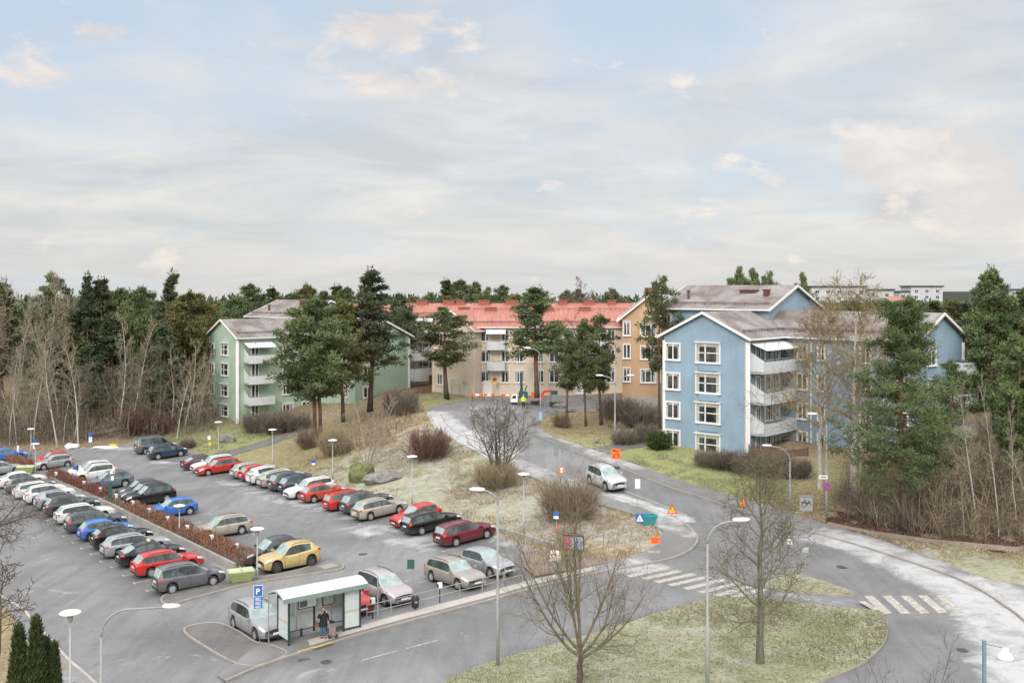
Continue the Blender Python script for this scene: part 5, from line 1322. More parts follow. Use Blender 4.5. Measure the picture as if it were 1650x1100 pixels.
def bare(key, seed, Hh=10.0, spread=3.5, trunk=.16, levels=4, nb=9, fork=.25, upr=.6, mat=None, twig=.012, wig=.10, tmat=None, lowest=.25, ratio=.55, multi=1, thin=1.0):
    rs = np.random.RandomState(seed); tr = MB(); cr = MB()
    def branch(p, d, L, r, lev):
        n = 5 if lev < 2 else 4 if lev < 3 else 3
        P = [p]; cur = p.copy(); dd = d.copy()
        for i in range(n):
            dd = (dd + Vector(rs.normal(size=3)) * wig + Vector((0, 0, upr * .09 * (1 if lev else .3)))).normalized(); cur = cur + dd * L / n; P.append(cur.copy())
        rad = [max(twig * .6, r * (1 - .80 * i / n)) for i in range(n + 1)]
        (tr if lev == 0 else cr).tube(P, rad, 7 if lev == 0 else 5 if lev == 1 else 3, cap=False)
        if lev >= levels: return
        m = nb if lev == 0 else max(3, int(nb * (.62 if lev == 1 else .5)))
        for k in range(m):
            t = (lowest if lev == 0 else .22) + (1 - (lowest if lev == 0 else .22)) * (k + rs.rand()) / m; t = min(t, .99)
            i = min(int(t * n), n - 1); q = P[i].lerp(P[i + 1], t * n - i); ax = (P[i + 1] - P[i]).normalized()
            perp = ax.orthogonal().normalized(); perp.rotate(Matrix.Rotation(k * 2.4 + rs.rand() * 1.4, 3, ax))
            ang = (fork + .35 * rs.rand()) + (.15 if lev else .25)
            bd = (ax * math.cos(ang) + perp * math.sin(ang)).normalized()
            ll = (spread * (1.05 - .55 * t) if lev == 0 else L * ratio * (1.1 - .5 * t)) * (.7 + .5 * rs.rand())
            branch(q, bd, ll, max(twig, rad[i] * (.52 if lev == 0 else .55)) * thin, lev + 1)
    for j in range(multi):
        a = 2 * math.pi * j / max(multi, 1) + rs.rand()
        d0 = Vector((math.cos(a) * .22, math.sin(a) * .22, 1)).normalized() if multi > 1 else Vector((rs.randn() * .03, rs.randn() * .03, 1)).normalized()
        branch(Vector((math.cos(a) * .15, math.sin(a) * .15, -.15)) if multi > 1 else Vector((0, 0, -.15)), d0, Hh * (.82 + .1 * rs.rand()), trunk * (1 if multi == 1 else .7), 0)
    zz = max(v[2] for v in cr.v); xs = [abs(v[0]) for v in cr.v]; wr_ = sorted(xs)[int(len(xs) * .985)]
    _proto[key] = (tr.mesh("trunk", tmat or mat or M_BARK, True), cr.mesh("crown", mat or M_BARK, True), zz, wr_)
pine('round1', 11, 15, .36, 4.2, 'round', 36, 11, 46, crad=.82); pine('round2', 12, 15, .30, 4.0, 'round', 36, 11, 46, mat=M_PINEO, crad=.82)
pine('tall1', 13, 17, .34, 2.6, 'tall', 38, 6, 41); pine('tall2', 14, 17, .42, 2.9, 'tall', 34, 6, 41, mat=M_PINEO); pine('open1', 15, 14, .40, 3.4, 'open', 26, 7, 38, crad=.72); pine('open2', 16, 14, .32, 3.2, 'open', 24, 7, 38, lean=.6, mat=M_PINEB)
pine('spruce1', 17, 18, .10, 3.0, 'cone', 52, 6, 35, mat=M_SPRUCE, droop=.5, crad=.5); pine('spruce2', 18, 18, .12, 2.5, 'cone', 48, 6, 35, mat=M_SPRUCE, droop=.6, crad=.48)
pine('big', 19, 16, .20, 4.6, 'tall', 58, 11, 48, mat=M_PINEB, ln=.32, wd=.055, crad=.62, trunk=.26); pine('big2', 20, 16, .18, 3.8, 'tall', 48, 9, 44, mat=M_PINEB, crad=.66)
bare('birch1', 31, 13, 3.0, .13, 3, 13, .35, .8, M_BARKP, .02, tmat=M_BIRCH, lowest=.3); bare('birch2', 32, 13, 2.5, .11, 3, 12, .3, .9, M_BARKP, .02, tmat=M_BIRCH, lowest=.38, wig=.13); bare('grey1', 33, 13, 3.2, .13, 3, 12, .45, .5, M_BARK, .02, wig=.14); bare('sap', 34, 6, 1.7, .05, 2, 12, .5, .4, M_BARKP, .014, wig=.15)
def limbs(key, seed, Hh, nl, trunk, bole, spread, mat, tmat, twig=.011, wig=.07, sub=(9, 7, 4), leader=False, upr=.9, angs=(.35, 1.15)):
    rs = np.random.RandomState(seed); tr = MB(); cr = MB()
    def br(p, d, L, r, lev, up):
        n = (7, 5, 4, 2)[lev]; P = [p]; cur = p.copy(); dd = d.copy()
        for i in range(n): dd = (dd + Vector(rs.normal(size=3)) * wig * (1 + .4 * lev) + Vector((0, 0, up * .10))).normalized(); cur = cur + dd * L / n; P.append(cur.copy())
        rad = [max(twig * .55, r * (1 - .78 * i / n)) for i in range(n + 1)]
        cr.tube(P, rad, 6 if lev == 0 else 4 if lev == 1 else 3, cap=False)
        if lev >= len(sub): return
        m = sub[lev]
        for k in range(m):
            t = .18 + .80 * (k + .8 * rs.rand()) / m; i = min(int(t * n), n - 1); q = P[i].lerp(P[i + 1], t * n - i); ax = (P[i + 1] - P[i]).normalized()
            perp = ax.orthogonal().normalized(); perp.rotate(Matrix.Rotation(k * 2.4 + rs.rand() * 1.6, 3, ax)); ang = .5 + .45 * rs.rand()
            br(q, (ax * math.cos(ang) + perp * math.sin(ang)).normalized(), L * (.50 - .26 * t) * (.8 + .5 * rs.rand()) + .25, max(twig, rad[i] * .5), lev + 1, up * .7)
    zb = Hh * bole; top = Hh * (.93 if leader else bole * 1.15)
    pts = [Vector((.015 * rs.randn() * i, .015 * rs.randn() * i, -.15 + (top + .15) * i / 7)) for i in range(8)]; R0 = [trunk * (1.25 if i == 0 else 1) * (1 - (.9 if leader else .38) * i / 7) for i in range(8)]
    tr.tube(pts, R0, 8, cap=False)
    for k in range(nl):
        f = (k + rs.rand() * .8) / nl; z = zb * (.82 + .0) + (top - zb * .82) * f if leader else zb * (.80 + .34 * f)
        t = min((z + .15) / (top + .15), .995) * 7; i = int(t); q = pts[i].lerp(pts[i + 1], t - i); a = k * 2.4 + rs.rand() * .7; an = angs[1] + (angs[0] - angs[1]) * f + .12 * rs.randn()
        d = Vector((math.cos(a) * math.sin(an), math.sin(a) * math.sin(an), math.cos(an)))
        L = spread * ((1.05 - .62 * f) if leader else (.85 + .35 * rs.rand())) * (.8 + .35 * rs.rand())
        br(q, d, L, max(twig * 2, R0[i] * (.40 if leader else .55)), 0, upr)
    zz = float(np.percentile([v[2] for v in cr.v], 98.5)); xs = np.abs(np.array([v[0] for v in cr.v])); _proto[key] = (tr.mesh("trunk", tmat, True), cr.mesh("crown", mat, True), zz, float(np.percentile(xs, 98)))
limbs('street1', 35, 9.0, 9, .27, .26, 6.2, M_BARKG, M_BARKD, angs=(.18, 1.5), sub=(10, 6, 3), upr=1.0); limbs('street2', 36, 10.2, 24, .21, .22, 3.3, M_BARKG, M_BARK, twig=.012, leader=True, upr=.5, angs=(.5, 1.35), wig=.10, sub=(7, 5, 2)); limbs('gnarl', 42, 8.0, 9, .24, .30, 6.0, M_BARKD, M_BARKD, wig=.13, upr=.2, angs=(.5, 1.3))
bare('vase', 37, 7, 2.6, .13, 3, 10, .35, .7, M_BARK, .015, multi=6, lowest=.22); limbs('aspen', 38, 17, 21, .27, .32, 6.4, M_BARKY, M_BIRCH, twig=.017, leader=True, upr=.5, angs=(.3, 1.15), wig=.11, sub=(8, 6, 3)); bare('big_bare', 39, 15, 5.0, .2, 4, 13, .5, .6, M_BARKPU, .02, lowest=.3); bare('willow', 40, 6.5, 2.6, .1, 3, 8, .55, .5, M_BARKP, .017, multi=5, lowest=.2)
bare('twiggy', 41, 5, 1.8, .05, 3, 9, .55, .5, M_BARKD, .014, multi=3, lowest=.3, wig=.16)
bare('tips', 43, 5, 1.8, .035, 3, 7, .45, .7, M_BARKD, .006, multi=3, lowest=.3, wig=.12)
def shrub(key, seed, n, hgt, rad, mat, ln=.35, wd=.03, fan=True):
    rs = np.random.RandomState(seed); lv = Leaves(); st = MB(); m = n // 14
    a = rs.rand(m) * 6.28; tilt = np.abs(rs.normal(size=m)) * .42 + .05; L = hgt * (.62 + .55 * rs.rand(m)) * (1 - .22 * tilt); r0 = rad * .62 * np.sqrt(rs.rand(m))
    P = np.stack([np.cos(a) * r0, np.sin(a) * r0, np.zeros(m)], 1); d = np.stack([np.cos(a) * np.sin(tilt), np.sin(a) * np.sin(tilt), np.cos(tilt)], 1)
    tone = .2 + .5 * rs.rand(m); lv.blades(P, d, L, wd * 1.3, tone, rs)
    for k in range(13):
        t = .22 + .74 * rs.rand(m); d2 = d + rs.normal(size=(m, 3)) * .55; d2[:, 2] += .15; d2 /= np.linalg.norm(d2, axis=1)[:, None]
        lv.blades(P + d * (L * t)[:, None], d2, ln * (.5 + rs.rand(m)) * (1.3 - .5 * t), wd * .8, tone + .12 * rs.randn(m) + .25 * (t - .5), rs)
    for k in range(14):
        i = rs.randint(m); e = P[i] + d[i] * L[i] * .6; st.tube([tuple(P[i] - np.array([0, 0, .1])), tuple(e)], [.028, .01], 3, cap=False)
    _proto[key] = (st.mesh("stem", M_BARKD), lv.mesh("twigs", mat), hgt, rad)
shrub('redshrub', 51, 4300, 2.6, 2.2, M_REDTWIG, .75, .026); shrub('brshrub', 52, 6000, 3.0, 2.6, M_BRTWIG, .8, .024); shrub('purshrub', 53, 4600, 1.6, 1.8, M_PURTWIG, .5, .026); shrub('ever', 54, 9000, 1.8, 1.2, M_EVER, .25, .11); shrub('darkshrub', 55, 3600, 2.6, 1.9, M_PURTWIG, .7, .03)

def plant(name, proto, base, top=None, width=None, label=None, cat="tree", group=None, rz=None, hgt=None, parts=("trunk", "crown"), mat=None, sink=0.0):
    """base: (u, v) ground place in the photo or ('D', u, distance); top: row of the tip; width: crown width in photo pixels"""
    p = AT(base[1], base[2]) if base[0] == 'D' else G(*base)
    a, b_, h0, w0 = _proto[proto]
    D = p.y; hh = hgt if hgt else ZV(top, D) - p.z
    sz = hh / h0; sxy = (width / F * D / 2) / w0 if width else sz
    sxy = min(max(sxy, sz * .45), sz * 2.2)
    o = thing(name, label, cat, (p.x, p.y, p.z - sink), random.random() * 6.28 if rz is None else rz, group)
    o.scale = (sxy, sxy, sz)
    obj(parts[0], a, o); c = obj(parts[1], b_, o)
    if mat is not None: c.material_slots[0].link = 'OBJECT'; c.material_slots[0].material = mat
    return o
PT = "pine_tree"; BT = "bare_tree"
# single trees that stand out
plant(PT, 'round1', (508, 717), 490, 116, "dense dark pine on two bare stems in front of the green block")
plant(PT, 'tall1', (517, 714), 505, 60, "slim pine close behind the dense dark one before the green block")
plant(PT, 'round2', ('D', 553, 132), 492, 96, "olive tinted rounded pine in front of the green block")
plant(PT, 'tall1', ('D', 596, 134), 439, 74, "tallest slender pine rising beside the red roofs, right of the olive pine", mat=M_SPRUCE)
plant(PT, 'round1', ('D', 640, 150), 478, 58, "rounded pine behind the right gable of the green block", mat=M_SPRUCE)
plant(PT, 'open1', (720, 645), 503, 88, "open crowned pine on the verge in front of the cream gable")
plant(PT, 'tall2', ('D', 866, 133), 468, 84, "tall pine before the middle of the cream facade and red roof", mat=M_PINE)
plant(PT, 'open1', (912, 688), 540, 48, "leftmost of the three pines on the green strip before the ochre block", mat=M_SPRUCE, rz=1.0)
plant(PT, 'round1', (944, 688), 524, 58, "middle and densest of the three pines on the strip before the ochre block", mat=M_PINE)
plant(PT, 'open2', (969, 686), 512, 56, "rightmost pine of three, with an orange stem, before the ochre block", mat=M_PINE)
plant(PT, 'open1', ('D', 1062, 113), 458, 52, "ragged pine between the ochre block and the blue block", mat=M_PINE, rz=2.1)
plant(PT, 'big', (1458, 858), 490, 164, "large bushy pine with layered branches in front of the right blue gable", rz=.5)
plant(PT, 'big2', ('D', 1600, 97), 440, 104, "tall wide pine to the right of the blue block", rz=1.3)
plant(PT, 'big2', ('D', 1640, 84), 545, 84, "lighter green young pine at the right edge of the woods", rz=3.3)
plant(PT, 'tall1', ('D', 1562, 118), 492, 64, "dark pine behind the right gable of the blue block", mat=M_SPRUCE)
plant(PT, 'open2', ('D', 1530, 92), 585, 60, "small pine at the corner of the blue right gable", mat=M_PINE)
plant(BT, 'street1', (935, 1118), 772, 265, "spreading bare tree on the grass island nearest the bus stop kerb", rz=.4)
plant(BT, 'street2', (1225, 1072), 730, 190, "bare tree with many short side branches on the island near the zebra crossing", rz=1.1)
plant("multi_stem_tree", 'vase', (803, 778), 640, 112, "bare many-stemmed tree on the frosty bank beside the sloping road")
plant("multi_stem_tree", 'willow', (592, 752), 632, 100, "pale bare many-stemmed tree behind the mossy boulder")
plant(BT, 'aspen', (1376, 806), 450, 235, "tallest yellowish bare tree in front of the blue block", rz=.2)
plant(BT, 'aspen', (1322, 790), 488, 170, "slanting pale-stemmed bare tree left of the tallest yellowish one", rz=2.2)
plant(BT, 'birch1', (1381, 808), 540, 90, "thin bare tree tight beside the tallest yellowish one")
plant(BT, 'sap', (1268, 822), 725, 42, "white-stemmed sapling beside the curved lamp near the blue block")
plant(BT, 'sap', (1256, 812), 735, 36, "thin sapling left of the white-stemmed one by the curved lamp")
plant(BT, 'twiggy', (1230, 800), 718, 70, "low bare shrubby tree at the kerb below the dark fence of the blue block")
plant(BT, 'sap', (1553, 868), 740, 70, "pale sapling at the edge of the right woods")
plant(BT, 'sap', (1502, 850), 730, 60, "leaning pale sapling right of the large bushy pine")
plant(BT, 'birch2', (1480, 846), 690, 50, "thin bare stem close right of the large bushy pine")
plant(BT, 'birch2', (1609, 866), 600, 60, "tall thin bare tree in the right woods"); plant(BT, 'birch2', (1638, 860), 640, 60, "bare tree at the right edge of the woods"); plant(BT, 'birch1', (1575, 850), 610, 80, "bare tree behind the pale sapling in the right woods")
plant(BT, 'gnarl', (-70, 955), 770, 290, "gnarled bare tree reaching in from the left edge over the lower car row", rz=2.0)
plant(BT, 'twiggy', ('D', -18, 52), 870, 150, "twiggy shrubby tree at the left edge beside the pavement")
plant(BT, 'tips', ('D', 1482, 36), 1008, 210, "bare twig tips rising at the bottom edge near the kerb of the island", rz=.3); plant(BT, 'tips', ('D', 1400, 35), 1062, 130, "low bare twigs at the bottom edge left of the taller twig tips", rz=1.6)
plant(BT, 'twiggy', (905, 690), 655, 36, "small bare shrubby tree left of the three pines")
plant(BT, 'twiggy', (985, 690), 640, 60, "bare shrubby tree right of the three pines")
plant(BT, 'big_bare', ('D', 898, 165), 444, 68, "bare crown standing above the middle of the red roof"); plant(BT, 'big_bare', ('D', 950, 168), 462, 70, "purplish bare crown above the right end of the red roof"); plant(BT, 'big_bare', ('D', 976, 172), 466, 50, "second purplish bare crown near the ochre block's roof")
plant(BT, 'grey1', ('D', 940, 136), 500, 60, "thin bare tree before the right part of the cream facade")
# thujas
for u, v, w, l in ((30, 1014, 36, "leftmost of the columnar thujas"), (58, 1002, 36, "tallest columnar thuja"), (74, 1032, 30, "third columnar thuja from the left"), (88, 1040, 26, "rightmost and thinnest columnar thuja")):
    if 'thuja' not in _proto:
        rs = np.random.RandomState(77); lv = Leaves()
        for i in range(70):
            f = i / 70; rr = .75 * (1 - f ** 1.5) + .05
            for k in range(5): a = i * 2.4 + k * 1.26 + rs.rand() * .6; clump(lv, (math.cos(a) * rr * .85, math.sin(a) * rr * .85, .1 + 5 * f), .30, 26, rs, .22, .06, .4 + .18 * rs.randn(), up=1.2, flat=1.3)
        st = MB(); st.tube([(0, 0, -.2), (0, 0, 4.2)], [.09, .02], 6); _proto['thuja'] = (st.mesh("trunk", M_PBARK), lv.mesh("crown", M_THUJA), 5.1, .78)
    plant("thuja", 'thuja', ('D', u, 44 + (u % 7) * .2), v, w, l + " in the bottom left corner", "tree", "thujas in the corner")
# left forest: named edge trees, then ranks
for i, (u, v, t, w, pr, l) in enumerate([(93, 722, 530, 70, 'birch1', "white birch stem standing alone at the car park edge, left of the fallen log"), (15, 716, 505, 60, 'birch2', "thin birch at the far left edge of the woods"), (54, 716, 535, 60, 'birch2', "birch left of the lone white birch"),
        (126, 716, 545, 70, 'birch1', "leaning birch just left of the parking notice at the woods"), (118, 714, 600, 44, 'grey1', "broken grey stem next to the leaning birch"), (191, 695, 500, 64, 'birch1', "tall pale birch in the middle of the left woods"), (215, 692, 505, 70, 'birch2', "forked pale birch in front of dark spruces"),
        (240, 690, 520, 50, 'grey1', "crooked grey tree in the left woods"), (278, 690, 540, 64, 'birch2', "bare birch close to the lawn edge"), (308, 680, 575, 74, 'willow', "bushy bare tree left of the green block's gable"), (75, 708, 560, 50, 'grey1', "thin grey tree behind the lone white birch"), (330, 672, 590, 50, 'grey1', "thin grey tree at the corner of the green gable")]):
    plant(BT, pr, (u, v), t, w, l, group="bare trees along the left woods")
for i, (u, D, t, w, pr, l) in enumerate([(5, 150, 452, 70, 'tall1', "pine at the far left edge"), (85, 158, 446, 64, 'open1', "flat topped pine rising left in the woods"), (140, 160, 438, 50, 'spruce1', "pointed spruce, tallest of the left middle woods"), (162, 162, 446, 56, 'tall1', "leaning pine next to the pointed left spruce"),
        (275, 158, 434, 62, 'spruce2', "pointed spruce with open top, tallest left of the green block"), (232, 155, 462, 72, 'round1', "broad pine left of the open topped spruce"), (305, 150, 470, 90, 'round2', "light olive broad pine close to the green gable"), (405, 176, 456, 60, 'round1', "rounded pine behind the green block's left roof"), (440, 178, 460, 46, 'tall1', "narrow pine behind the green block's roof"),
        (495, 180, 456, 52, 'round2', "pine behind the upper green roof"), (542, 178, 456, 44, 'tall1', "dark pine behind the upper right of the green block")]):
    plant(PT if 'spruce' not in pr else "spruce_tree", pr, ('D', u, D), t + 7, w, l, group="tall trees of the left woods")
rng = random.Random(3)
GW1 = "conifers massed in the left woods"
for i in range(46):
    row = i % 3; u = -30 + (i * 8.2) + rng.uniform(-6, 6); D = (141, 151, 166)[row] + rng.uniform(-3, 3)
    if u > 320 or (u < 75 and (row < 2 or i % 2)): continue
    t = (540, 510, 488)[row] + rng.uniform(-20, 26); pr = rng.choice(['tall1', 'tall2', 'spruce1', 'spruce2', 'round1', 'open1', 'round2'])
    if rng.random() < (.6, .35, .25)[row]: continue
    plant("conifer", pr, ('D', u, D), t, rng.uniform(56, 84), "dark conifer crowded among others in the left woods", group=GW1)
GW2 = "thin bare trees in the left woods"
for i in range(30):
    u = -20 + i * 11.6 + rng.uniform(-5, 5); D = rng.uniform(133, 146)
    plant(BT, rng.choice(['birch1', 'birch2', 'grey1', 'grey1', 'willow']), ('D', u, D), rng.uniform(540, 620), rng.uniform(45, 75), "thin bare tree among the others of the left woods", group=GW2)
for u, t, w, pr, l in ((8, 448, 80, 'big_bare', "tall bare crown at the far left edge of the woods"), (38, 434, 90, 'big_bare', "highest bare crown above the far left woods"), (66, 452, 70, 'birch1', "pale bare birch crown rising over the far left woods"), (-14, 440, 90, 'grey1', "bare crown cut by the left picture edge"), (24, 470, 60, 'birch2', "slim pale birch between the bare crowns at the far left")):
    plant(BT, pr, ('D', u, 140 + u % 9), t, w, l, mat=M_BARKP)
GW3 = "trees behind the red roofs"
for i, (u, t, w, pr) in enumerate([(560, 468, 50, 'round1'), (578, 474, 46, 'tall1'), (615, 478, 50, 'round1'), (665, 482, 44, 'round2'), (690, 478, 40, 'open1'), (720, 454, 44, 'tall1'), (742, 456, 52, 'round1'), (764, 459, 46, 'round1'), (788, 470, 40, 'open1'), (808, 464, 48, 'round1'), (832, 478, 46, 'round2'), (852, 474, 40, 'open1'), (912, 472, 40, 'round1'), (930, 470, 40, 'round1'), (985, 470, 46, 'round1'), (996, 478, 40, 'round2'), (470, 478, 60, 'round1'), (450, 482, 50, 'round2'), (420, 476, 50, 'tall1'), (380, 486, 60, 'round1'), (355, 492, 60, 'round2'), (520, 474, 50, 'round1')]):
    plant(PT, pr, ('D', u, 172 + (i * 37 % 14)), t, w, "pine top rising behind the roofs", group=GW3)
for u, t, w in ((1188, 441, 44), (1212, 444, 44), (1236, 448, 36), (1292, 450, 34)): plant(PT, 'open1', ('D', u, 135), t, w, "pine top rising behind the upper blue roof", group="pine tops behind the blue block")
GW4 = "far trees on the hill to the right"
for i in range(54):
    u = 1330 + (i * 6.4) + rng.uniform(-6, 6); D = rng.uniform(190, 330)
    if u > 1700: continue
    bareq = rng.random() < .45
    plant("far_tree", 'big_bare' if bareq else rng.choice(['round1', 'tall1', 'round2']), ('D', u, D), rng.uniform(484, 498), rng.uniform(30, 50), "far tree on the wooded hill below the horizon blocks", group=GW4)
GW5 = "pines of the right woods"
for i, (u, D, t, w) in enumerate([(1565, 130, 500, 60), (1590, 128, 520, 70), (1625, 125, 480, 80), (1660, 120, 470, 90), (1680, 100, 520, 90), (1612, 110, 560, 60), (1655, 92, 600, 70), (1575, 112, 600, 50), (1540, 140, 520, 50), (1700, 90, 560, 90)]):
    plant(PT, ['round1', 'big2', 'tall1'][i % 3], ('D', u, D), t, w, "pine in the right woods behind the others", group=GW5, mat=[M_PINE, M_PINEB, M_PINEO][i % 3])
GW6 = "thin bare trees in the right woods"
for i in range(24):
    u = 1410 + i * 11.5 + rng.uniform(-5, 5); D = rng.uniform(74, 92)
    plant(BT, rng.choice(['birch2', 'grey1', 'sap', 'willow', 'twiggy']), ('D', u, D), rng.uniform(640, 770), rng.uniform(50, 90), "thin bare tree among others in the right woods", group=GW6)
# shrubs
SH = "shrub"
for proto, u, v, t, w, l in [('redshrub', 690, 740, 694, 76, "red-brown shrub on the bank below the frosty road"), ('darkshrub', 652, 668, 626, 50, "brown shrub at the top of the bank near the green block"), ('redshrub', 632, 668, 634, 36, "smaller reddish shrub left of the one at the top of the bank"), ('brshrub', 917, 838, 774, 104, "big olive-brown bush beside the pavement near the parked silver suv"), ('brshrub', 800, 786, 744, 84, "brown brush around the foot of the many-stemmed tree"),
        ('darkshrub', 413, 697, 664, 48, "left part of the brown hedge by the green block"), ('darkshrub', 446, 699, 664, 52, "middle part of the brown hedge by the green block"), ('darkshrub', 478, 694, 662, 46, "right part of the brown hedge by the green block"), ('purshrub', 1140, 752, 727, 46, "left end of the purple-brown hedge by the blue block"), ('purshrub', 1168, 757, 727, 50, "middle of the purple-brown hedge by the blue block"), ('purshrub', 1200, 763, 730, 52, "right end of the purple-brown hedge by the blue block"),
        ('ever', 1061, 724, 697, 32, "rounded evergreen shrub at the blue block's left corner"), ('purshrub', 1006, 716, 692, 46, "low brown shrub at the house path"), ('purshrub', 1042, 712, 684, 46, "low brown shrub near the evergreen shrub"), ('darkshrub', 1030, 690, 655, 60, "brown shrub under the ochre block"), ('darkshrub', 1000, 676, 640, 60, "brown shrub before the ochre plinth"), ('brshrub', 540, 735, 690, 60, "dry brown brush under the dense dark pine"), ('brshrub', 500, 722, 690, 50, "dry brush beside the lawn path"), ('purshrub', 302, 722, 708, 28, "small round shrub behind the dark blue suv"),
        ('brshrub', 905, 690, 668, 30, "small brown bush left of the three pines"), ('darkshrub', 1250, 768, 728, 60, "dark shrub in front of the fence of the blue block"), ('purshrub', 1285, 770, 740, 50, "brown shrub right of the fence of the blue block"), ('redshrub', 225, 700, 660, 60, "reddish brush at the left edge of the lawn"), ('redshrub', 255, 698, 668, 50, "low reddish brush on the lawn edge by the woods")]:
    plant(SH, proto, (u, v), t, w, l, "shrub", parts=("stem", "twigs"))
# clipped hedges in the car park beds
def hedge(label, pxs, w, hh, mat, seed, dens=330):
    line = W2(pxs); P = [np.array(p) for p in line]; rs = np.random.RandomState(seed); lv = Leaves(); st = MB()
    o = thing("hedge", label, "hedge", (*P[0], h1(*P[0])), group="red-brown hedges of the car park")
    for a, b_ in zip(P[:-1], P[1:]):
        L = np.linalg.norm(b_ - a); n = int(L * dens); d = (b_ - a) / L; nn = np.array([-d[1], d[0]])
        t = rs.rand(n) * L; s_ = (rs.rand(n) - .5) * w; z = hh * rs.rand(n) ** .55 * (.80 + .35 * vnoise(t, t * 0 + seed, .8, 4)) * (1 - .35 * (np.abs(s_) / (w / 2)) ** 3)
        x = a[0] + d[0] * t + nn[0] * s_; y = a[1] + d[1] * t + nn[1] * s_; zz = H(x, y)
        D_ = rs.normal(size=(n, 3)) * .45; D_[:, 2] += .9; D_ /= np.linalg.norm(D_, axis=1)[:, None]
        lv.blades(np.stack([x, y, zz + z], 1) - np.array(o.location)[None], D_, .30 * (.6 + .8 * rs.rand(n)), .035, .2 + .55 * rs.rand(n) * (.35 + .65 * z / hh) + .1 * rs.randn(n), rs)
    obj("twigs", lv.mesh("twigs", mat), o)
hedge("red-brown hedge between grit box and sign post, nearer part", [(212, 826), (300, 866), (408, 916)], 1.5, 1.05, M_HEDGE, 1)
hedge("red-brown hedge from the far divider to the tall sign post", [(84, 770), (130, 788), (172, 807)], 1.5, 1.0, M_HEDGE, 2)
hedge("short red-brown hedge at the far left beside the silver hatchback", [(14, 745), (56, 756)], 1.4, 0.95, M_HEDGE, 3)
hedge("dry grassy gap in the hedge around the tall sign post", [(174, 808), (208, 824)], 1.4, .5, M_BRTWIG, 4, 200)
# undergrowth nobody could count
def thicket(name, poly, n, hmin, hmax, mat, seed, side=5, rad=.022, cat=None):
    poly = np.array(poly); rs = np.random.RandomState(seed); x0, y0 = poly.min(0); x1, y1 = poly.max(0)
    X = x0 + rs.rand(n * 4) * (x1 - x0); Y = y0 + rs.rand(n * 4) * (y1 - y0); ok = pip(poly, X, Y); X = X[ok][:n]; Y = Y[ok][:n]; Z = H(X, Y); lv = Leaves(); n = len(X)
    hh = hmin + (hmax - hmin) * rs.rand(n) ** 1.8; d = rs.normal(size=(n, 3)) * .22; d[:, 2] = 1; d /= np.linalg.norm(d, axis=1)[:, None]
    P = np.stack([X, Y, Z - .1], 1); tone = rs.rand(n) * .8 + .1
    lv.blades(P, d, hh, rad * 2, tone, rs)
    for k in range(side):
        t = .2 + .7 * rs.rand(n); d2 = d + rs.normal(size=(n, 3)) * .7; d2[:, 2] = np.abs(d2[:, 2]) * .8; d2 /= np.linalg.norm(d2, axis=1)[:, None]
        lv.blades(P + d * (hh * t)[:, None], d2, hh * (.25 + .3 * rs.rand(n)), rad * 1.4, tone, rs)
    o = obj(name, lv.mesh(name, mat)); o["kind"] = "stuff"; return o
thicket("undergrowth", [(-85, 131), (-60, 131.5), (-47, 133), (-40, 138), (-45, 155), (-90, 155)], 5200, .5, 4.2, M_PURTWIG, 61, rad=.028)
thicket("undergrowth", [(-85, 133), (-60, 134), (-48, 136), (-42, 143), (-48, 165), (-95, 165)], 2600, 1.5, 6.0, M_BRTWIG, 62, rad=.022)
RT = [tuple(G(u, v)[:2]) for u, v in ((1335, 818), (1400, 850), (1470, 864), (1560, 872), (1680, 876))]
thicket("undergrowth", RT + [(58, 80), (52, 92), (40, 91), (34, 86), (27, 83)], 5200, .4, 3.2, M_PURTWIG, 63, rad=.018)
thicket("undergrowth", RT + [(60, 90), (54, 102), (45, 100), (36, 90), (28, 86)], 2600, .8, 4.5, M_BRTWIG, 64, rad=.016)
thicket("undergrowth", [tuple(G(u, v)[:2]) for u, v in ((500, 716), (560, 735), (640, 712), (675, 668), (640, 655), (560, 690))], 900, .3, 1.6, M_BRTWIG, 65)
thicket("undergrowth", [tuple(G(u, v)[:2]) for u, v in ((960, 672), (1065, 684), (1065, 664), (1000, 652))], 700, .3, 1.6, M_PURTWIG, 66)
# grass blades and fallen leaves
def blades(name, poly, n, hh, mat, seed, mask=None, dz=0.0, wd=.02, flat=False, tilt=.5):
    poly = np.array(poly); rs = np.random.RandomState(seed); x0, y0 = poly.min(0); x1, y1 = poly.max(0)
    X = x0 + rs.rand(n * 3) * (x1 - x0); Y = y0 + rs.rand(n * 3) * (y1 - y0); ok = pip(poly, X, Y)
    if mask is not None: ok &= rs.rand(len(X)) < mask(X, Y)
    X = X[ok][:n]; Y = Y[ok][:n]; n = len(X); Z = H(X, Y) + dz
    d = rs.normal(size=(n, 3)) * tilt; d[:, 2] = 0.03 if flat else 1; d /= np.linalg.norm(d, axis=1)[:, None]
    lv = Leaves(); lv.blades(np.stack([X, Y, Z], 1), d, hh * (.5 + rs.rand(n)), wd, rs.rand(n) * (.4 + .6 * vnoise(X, Y, 1.5, 8)), rs)
    o = obj(name, lv.mesh(name, mat)); o["kind"] = "stuff"; return o
MOUND = W2([(900, 905), (884, 889), (800, 864), (650, 820), (560, 793), (480, 768), (430, 753), (500, 735), (560, 720), (640, 690), (688, 670), (700, 690), (735, 714), (790, 744), (850, 768), (900, 791), (950, 812), (1018, 830), (1056, 850), (1066, 859), (1056, 880), (1030, 893), (990, 905)])
clumpy = lambda X, Y: np.clip(vnoise(X, Y, 1.1, 21) * 2.2 - .7, 0, 1)
blades("dry_grass", MOUND, 60000, .24, M_DRYBL, 71, clumpy, 0.02, .035, tilt=.8)
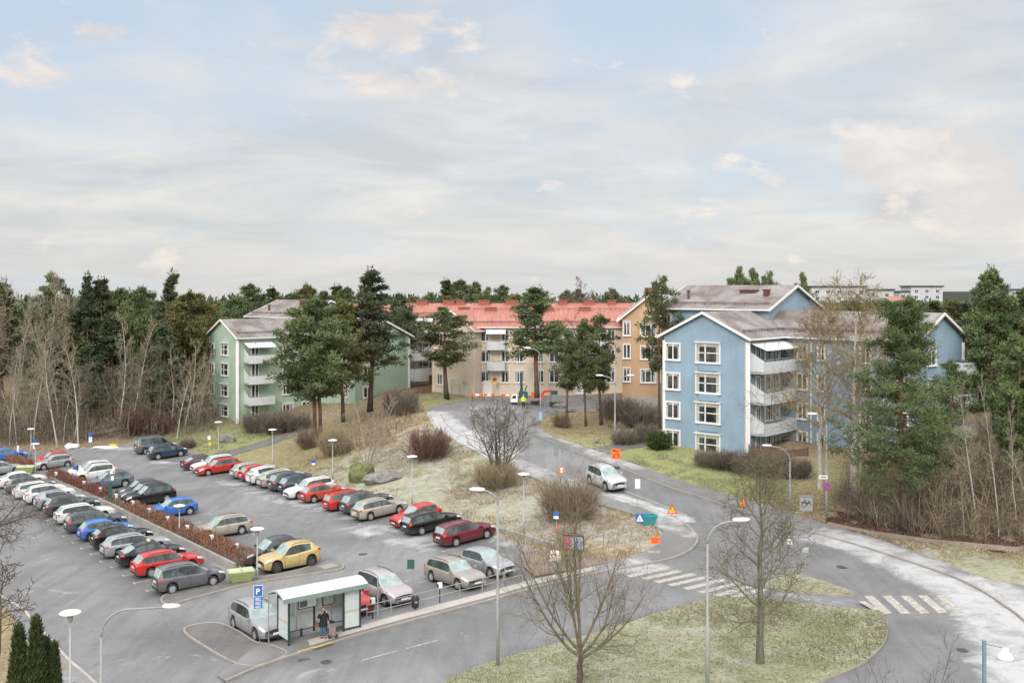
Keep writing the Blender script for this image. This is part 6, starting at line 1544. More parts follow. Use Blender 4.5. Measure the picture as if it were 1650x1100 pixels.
blades("grass", G1, 42000, .09, M_GRBL, 72, clumpy, .15, .025, tilt=.8); blades("fallen_leaves", G1, 6000, .06, M_LEAVES, 73, lambda X, Y: np.clip(leafpatch(X, Y) * .8 + .15, 0, 1), .18, .05, flat=True, tilt=.9)
LAWN = W2([(985, 736), (1050, 758), (1150, 792), (1235, 815), (1230, 770), (1180, 752), (1072, 730)])
blades("grass", LAWN, 14000, .12, M_GRBL, 74, clumpy, .06, .035, tilt=.8)
blades("grass", W2([(262, 714), (345, 737), (440, 704), (395, 690), (335, 676), (290, 690)]), 9000, .14, M_GRBL, 75, clumpy, .06, .05, tilt=.8)
blades("dry_grass", W2([(870, 692), (895, 704), (950, 722), (1000, 714), (1055, 708), (1050, 680), (900, 680)]), 8000, .15, M_DRYBL, 76, clumpy, .06, .04, tilt=.8)
blades("dry_grass", W2([(1240, 812), (1330, 842), (1450, 868), (1660, 888), (1660, 940), (1535, 911), (1408, 865), (1310, 836), (1340, 800), (1290, 760)]), 14000, .15, M_DRYBL, 77, clumpy, .06, .03, tilt=.8)
blades("fallen_leaves", W2([(1330, 845), (1450, 866), (1660, 884), (1660, 862), (1450, 845), (1340, 815)]), 9000, .12, M_LEAVES, 78, None, .1, .09, flat=True, tilt=.9)
# rocks
def rock(label, u, v, size, seed, mat=M_ROCK, rz=0.0, name="boulder", group=None):
    g = G(u, v); rs = np.random.RandomState(seed); bm = bmesh.new(); bmesh.ops.create_icosphere(bm, subdivisions=4, radius=1)
    off = rs.rand(3) * 20
    cuts = [(Vector(rv(rs)), .62 + .3 * rs.rand()) for _ in range(16)]
    from mathutils import noise as mn
    for w_ in bm.verts:
        for n_, d_ in cuts:
            e = w_.co.dot(n_) - d_
            if e > 0: w_.co -= n_ * e * .9
        w_.co *= 1 + .10 * mn.fractal(w_.co * 1.8 + Vector(off), 1.0, 2.0, 4)
        w_.co.x *= size[0]; w_.co.y *= size[1]; w_.co.z = w_.co.z * size[2]
    me = bpy.data.meshes.new(name); bm.to_mesh(me); bm.free(); me.materials.append(mat)
    o = obj(name, me, None, (g.x, g.y, g.z + size[2] * .35), rz); return tag(o, label, "rock", group)
rock("mossy green upright boulder at the edge of the bank", 583, 773, (1.5, 1.3, 1.35), 4, M_MOSS, .3); rock("broad grey boulder right of the mossy one", 618, 778, (2.2, 1.4, .95), 5, M_ROCK, .2)
rock("low boulder on the lawn below the green block", 366, 712, (1.1, .9, .8), 6); rock("small boulder at the lawn path near the red estate", 368, 739, (.6, .5, .4), 7); rock("dark stone on the verge by the house path", 957, 715, (.55, .4, .35), 8)
rock("stone on the verge near the pines", 903, 657, (1.0, .7, .5), 9); rock("flat stone behind the three pines", 918, 664, (.9, .6, .4), 10)
# fallen log and stump debris by the woods
mb = MB(); a = G(132, 706); mb.tube([a + Vector((0, 0, .25)), a + Vector((5, 3.2, 1.0)), a + Vector((10, 6.5, 2.2))], [.28, .22, .14], 7); tag(mb.build("fallen_log", M_BARKP, smooth=True), "pale fallen log slanting up behind the parking notice", "log")

# far-off wood closing the horizon
rs = np.random.RandomState(99); lv = Leaves()
for i in range(900):
    u = -260 + 2200 * rs.rand(); D = 190 + 70 * rs.rand() if u < 1250 else 215 + 190 * rs.rand(); x = (u - US) / F * D
    vt = 477 + 9 * rs.randn() + (4 if 700 < u < 1000 else 0); vt = max(vt + 6, 488 if 1285 < u < 1680 else 474); z1 = ZV(vt, D); z0 = h1(x, D); hgt = max(z1 - z0, 4); w_ = 1.6 + 1.5 * rs.rand()
    for k in range(6): f = .25 + .75 * k / 6; clump(lv, (x + rs.randn() * .4, D + rs.randn() * .4, z0 + hgt * f * .96), w_ * (1.15 - .8 * f) + .5, 26, rs, 1.3, .5, .38 + .14 * rs.randn(), up=.5, flat=.9)
o = obj("far_woods", lv.mesh("far_woods", M_SPRUCE)); o["kind"] = "stuff"
# ------------------------------------------------------------------ street furniture
M_GALV = plain("galvanised_steel", (.34, .35, .36), .5, metal=.4, var=.12); M_LAMPW = plain("white_lamp_shell", (.78, .78, .78), .4, var=.04); M_POLEG = plain("grey_green_pole", (.26, .275, .265), .6, var=.1)
M_SBLUE = plain("sign_blue", (.02, .13, .42), .4); M_SWHITE = plain("sign_white", (.80, .80, .79), .45); M_SYEL = plain("sign_yellow", (.85, .52, .02), .45); M_SRED = plain("sign_red", (.62, .03, .02), .45); M_SBLACK = plain("sign_black", (.02, .02, .02), .5)
M_SORANGE = plain("sign_orange", (.88, .16, .02), .5); M_SBACK = plain("sign_back_grey", (.20, .22, .22), .55); M_SGREEN = plain("dark_green_board", (.03, .085, .065), .6); M_GRIT = plain("green_grit_box", (.25, .30, .13), .6, var=.15, scale=2); M_GRITL = plain("pale_green_lid", (.40, .45, .28), .6, var=.12, scale=3); M_TEAL = plain("teal_bin", (.03, .24, .27), .5, var=.15)
M_BLUEPOLE = plain("blue_grey_pole", (.17, .27, .33), .5, metal=.2)
def yaw_to_cam(p): return math.atan2(-p.x, p.y)          # turns a board so that its face (local -y) looks back along the street
def loc_thing(name, label, cat, p, rz=0.0, group=None): return thing(name, label, cat, p, rz, group)
def part(mb, name, mat, root, smooth=False): return mb.build(name, mat, root, smooth, off=(0, 0, 0))
_pl = {}
def park_lamp(u, vb, vt, label, D=None):
    p = AT(u, D) if D else G(u, vb); hh = ZV(vt, p.y) - p.z
    o = loc_thing("park_lamp", label, "lamp", p, 0, "mushroom lamps of the car park")
    mb = MB(); mb.tube([(0, 0, -.1), (0, 0, 1.0), (0, 0, 1.02), (0, 0, hh - .45)], [.065, .065, .048, .04], 8); part(mb, "pole", M_GALV, o, True)
    mb = MB(); mb.lathe([(.05, hh - .48), (.11, hh - .42), (.13, hh - .22), (.10, hh - .12)], n=12); part(mb, "lantern", M_POLEG, o, True)
    mb = MB(); mb.lathe([(.12, hh - .13), (.44, hh - .09), (.46, hh - .06), (.40, hh - .02), (.15, hh + .035), (.0 + .02, hh + .045)], n=20); part(mb, "lamp_shade", M_LAMPW, o, True)
    return o
park_lamp(414.5, 936, 850, "mushroom lamp beside the green grit box and golden suv"); park_lamp(289, 868, 813, "mushroom lamp in the hedge before the bright blue hatchback"); park_lamp(57, 765, 714, "mushroom lamp beside the silver hatchback at the far left"); park_lamp(50, 735, 690, "mushroom lamp at the edge of the left woods")
park_lamp(439, 755, 691, "mushroom lamp on the grass above the row with the beige estates"); park_lamp(536, 774, 708, "mushroom lamp left of the mossy boulder"); park_lamp(664, 813, 734, "mushroom lamp behind the champagne estate on the frosty bank"); park_lamp(844, 861, 762, "mushroom lamp near the end of the low wall on the bank")
park_lamp(352, 734, 679, "mushroom lamp on the lawn of the green block")
lp = park_lamp(113, 0, 984, "mushroom lamp with a sign box in the bottom left corner", D=44.5)
mb = MB(); mb.box((.14, 0, 1.75), (.16, .06, .85), rz=.9); part(mb, "sign_box", M_SBACK, lp); mb = MB(); mb.box((.06, 0, 2.1), (.16, .03, .03)); mb.box((.06, 0, 1.4), (.16, .03, .03)); part(mb, "bracket", M_GALV, lp)
def arm_lamp(u, base, vt, tip, label, head='long', pole=M_POLEG, double=False, rad=.075, stub=0.0):
    """curved arm lamp; tip: pixel column of the head end"""
    p = AT(u, base) if not isinstance(base, tuple) else G(*base); D = p.y
    hh = ZV(vt, D) - p.z; reach = (tip - u) / F * D; sg = 1 if reach > 0 else -1; rr = min(abs(reach) * .55, 1.3)
    o = loc_thing("street_lamp", label, "street lamp", p, 0, "curved arm street lamps")
    mb = MB(); path = [(0, 0, -.1), (0, 0, hh * .45), (0, 0, hh * .451)]; rads = [rad * 1.15, rad * 1.1, rad * .8]
    mb.tube(path + [(0, 0, hh - rr)], rads + [rad * .7], 10); part(mb, "pole", pole, o, True)
    for s_ in ((sg, -sg) if double else (sg,)):
        mb = MB(); pts = [(s_ * rr * (1 - math.cos(a)), 0, hh - rr + rr * math.sin(a) * .93) for a in np.linspace(0, 1.38, 9)]
        hl = .75; pts.append((s_ * max(abs(reach) - hl * .8, rr), 0, hh - .02)); mb.tube(pts, [rad * .62] * len(pts), 8); part(mb, "arm", pole, o, True)
        mb = MB(); x0 = max(abs(reach) - hl, rr * .9)
        sec = [(0, .055, .05), (.08, .10, .085), (.35, .15, .10), (.62, .13, .085), (.75, .05, .04)]; rings = []
        for dx, wy, wz in sec: rings.append([(s_ * (x0 + dx), wy * math.cos(t), hh + .02 + wz * math.sin(t) + dx * .03) for t in np.linspace(0, 2 * math.pi, 11)[:-1]])
        for a, b in zip(rings[:-1], rings[1:]):
            for k in range(10): mb.face([a[k], a[(k + 1) % 10], b[(k + 1) % 10], b[k]])
        mb.face(rings[0]); mb.face(rings[-1][::-1]); part(mb, "lamp_head", M_LAMPW, o, True)
    return o
arm_lamp(163, 44.0, 977, 290, "curved street lamp at the bottom left with its head over the car park entrance"); arm_lamp(802, (802, 1076), 789, 760, "curved street lamp standing on the tip of the grass island"); arm_lamp(1140, 45.6, 838, 1208, "curved street lamp on the island between the two bare trees")
arm_lamp(871, (871, 682), 561, 845, "curved street lamp in front of the cream block at the bend"); arm_lamp(991, (991, 716), 605, 960, "street lamp with two arms on the path before the ochre block", double=True); arm_lamp(1273, (1273, 823), 718, 1228, "curved street lamp below the dark fence of the blue block")
no_park_pole = arm_lamp(1332, (1332, 838), 667, 1302, "tall street lamp carrying the round no parking sign")
p = AT(1586, 37.0); hh = ZV(1031, 37.0) - p.z; o = loc_thing("street_lamp", "blue-grey lamp post with a bell shaped head at the bottom right corner", "street lamp", p)
mb = MB(); mb.box((0, 0, hh / 2), (.11, .11, hh)); part(mb, "pole", M_BLUEPOLE, o); mb = MB(); mb.tube([(0, 0, hh - .12), (.68, 0, hh - .27)], .025, 6); part(mb, "arm", M_BLUEPOLE, o)
mb = MB(); mb.lathe([(.12, hh - .28), (.12, hh - .42), (.17, hh - .45), (.29, hh - .58), (.30, hh - .66), (.02, hh - .68)], (.75, 0, 0), 18); part(mb, "lamp_head", M_LAMPW, o, True)

# text built once as flat meshes
def board(w, h, t=.02, y=0.0, z=0.0, x=0.0):
    mb = MB(); mb.box((x, y, z), (w, t, h)); return mb
def sign_post(name, label, base, vt, group=None, r=.03, cat="sign", rz=None, D=None, mat=M_GALV):
    p = AT(base, D) if D else G(*base); hh = ZV(vt, p.y) - p.z
    o = loc_thing(name, label, cat, p, yaw_to_cam(p) if rz is None else rz, group); mb = MB(); mb.tube([(0, 0, -.1), (0, 0, hh)], r, 7); part(mb, "post", mat, o); return o, hh, p.y / F
# parking sign on the bracket pole by the shelter
o, hh, k = sign_post("parking_sign", "blue parking sign with three small blue boards beside the shelter", (432.7, 1037), 960)
cx = (416.5 - 432.7) * k
mb = MB(); mb.tube([(0, 0, hh - .12), (cx, 0, hh - .12)], .02, 6); part(mb, "bracket", M_GALV, o)
zt = hh + (960 - 941) * k; bw = .47
mb = board(bw, .6, .015, -.03, zt - .3, cx); bo = part(mb, "sign_board", M_SWHITE, o); mb = board(bw - .04, .56, .015, -.035, zt - .3, cx); part(mb, "blue_face", M_SBLUE, bo)
ptx = bpy.data.objects.get("text_p"); 
tx = obj("letter_p", TXT['P'], bo, (cx - .02, -.046, zt - .47)); tx.rotation_euler = (R(90), 0, 0); tx.scale = (.5, .5, .5); tx.data.materials.clear(); tx.data.materials.append(M_SWHITE)
for zz, h_ in ((zt - .74, .21), (zt - .96, .19), (zt - 1.15, .17)):
    mb = board(bw - .03, h_, .015, -.03, zz, cx); b2 = part(mb, "small_board", M_SBLUE, o)
    mb = MB()
    for j in range(3): mb.box((cx + (-.05 if j % 2 else .01), -.04, zz + (1 - j) * h_ * .27), (.30 - .06 * (j % 2), .006, h_ * .11))
    part(mb, "text_lines", M_SWHITE, b2)
# zebra crossing sign
def walker(mb, s, y):      # little walking figure, flat on its board
    P2 = lambda x, z: (x * s, y, z * s)
    for q in ([(-.03, .26), (.05, .26), (.05, .34), (-.03, .34)], [(-.05, .24), (.05, .24), (.04, .02), (-.04, .02)], [(-.04, .04), (.0, .04), (-.06, -.26), (-.12, -.26)], [(.0, .04), (.04, .04), (.13, -.24), (.07, -.26)], [(-.05, .22), (-.02, .2), (-.10, .04), (-.13, .06)], [(.04, .22), (.06, .2), (.13, .07), (.10, .05)]):
        mb.face([P2(*a) for a in q])
def crossing(label, base, vt, hb, w=.6):
    o, hh, k = sign_post("crossing_sign", label, base, vt)
    bo = part(board(w, w, .015, -.04, hh - w / 2), "sign_board", M_SBLUE, o)
    mb = MB(); mb.prism([(-w * .4, -.05, hh - w * .86), (w * .4, -.05, hh - w * .86), (0, -.05, hh - w * .1)], (0, .004, 0)); part(mb, "white_triangle", M_SWHITE, bo)
    mb = MB(); walker(mb, w * .72, 0); f = mb.mesh("walking_figure", M_SBLACK); obj("walking_figure", f, bo, (0, -.0525, hh - w * .62))
crossing("blue pedestrian crossing sign with a white triangle at the corner of the pavement", (1031, 887), 827, 0, .6)
# triangular road works signs
for (base, vt, l) in (((1083, 834), 812, "road works triangle standing in the frost at the left edge of the road"), ((1197, 819), 800.5, "road works triangle at the right kerb of the road")):
    o, hh, k = sign_post("road_works_sign", l, base, vt, "road works triangles"); w = .78
    mb = MB(); mb.prism([(-w / 2, -.04, hh - w * .9), (w / 2, -.04, hh - w * .9), (0, -.04, hh + .02)], (0, .015, 0)); bo = part(mb, "sign_board", M_SRED, o)
    mb = MB(); mb.prism([(-w * .34, -.046, hh - w * .80), (w * .34, -.046, hh - w * .80), (0, -.046, hh - w * .2)], (0, .004, 0)); part(mb, "yellow_field", M_SYEL, bo)
    mb = MB(); walker(mb, w * .55, 0); mb.face([(w * .08, 0, -w * .15), (w * .24, 0, -w * .15), (w * .16, 0, -w * .02)]); obj("worker_symbol", mb.mesh("worker_symbol", M_SBLACK), bo, (-.05, -.0485, hh - w * .55))
    mb = MB(); mb.box((0, 0, .05), (.6, .35, .1)); part(mb, "foot_plate", M_CDARK, o)
# orange lane shift board
o, hh, k = sign_post("lane_shift_sign", "orange lane shift board with black arrows on the right kerb", (992.5, 754), 722); w, h_ = .82, 1.0
bo = part(board(w, h_, .02, -.04, hh - h_ / 2), "sign_board", M_SORANGE, o); mb = MB(); y = -.053
for q in ([(-.26, .36), (-.02, .36), (-.02, .22), (-.26, .22)], [(.10, .38), (.16, .38), (.16, .18), (.10, .18)], [(.10, .18), (.16, .18), (-.18, -.22), (-.24, -.22)], [(-.30, -.20), (-.12, -.20), (-.21, -.36)], [(.23, -.36), (.29, -.36), (.29, -.06), (.23, -.06)], [(.17, -.08), (.35, -.08), (.26, .08)]):
    mb.face([(a, y, hh - h_ / 2 + b) for a, b in q])
part(mb, "arrows", M_SBLACK, bo); mb = MB(); mb.box((0, 0, .06), (.7, .5, .12)); part(mb, "foot_plate", M_CDARK, o)
o, hh, k = sign_post("orange_notice", "low orange notice board on a grey foot at the corner pavement", (1056, 892), 864.6); bo = part(board(.62, .46, .02, -.04, hh - .23), "sign_board", M_SORANGE, o)
mb = MB()
for j in range(3): mb.box((-.03 * j, -.054, hh - .12 - j * .11), (.46 - .07 * j, .005, .045))
part(mb, "text_lines", M_SRED, bo); mb = MB(); mb.box((-.1, 0, .08), (.85, .5, .16)); part(mb, "foot_block", M_CONC, o)
# sign backs and plates
def plate_sign(name, label, base, vt, plates, group=None, D=None, r=.03):
    o, hh, k = sign_post(name, label, base, vt, group, r=r, D=D)
    for (dx, dz, w, h_, mat, rnd) in plates:
        if rnd:
            mb = MB(); n = 18; mb.prism([(dx * k + math.cos(t) * w * k, -.04, hh + dz * k + math.sin(t) * w * k) for t in np.linspace(0, 2 * math.pi, n + 1)[:-1]], (0, .02, 0))
        else: mb = board(w * k, h_ * k, .02, -.04, hh + dz * k, dx * k)
        part(mb, "sign_board", mat, o)
    return o
plate_sign("direction_sign", "tall grey back of direction boards on the left of the road", (897.5, 774), 705, [(-1.5, -8, 7.5, 7, M_SBACK, 0), (-1.5, -16.5, 7.5, 7, M_SBACK, 0), (-1.5, -25, 7.5, 7, M_SBACK, 0)]); plate_sign("road_sign", "round grey sign back behind the tall direction boards", (906, 758), 712, [(0, -6, 5.6, 0, M_SBACK, 1), (0, -14, 4, 5, M_SBACK, 0)])
o = plate_sign("warning_lamp", "small orange and white marker at the left road edge", (905, 772), 752, [(0, -5, 9, 8, M_SORANGE, 0), (0, -5.2, 4, 8.2, M_SWHITE, 0)])
plate_sign("road_sign", "white backed board on a pole by the frosty road edge", (1026.5, 823), 771, [(.8, -8, 8.5, 15, M_SWHITE, 0), (-3.6, -9, 1.6, 13, M_SBACK, 0)])
plate_sign("bus_stop_sign", "blue and white bus stop sign with an orange tag by the low wall", (897, 884), 823, [(-1, -4, 9, 7, M_SBLUE, 0), (-1, -10, 8.5, 4.5, M_SWHITE, 0), (1.5, -26, 5, 5.5, M_SORANGE, 0)])
plate_sign("notice_board", "dark green board seen from behind, above the railing", (665, 978), 900, [(-3, -8, 11.5, 15, M_SGREEN, 0)], r=.035); plate_sign("bus_stop_pole", "bare grey pole right of the bus shelter", (608.7, 998), 928, [], r=.045)
plate_sign("keep_right_sign", "small white and black island sign beside the bare island tree", (1273, 926), 868, [(0, -4, 7.5, 8, M_SWHITE, 0), (-.5, -4.2, 3.6, 5, M_SBLACK, 0), (4, -4, 2.5, 7, M_SBLACK, 0)]); plate_sign("island_sign", "pale blue plate on a green pole on the small island", (1298, 948), 880, [(0, -5, 10, 8, plain("pale_blue_plate", (.35, .45, .47), .6), 0)])
plate_sign("sign_post", "tall post with a dark green cabinet rising from the hedge gap", (178, 814), 755, [(3, -5, 7, 6, M_SWHITE, 0), (4.6, -5.3, 3, 3.6, M_SRED, 0), (3, -15, 4, 7, M_SWHITE, 0), (-.5, -38, 5.5, 34, M_SGREEN, 0)], r=.05); plate_sign("parking_notice", "blue parking notice at the far end of the hedge", (122.5, 784), 750, [(-1, -3.5, 7, 6, M_SBLUE, 0), (2.4, -4, 2.4, 9, M_SGREEN, 0)])
plate_sign("parking_notice", "leaning blue and white parking notice before the fallen log", (145, 722), 697, [(0, -3.5, 5, 7, M_SBLUE, 0), (.6, -11, 5, 8, M_SWHITE, 0)]); plate_sign("parking_notice", "dark blue and white notice at the far left lamp", (55, 738), 707, [(0, -4, 4.5, 8, M_SBLUE, 0), (0, -12, 3.5, 7, M_SWHITE, 0)]); plate_sign("parking_notice", "small blue and white notice on the grass above the orange-red hatchback", (505, 771), 740, [(0, -3, 7, 5, M_SBLUE, 0), (0, -7, 5, 3, M_SWHITE, 0)])
plate_sign("parking_notice", "white notice with a yellow tag beside the plum fastback", (337, 734), 702, [(0, -3, 4.5, 6, M_SWHITE, 0), (1, -13, 3, 6, M_SYEL, 0)]); plate_sign("parking_notice", "white notice at the far left hedge", (30, 748), 717, [(-1, -5, 3, 9, M_SWHITE, 0), (1.2, -5, 2, 7, M_SBACK, 0)])
plate_sign("road_sign", "grey triangle sign back on the verge before the cream gable", (729, 646), 610, [(0, -4, 7, 6, M_SBACK, 0)]); plate_sign("road_sign", "round grey sign back beside the open crowned pine", (749, 642), 613, [(0, -4, 3.8, 0, M_SBACK, 1)]); plate_sign("road_sign", "round no stopping sign with a yellow plate at the road works", (797, 640), 608, [(0, -3, 3.4, 0, M_SRED, 1), (0, -3, 2.4, 0, M_SBLUE, 1), (0, -9, 4.5, 4, M_SYEL, 0)])
plate_sign("road_sign", "yellow and grey signs on a post beside the two armed lamp", (996, 716), 690, [(1, -4, 4, 8, M_SBACK, 0), (-2, -9, 4, 5, M_SYEL, 0)])
plate_sign("blue_board", "small blue board at the kerb below the bend lamp", (872, 690), 662, [(-1, -8, 5, 14, plain("pale_blue_board", (.25, .40, .55), .5), 0)])
# no parking sign hung on the tall lamp
g = G(1332, 838); kk = g.y / F; o = loc_thing("no_parking_sign", "round blue no parking sign with red rim and bar on the tall lamp", "sign", (g.x, g.y, ZV(782.6, g.y)), yaw_to_cam(g))
def disc(mb, r, y, mi=0, n=24): mb.prism([(math.cos(t) * r, y, math.sin(t) * r) for t in np.linspace(0, 2 * math.pi, n + 1)[:-1]], (0, .012, 0))
mb = MB(); disc(mb, .33, -.11); bo = part(mb, "red_rim", M_SRED, o); mb = MB(); disc(mb, .25, -.116); part(mb, "blue_face", M_SBLUE, bo); mb = MB(); mb.box((0, -.12, 0), (.52, .006, .06), M=Matrix.Rotation(R(45), 3, 'Y')); part(mb, "red_bar", M_SRED, bo)
o = loc_thing("street_name_plate", "small white plate above the round no parking sign", "sign", (g.x - .25, g.y, ZV(768, g.y)), yaw_to_cam(g)); mb = board(.62, .26, .02, -.1); part(mb, "plate", M_SWHITE, o); mb = MB(); mb.box((.0, -.113, .0), (.44, .004, .07)); part(mb, "text_line", M_SBLACK, o)
# engine heater boxes along the hedge and at the railing
HB = "engine heater boxes"
for u, v, l in ((90, 761, "at the far divider"), (135, 777, "before the second white suv"), (161.6, 788, "before the blue-grey suv"), (187, 799, "behind the tall sign post"), (214, 811, "before the glossy black suv"), (240.5, 824, "left of the bright blue hatchback"), (270, 838, "right of the bright blue hatchback"), (301.6, 853, "before the champagne estate"), (341, 870, "right of the champagne estate's nose"), (382, 885, "before the dark grey suv"), (708.6, 941, "at the railing before the beige-grey estate"), (600.5, 967, "at the railing before the red hatchback")):
    far = v < 930; p = G(u, v + (17 if far else 29)); o = loc_thing("heater_box", "white engine heater box on a short post " + l, "heater box", p, yaw_to_cam(p) + .5, HB)
    mb = MB(); mb.tube([(0, 0, -.05), (0, 0, .85)], .035, 6); part(mb, "post", M_GALV if far else M_CDARK, o)
    mb = MB(); mb.box((0, 0, 1.0), (.24, .20, .30)); mb.prism([(-.12, -.1, 1.15), (.12, -.1, 1.15), (.12, .1, 1.15), (-.12, .1, 1.15)], (0, 0, .03)); part(mb, "box", M_LAMPW, o); mb = MB(); mb.box((-.128, 0, 1.0), (.012, .16, .22)); part(mb, "socket_cover", M_CDARK, o)
# grit boxes
def gritbox(label, px, rz, s=1.0, far=False):
    p = G(*px); o = loc_thing("grit_box", label, "grit box", p, rz, "green grit boxes"); o.scale = (s, s, s)
    mb = MB(); b0 = [(-.62, -.34), (.62, -.34), (.62, .34), (-.62, .34)]; b1 = [(-.78, -.46), (.78, -.46), (.78, .46), (-.78, .46)]
    def loft(a, za, b, zb): 
        vs = [(x, y, za) for x, y in a] + [(x, y, zb) for x, y in b]; mb.add(vs, [(0, 1, 5, 4), (1, 2, 6, 5), (2, 3, 7, 6), (3, 0, 4, 7), (3, 2, 1, 0), (4, 5, 6, 7)])
    loft(b0, .14, b1, .62); loft([(x * 1.03, y * 1.03) for x, y in b1], .62, [(x * 1.05, y * 1.05) for x, y in b1], .78)
    for x in (-.45, .45): mb.box((x, 0, .07), (.28, .62, .14))
    part(mb, "body", M_GRIT, o); mb = MB(); b2 = [(x * 1.09, y * 1.12) for x, y in b1]
    vs = [(x, y, .785) for x, y in b2] + [(x * .97, y * .94, .86) for x, y in b2] + [(-.7, .0, .95), (.7, .0, .95)]
    mb.add(vs, [(0, 1, 5, 4), (1, 2, 6, 5), (2, 3, 7, 6), (3, 0, 4, 7), (4, 5, 9, 8), (6, 7, 8, 9), (5, 6, 9), (7, 4, 8), (3, 2, 1, 0)]); mb.box((0, 0, .945), (.05, .95, .03)); part(mb, "lid", M_GRITL, o)
gritbox("green grit box between the hedge end and the mushroom lamp", (388, 938), R(24), 1.0); gritbox("green grit box at the far left beside the silver-white hatchback", (42, 764), R(10), 1.1)
p = G(1044, 845); o = loc_thing("grit_bin", "teal open tub behind the blue crossing sign", "bin", p, .3); mb = MB()
vs = [(-.42, -.3, 0), (.42, -.3, 0), (.42, .3, 0), (-.42, .3, 0), (-.62, -.42, .75), (.62, -.42, .75), (.62, .42, .75), (-.62, .42, .75), (-.55, -.36, .75), (.55, -.36, .75), (.55, .36, .75), (-.55, .36, .75), (-.4, -.28, .1), (.4, -.28, .1), (.4, .28, .1), (-.4, .28, .1)]
mb.add(vs, [(0, 1, 5, 4), (1, 2, 6, 5), (2, 3, 7, 6), (3, 0, 4, 7), (4, 5, 9, 8), (5, 6, 10, 9), (6, 7, 11, 10), (7, 4, 8, 11), (8, 9, 13, 12), (9, 10, 14, 13), (10, 11, 15, 14), (11, 8, 12, 15), (12, 13, 14, 15), (3, 2, 1, 0)]); part(mb, "tub", M_TEAL, o); mb = MB(); mb.box((0, -.43, .70), (1.28, .05, .09)); mb.box((0, .43, .70), (1.28, .05, .09)); part(mb, "rim", M_TEAL, o)
# cream letter box on a pedestal
p = G(895, 922); o = loc_thing("letter_box", "cream coloured letter box on a grey pedestal at the pavement corner", "letter box", p, -.35); mb = MB(); mb.lathe([(.22, 0), (.22, .06), (.14, .12), (.13, .75), (.2, .8)], n=14); part(mb, "pedestal", M_GALV, o)
mb = MB(); prof = [(-.24, .80), (.24, .80), (.24, 1.25), (.20, 1.36), (.10, 1.42), (-.10, 1.42), (-.20, 1.36), (-.24, 1.25)]; mb.prism([(-.30, a, z) for a, z in prof], (.6, 0, 0)); part(mb, "box", plain("cream_enamel", (.68, .64, .54), .5, var=.06), o); mb = MB(); mb.box((.0, -.25, 1.02), (.30, .02, .10)); part(mb, "label_plate", plain("pale_yellow_plate", (.62, .55, .32), .6), o); mb = MB(); mb.box((.0, -.252, 1.24), (.40, .02, .04)); part(mb, "slot", M_SBLACK, o)
# poster board
p = G(924, 913); o = loc_thing("poster_board", "dark framed poster board on two posts near the letter box", "notice board", p, -.30); k = p.y / F; mb = MB()
for x in (-.42, .42): mb.tube([(x, 0, -.1), (x, 0, 2.15)], .03, 6)
part(mb, "posts", M_CDARK, o); mb = MB(); mb.box((0, 0, 1.62), (1.42, .08, .98)); part(mb, "frame", M_CDARK, o)
for x, c in ((-.45, (.45, .10, .16)), (.0, (.42, .45, .50)), (.45, (.30, .48, .66))): mb = MB(); mb.box((x, -.05, 1.6), (.40, .02, .82)); part(mb, "poster", plain("poster_%d" % int(x * 10 + 5), c, .6, var=.5, scale=5), o)
mb = MB(); mb.tube([(-.35, 0, 2.1), (-.3, 0, 2.22), (.3, 0, 2.22), (.35, 0, 2.1)], .035, 6); part(mb, "top_bar", M_CDARK, o)
# litter bin
p = G(669, 985); o = loc_thing("litter_bin", "black litter bin on a post at the railing", "bin", p, yaw_to_cam(p)); mb = MB(); mb.tube([(0, .14, -.05), (0, .14, .95)], .03, 6); part(mb, "post", M_CDARK, o); mb = MB(); mb.lathe([(.14, .22), (.21, .30), (.23, .82), (.19, .90), (.17, .86)], n=14); part(mb, "bin", M_SBLACK, o, True); mb = MB(); mb.box((.06, -.225, .62), (.16, .012, .12)); part(mb, "sticker", M_SBACK, o)
# electric cabinet
p = G(1299, 824); o = loc_thing("electric_cabinet", "grey electric cabinet with dark graffiti at the edge of the pavement", "cabinet", p, -.25); mb = MB(); mb.box((0, 0, .6), (.98, .45, 1.15)); mb.box((0, 0, .03), (.9, .4, .1)); part(mb, "body", plain("cabinet_grey", (.29, .30, .31), .6, var=.1), o); mb = MB(); mb.box((0, 0, 1.2), (1.06, .52, .06)); part(mb, "roof", M_SBACK, o); mb = MB()
for a, b in (((-.35, .55), (-.1, .95)), ((-.1, .95), (.02, .5)), ((.02, .5), (.2, .9)), ((.2, .9), (.34, .6)), ((-.38, .75), (.3, .72)), ((-.3, .4), (-.05, .45))): mb.beam((a[0], -.232, a[1]), (b[0], -.232, b[1]), .006, .055)
part(mb, "graffiti", M_SBLACK, o)
# railing behind the pavement
RP = [G(u, v) for u, v in ((591, 1003), (630, 994), (669, 984.5), (706, 975), (741, 966), (777, 958), (811, 948), (842, 940))]
o = loc_thing("railing", "low grey pipe railing between the parked cars and the bus stop pavement", "railing", RP[0])
for q in RP: mb = MB(); mb.tube([q + Vector((0, 0, -.05)), q + Vector((0, 0, 1.0))], .03, 6); mb.build("post", M_GALV, o)
for z in (1.0, .58): mb = MB(); mb.tube([q + Vector((0, 0, z)) for q in RP], .022, 6); mb.build("rail", M_GALV, o)
a, b_ = G(418.5, 1036), G(434, 1034.5); o = loc_thing("railing", "short hoop railing left of the bus shelter", "railing", a); mb = MB(); mb.tube([a, a + Vector((0, 0, .85)), a + Vector((0, 0, .9)).lerp(b_ + Vector((0, 0, .9)), .08), b_ + Vector((0, 0, .9)), b_ + Vector((0, 0, .8)), b_], .022, 6); mb.build("hoop", M_GALV, o)
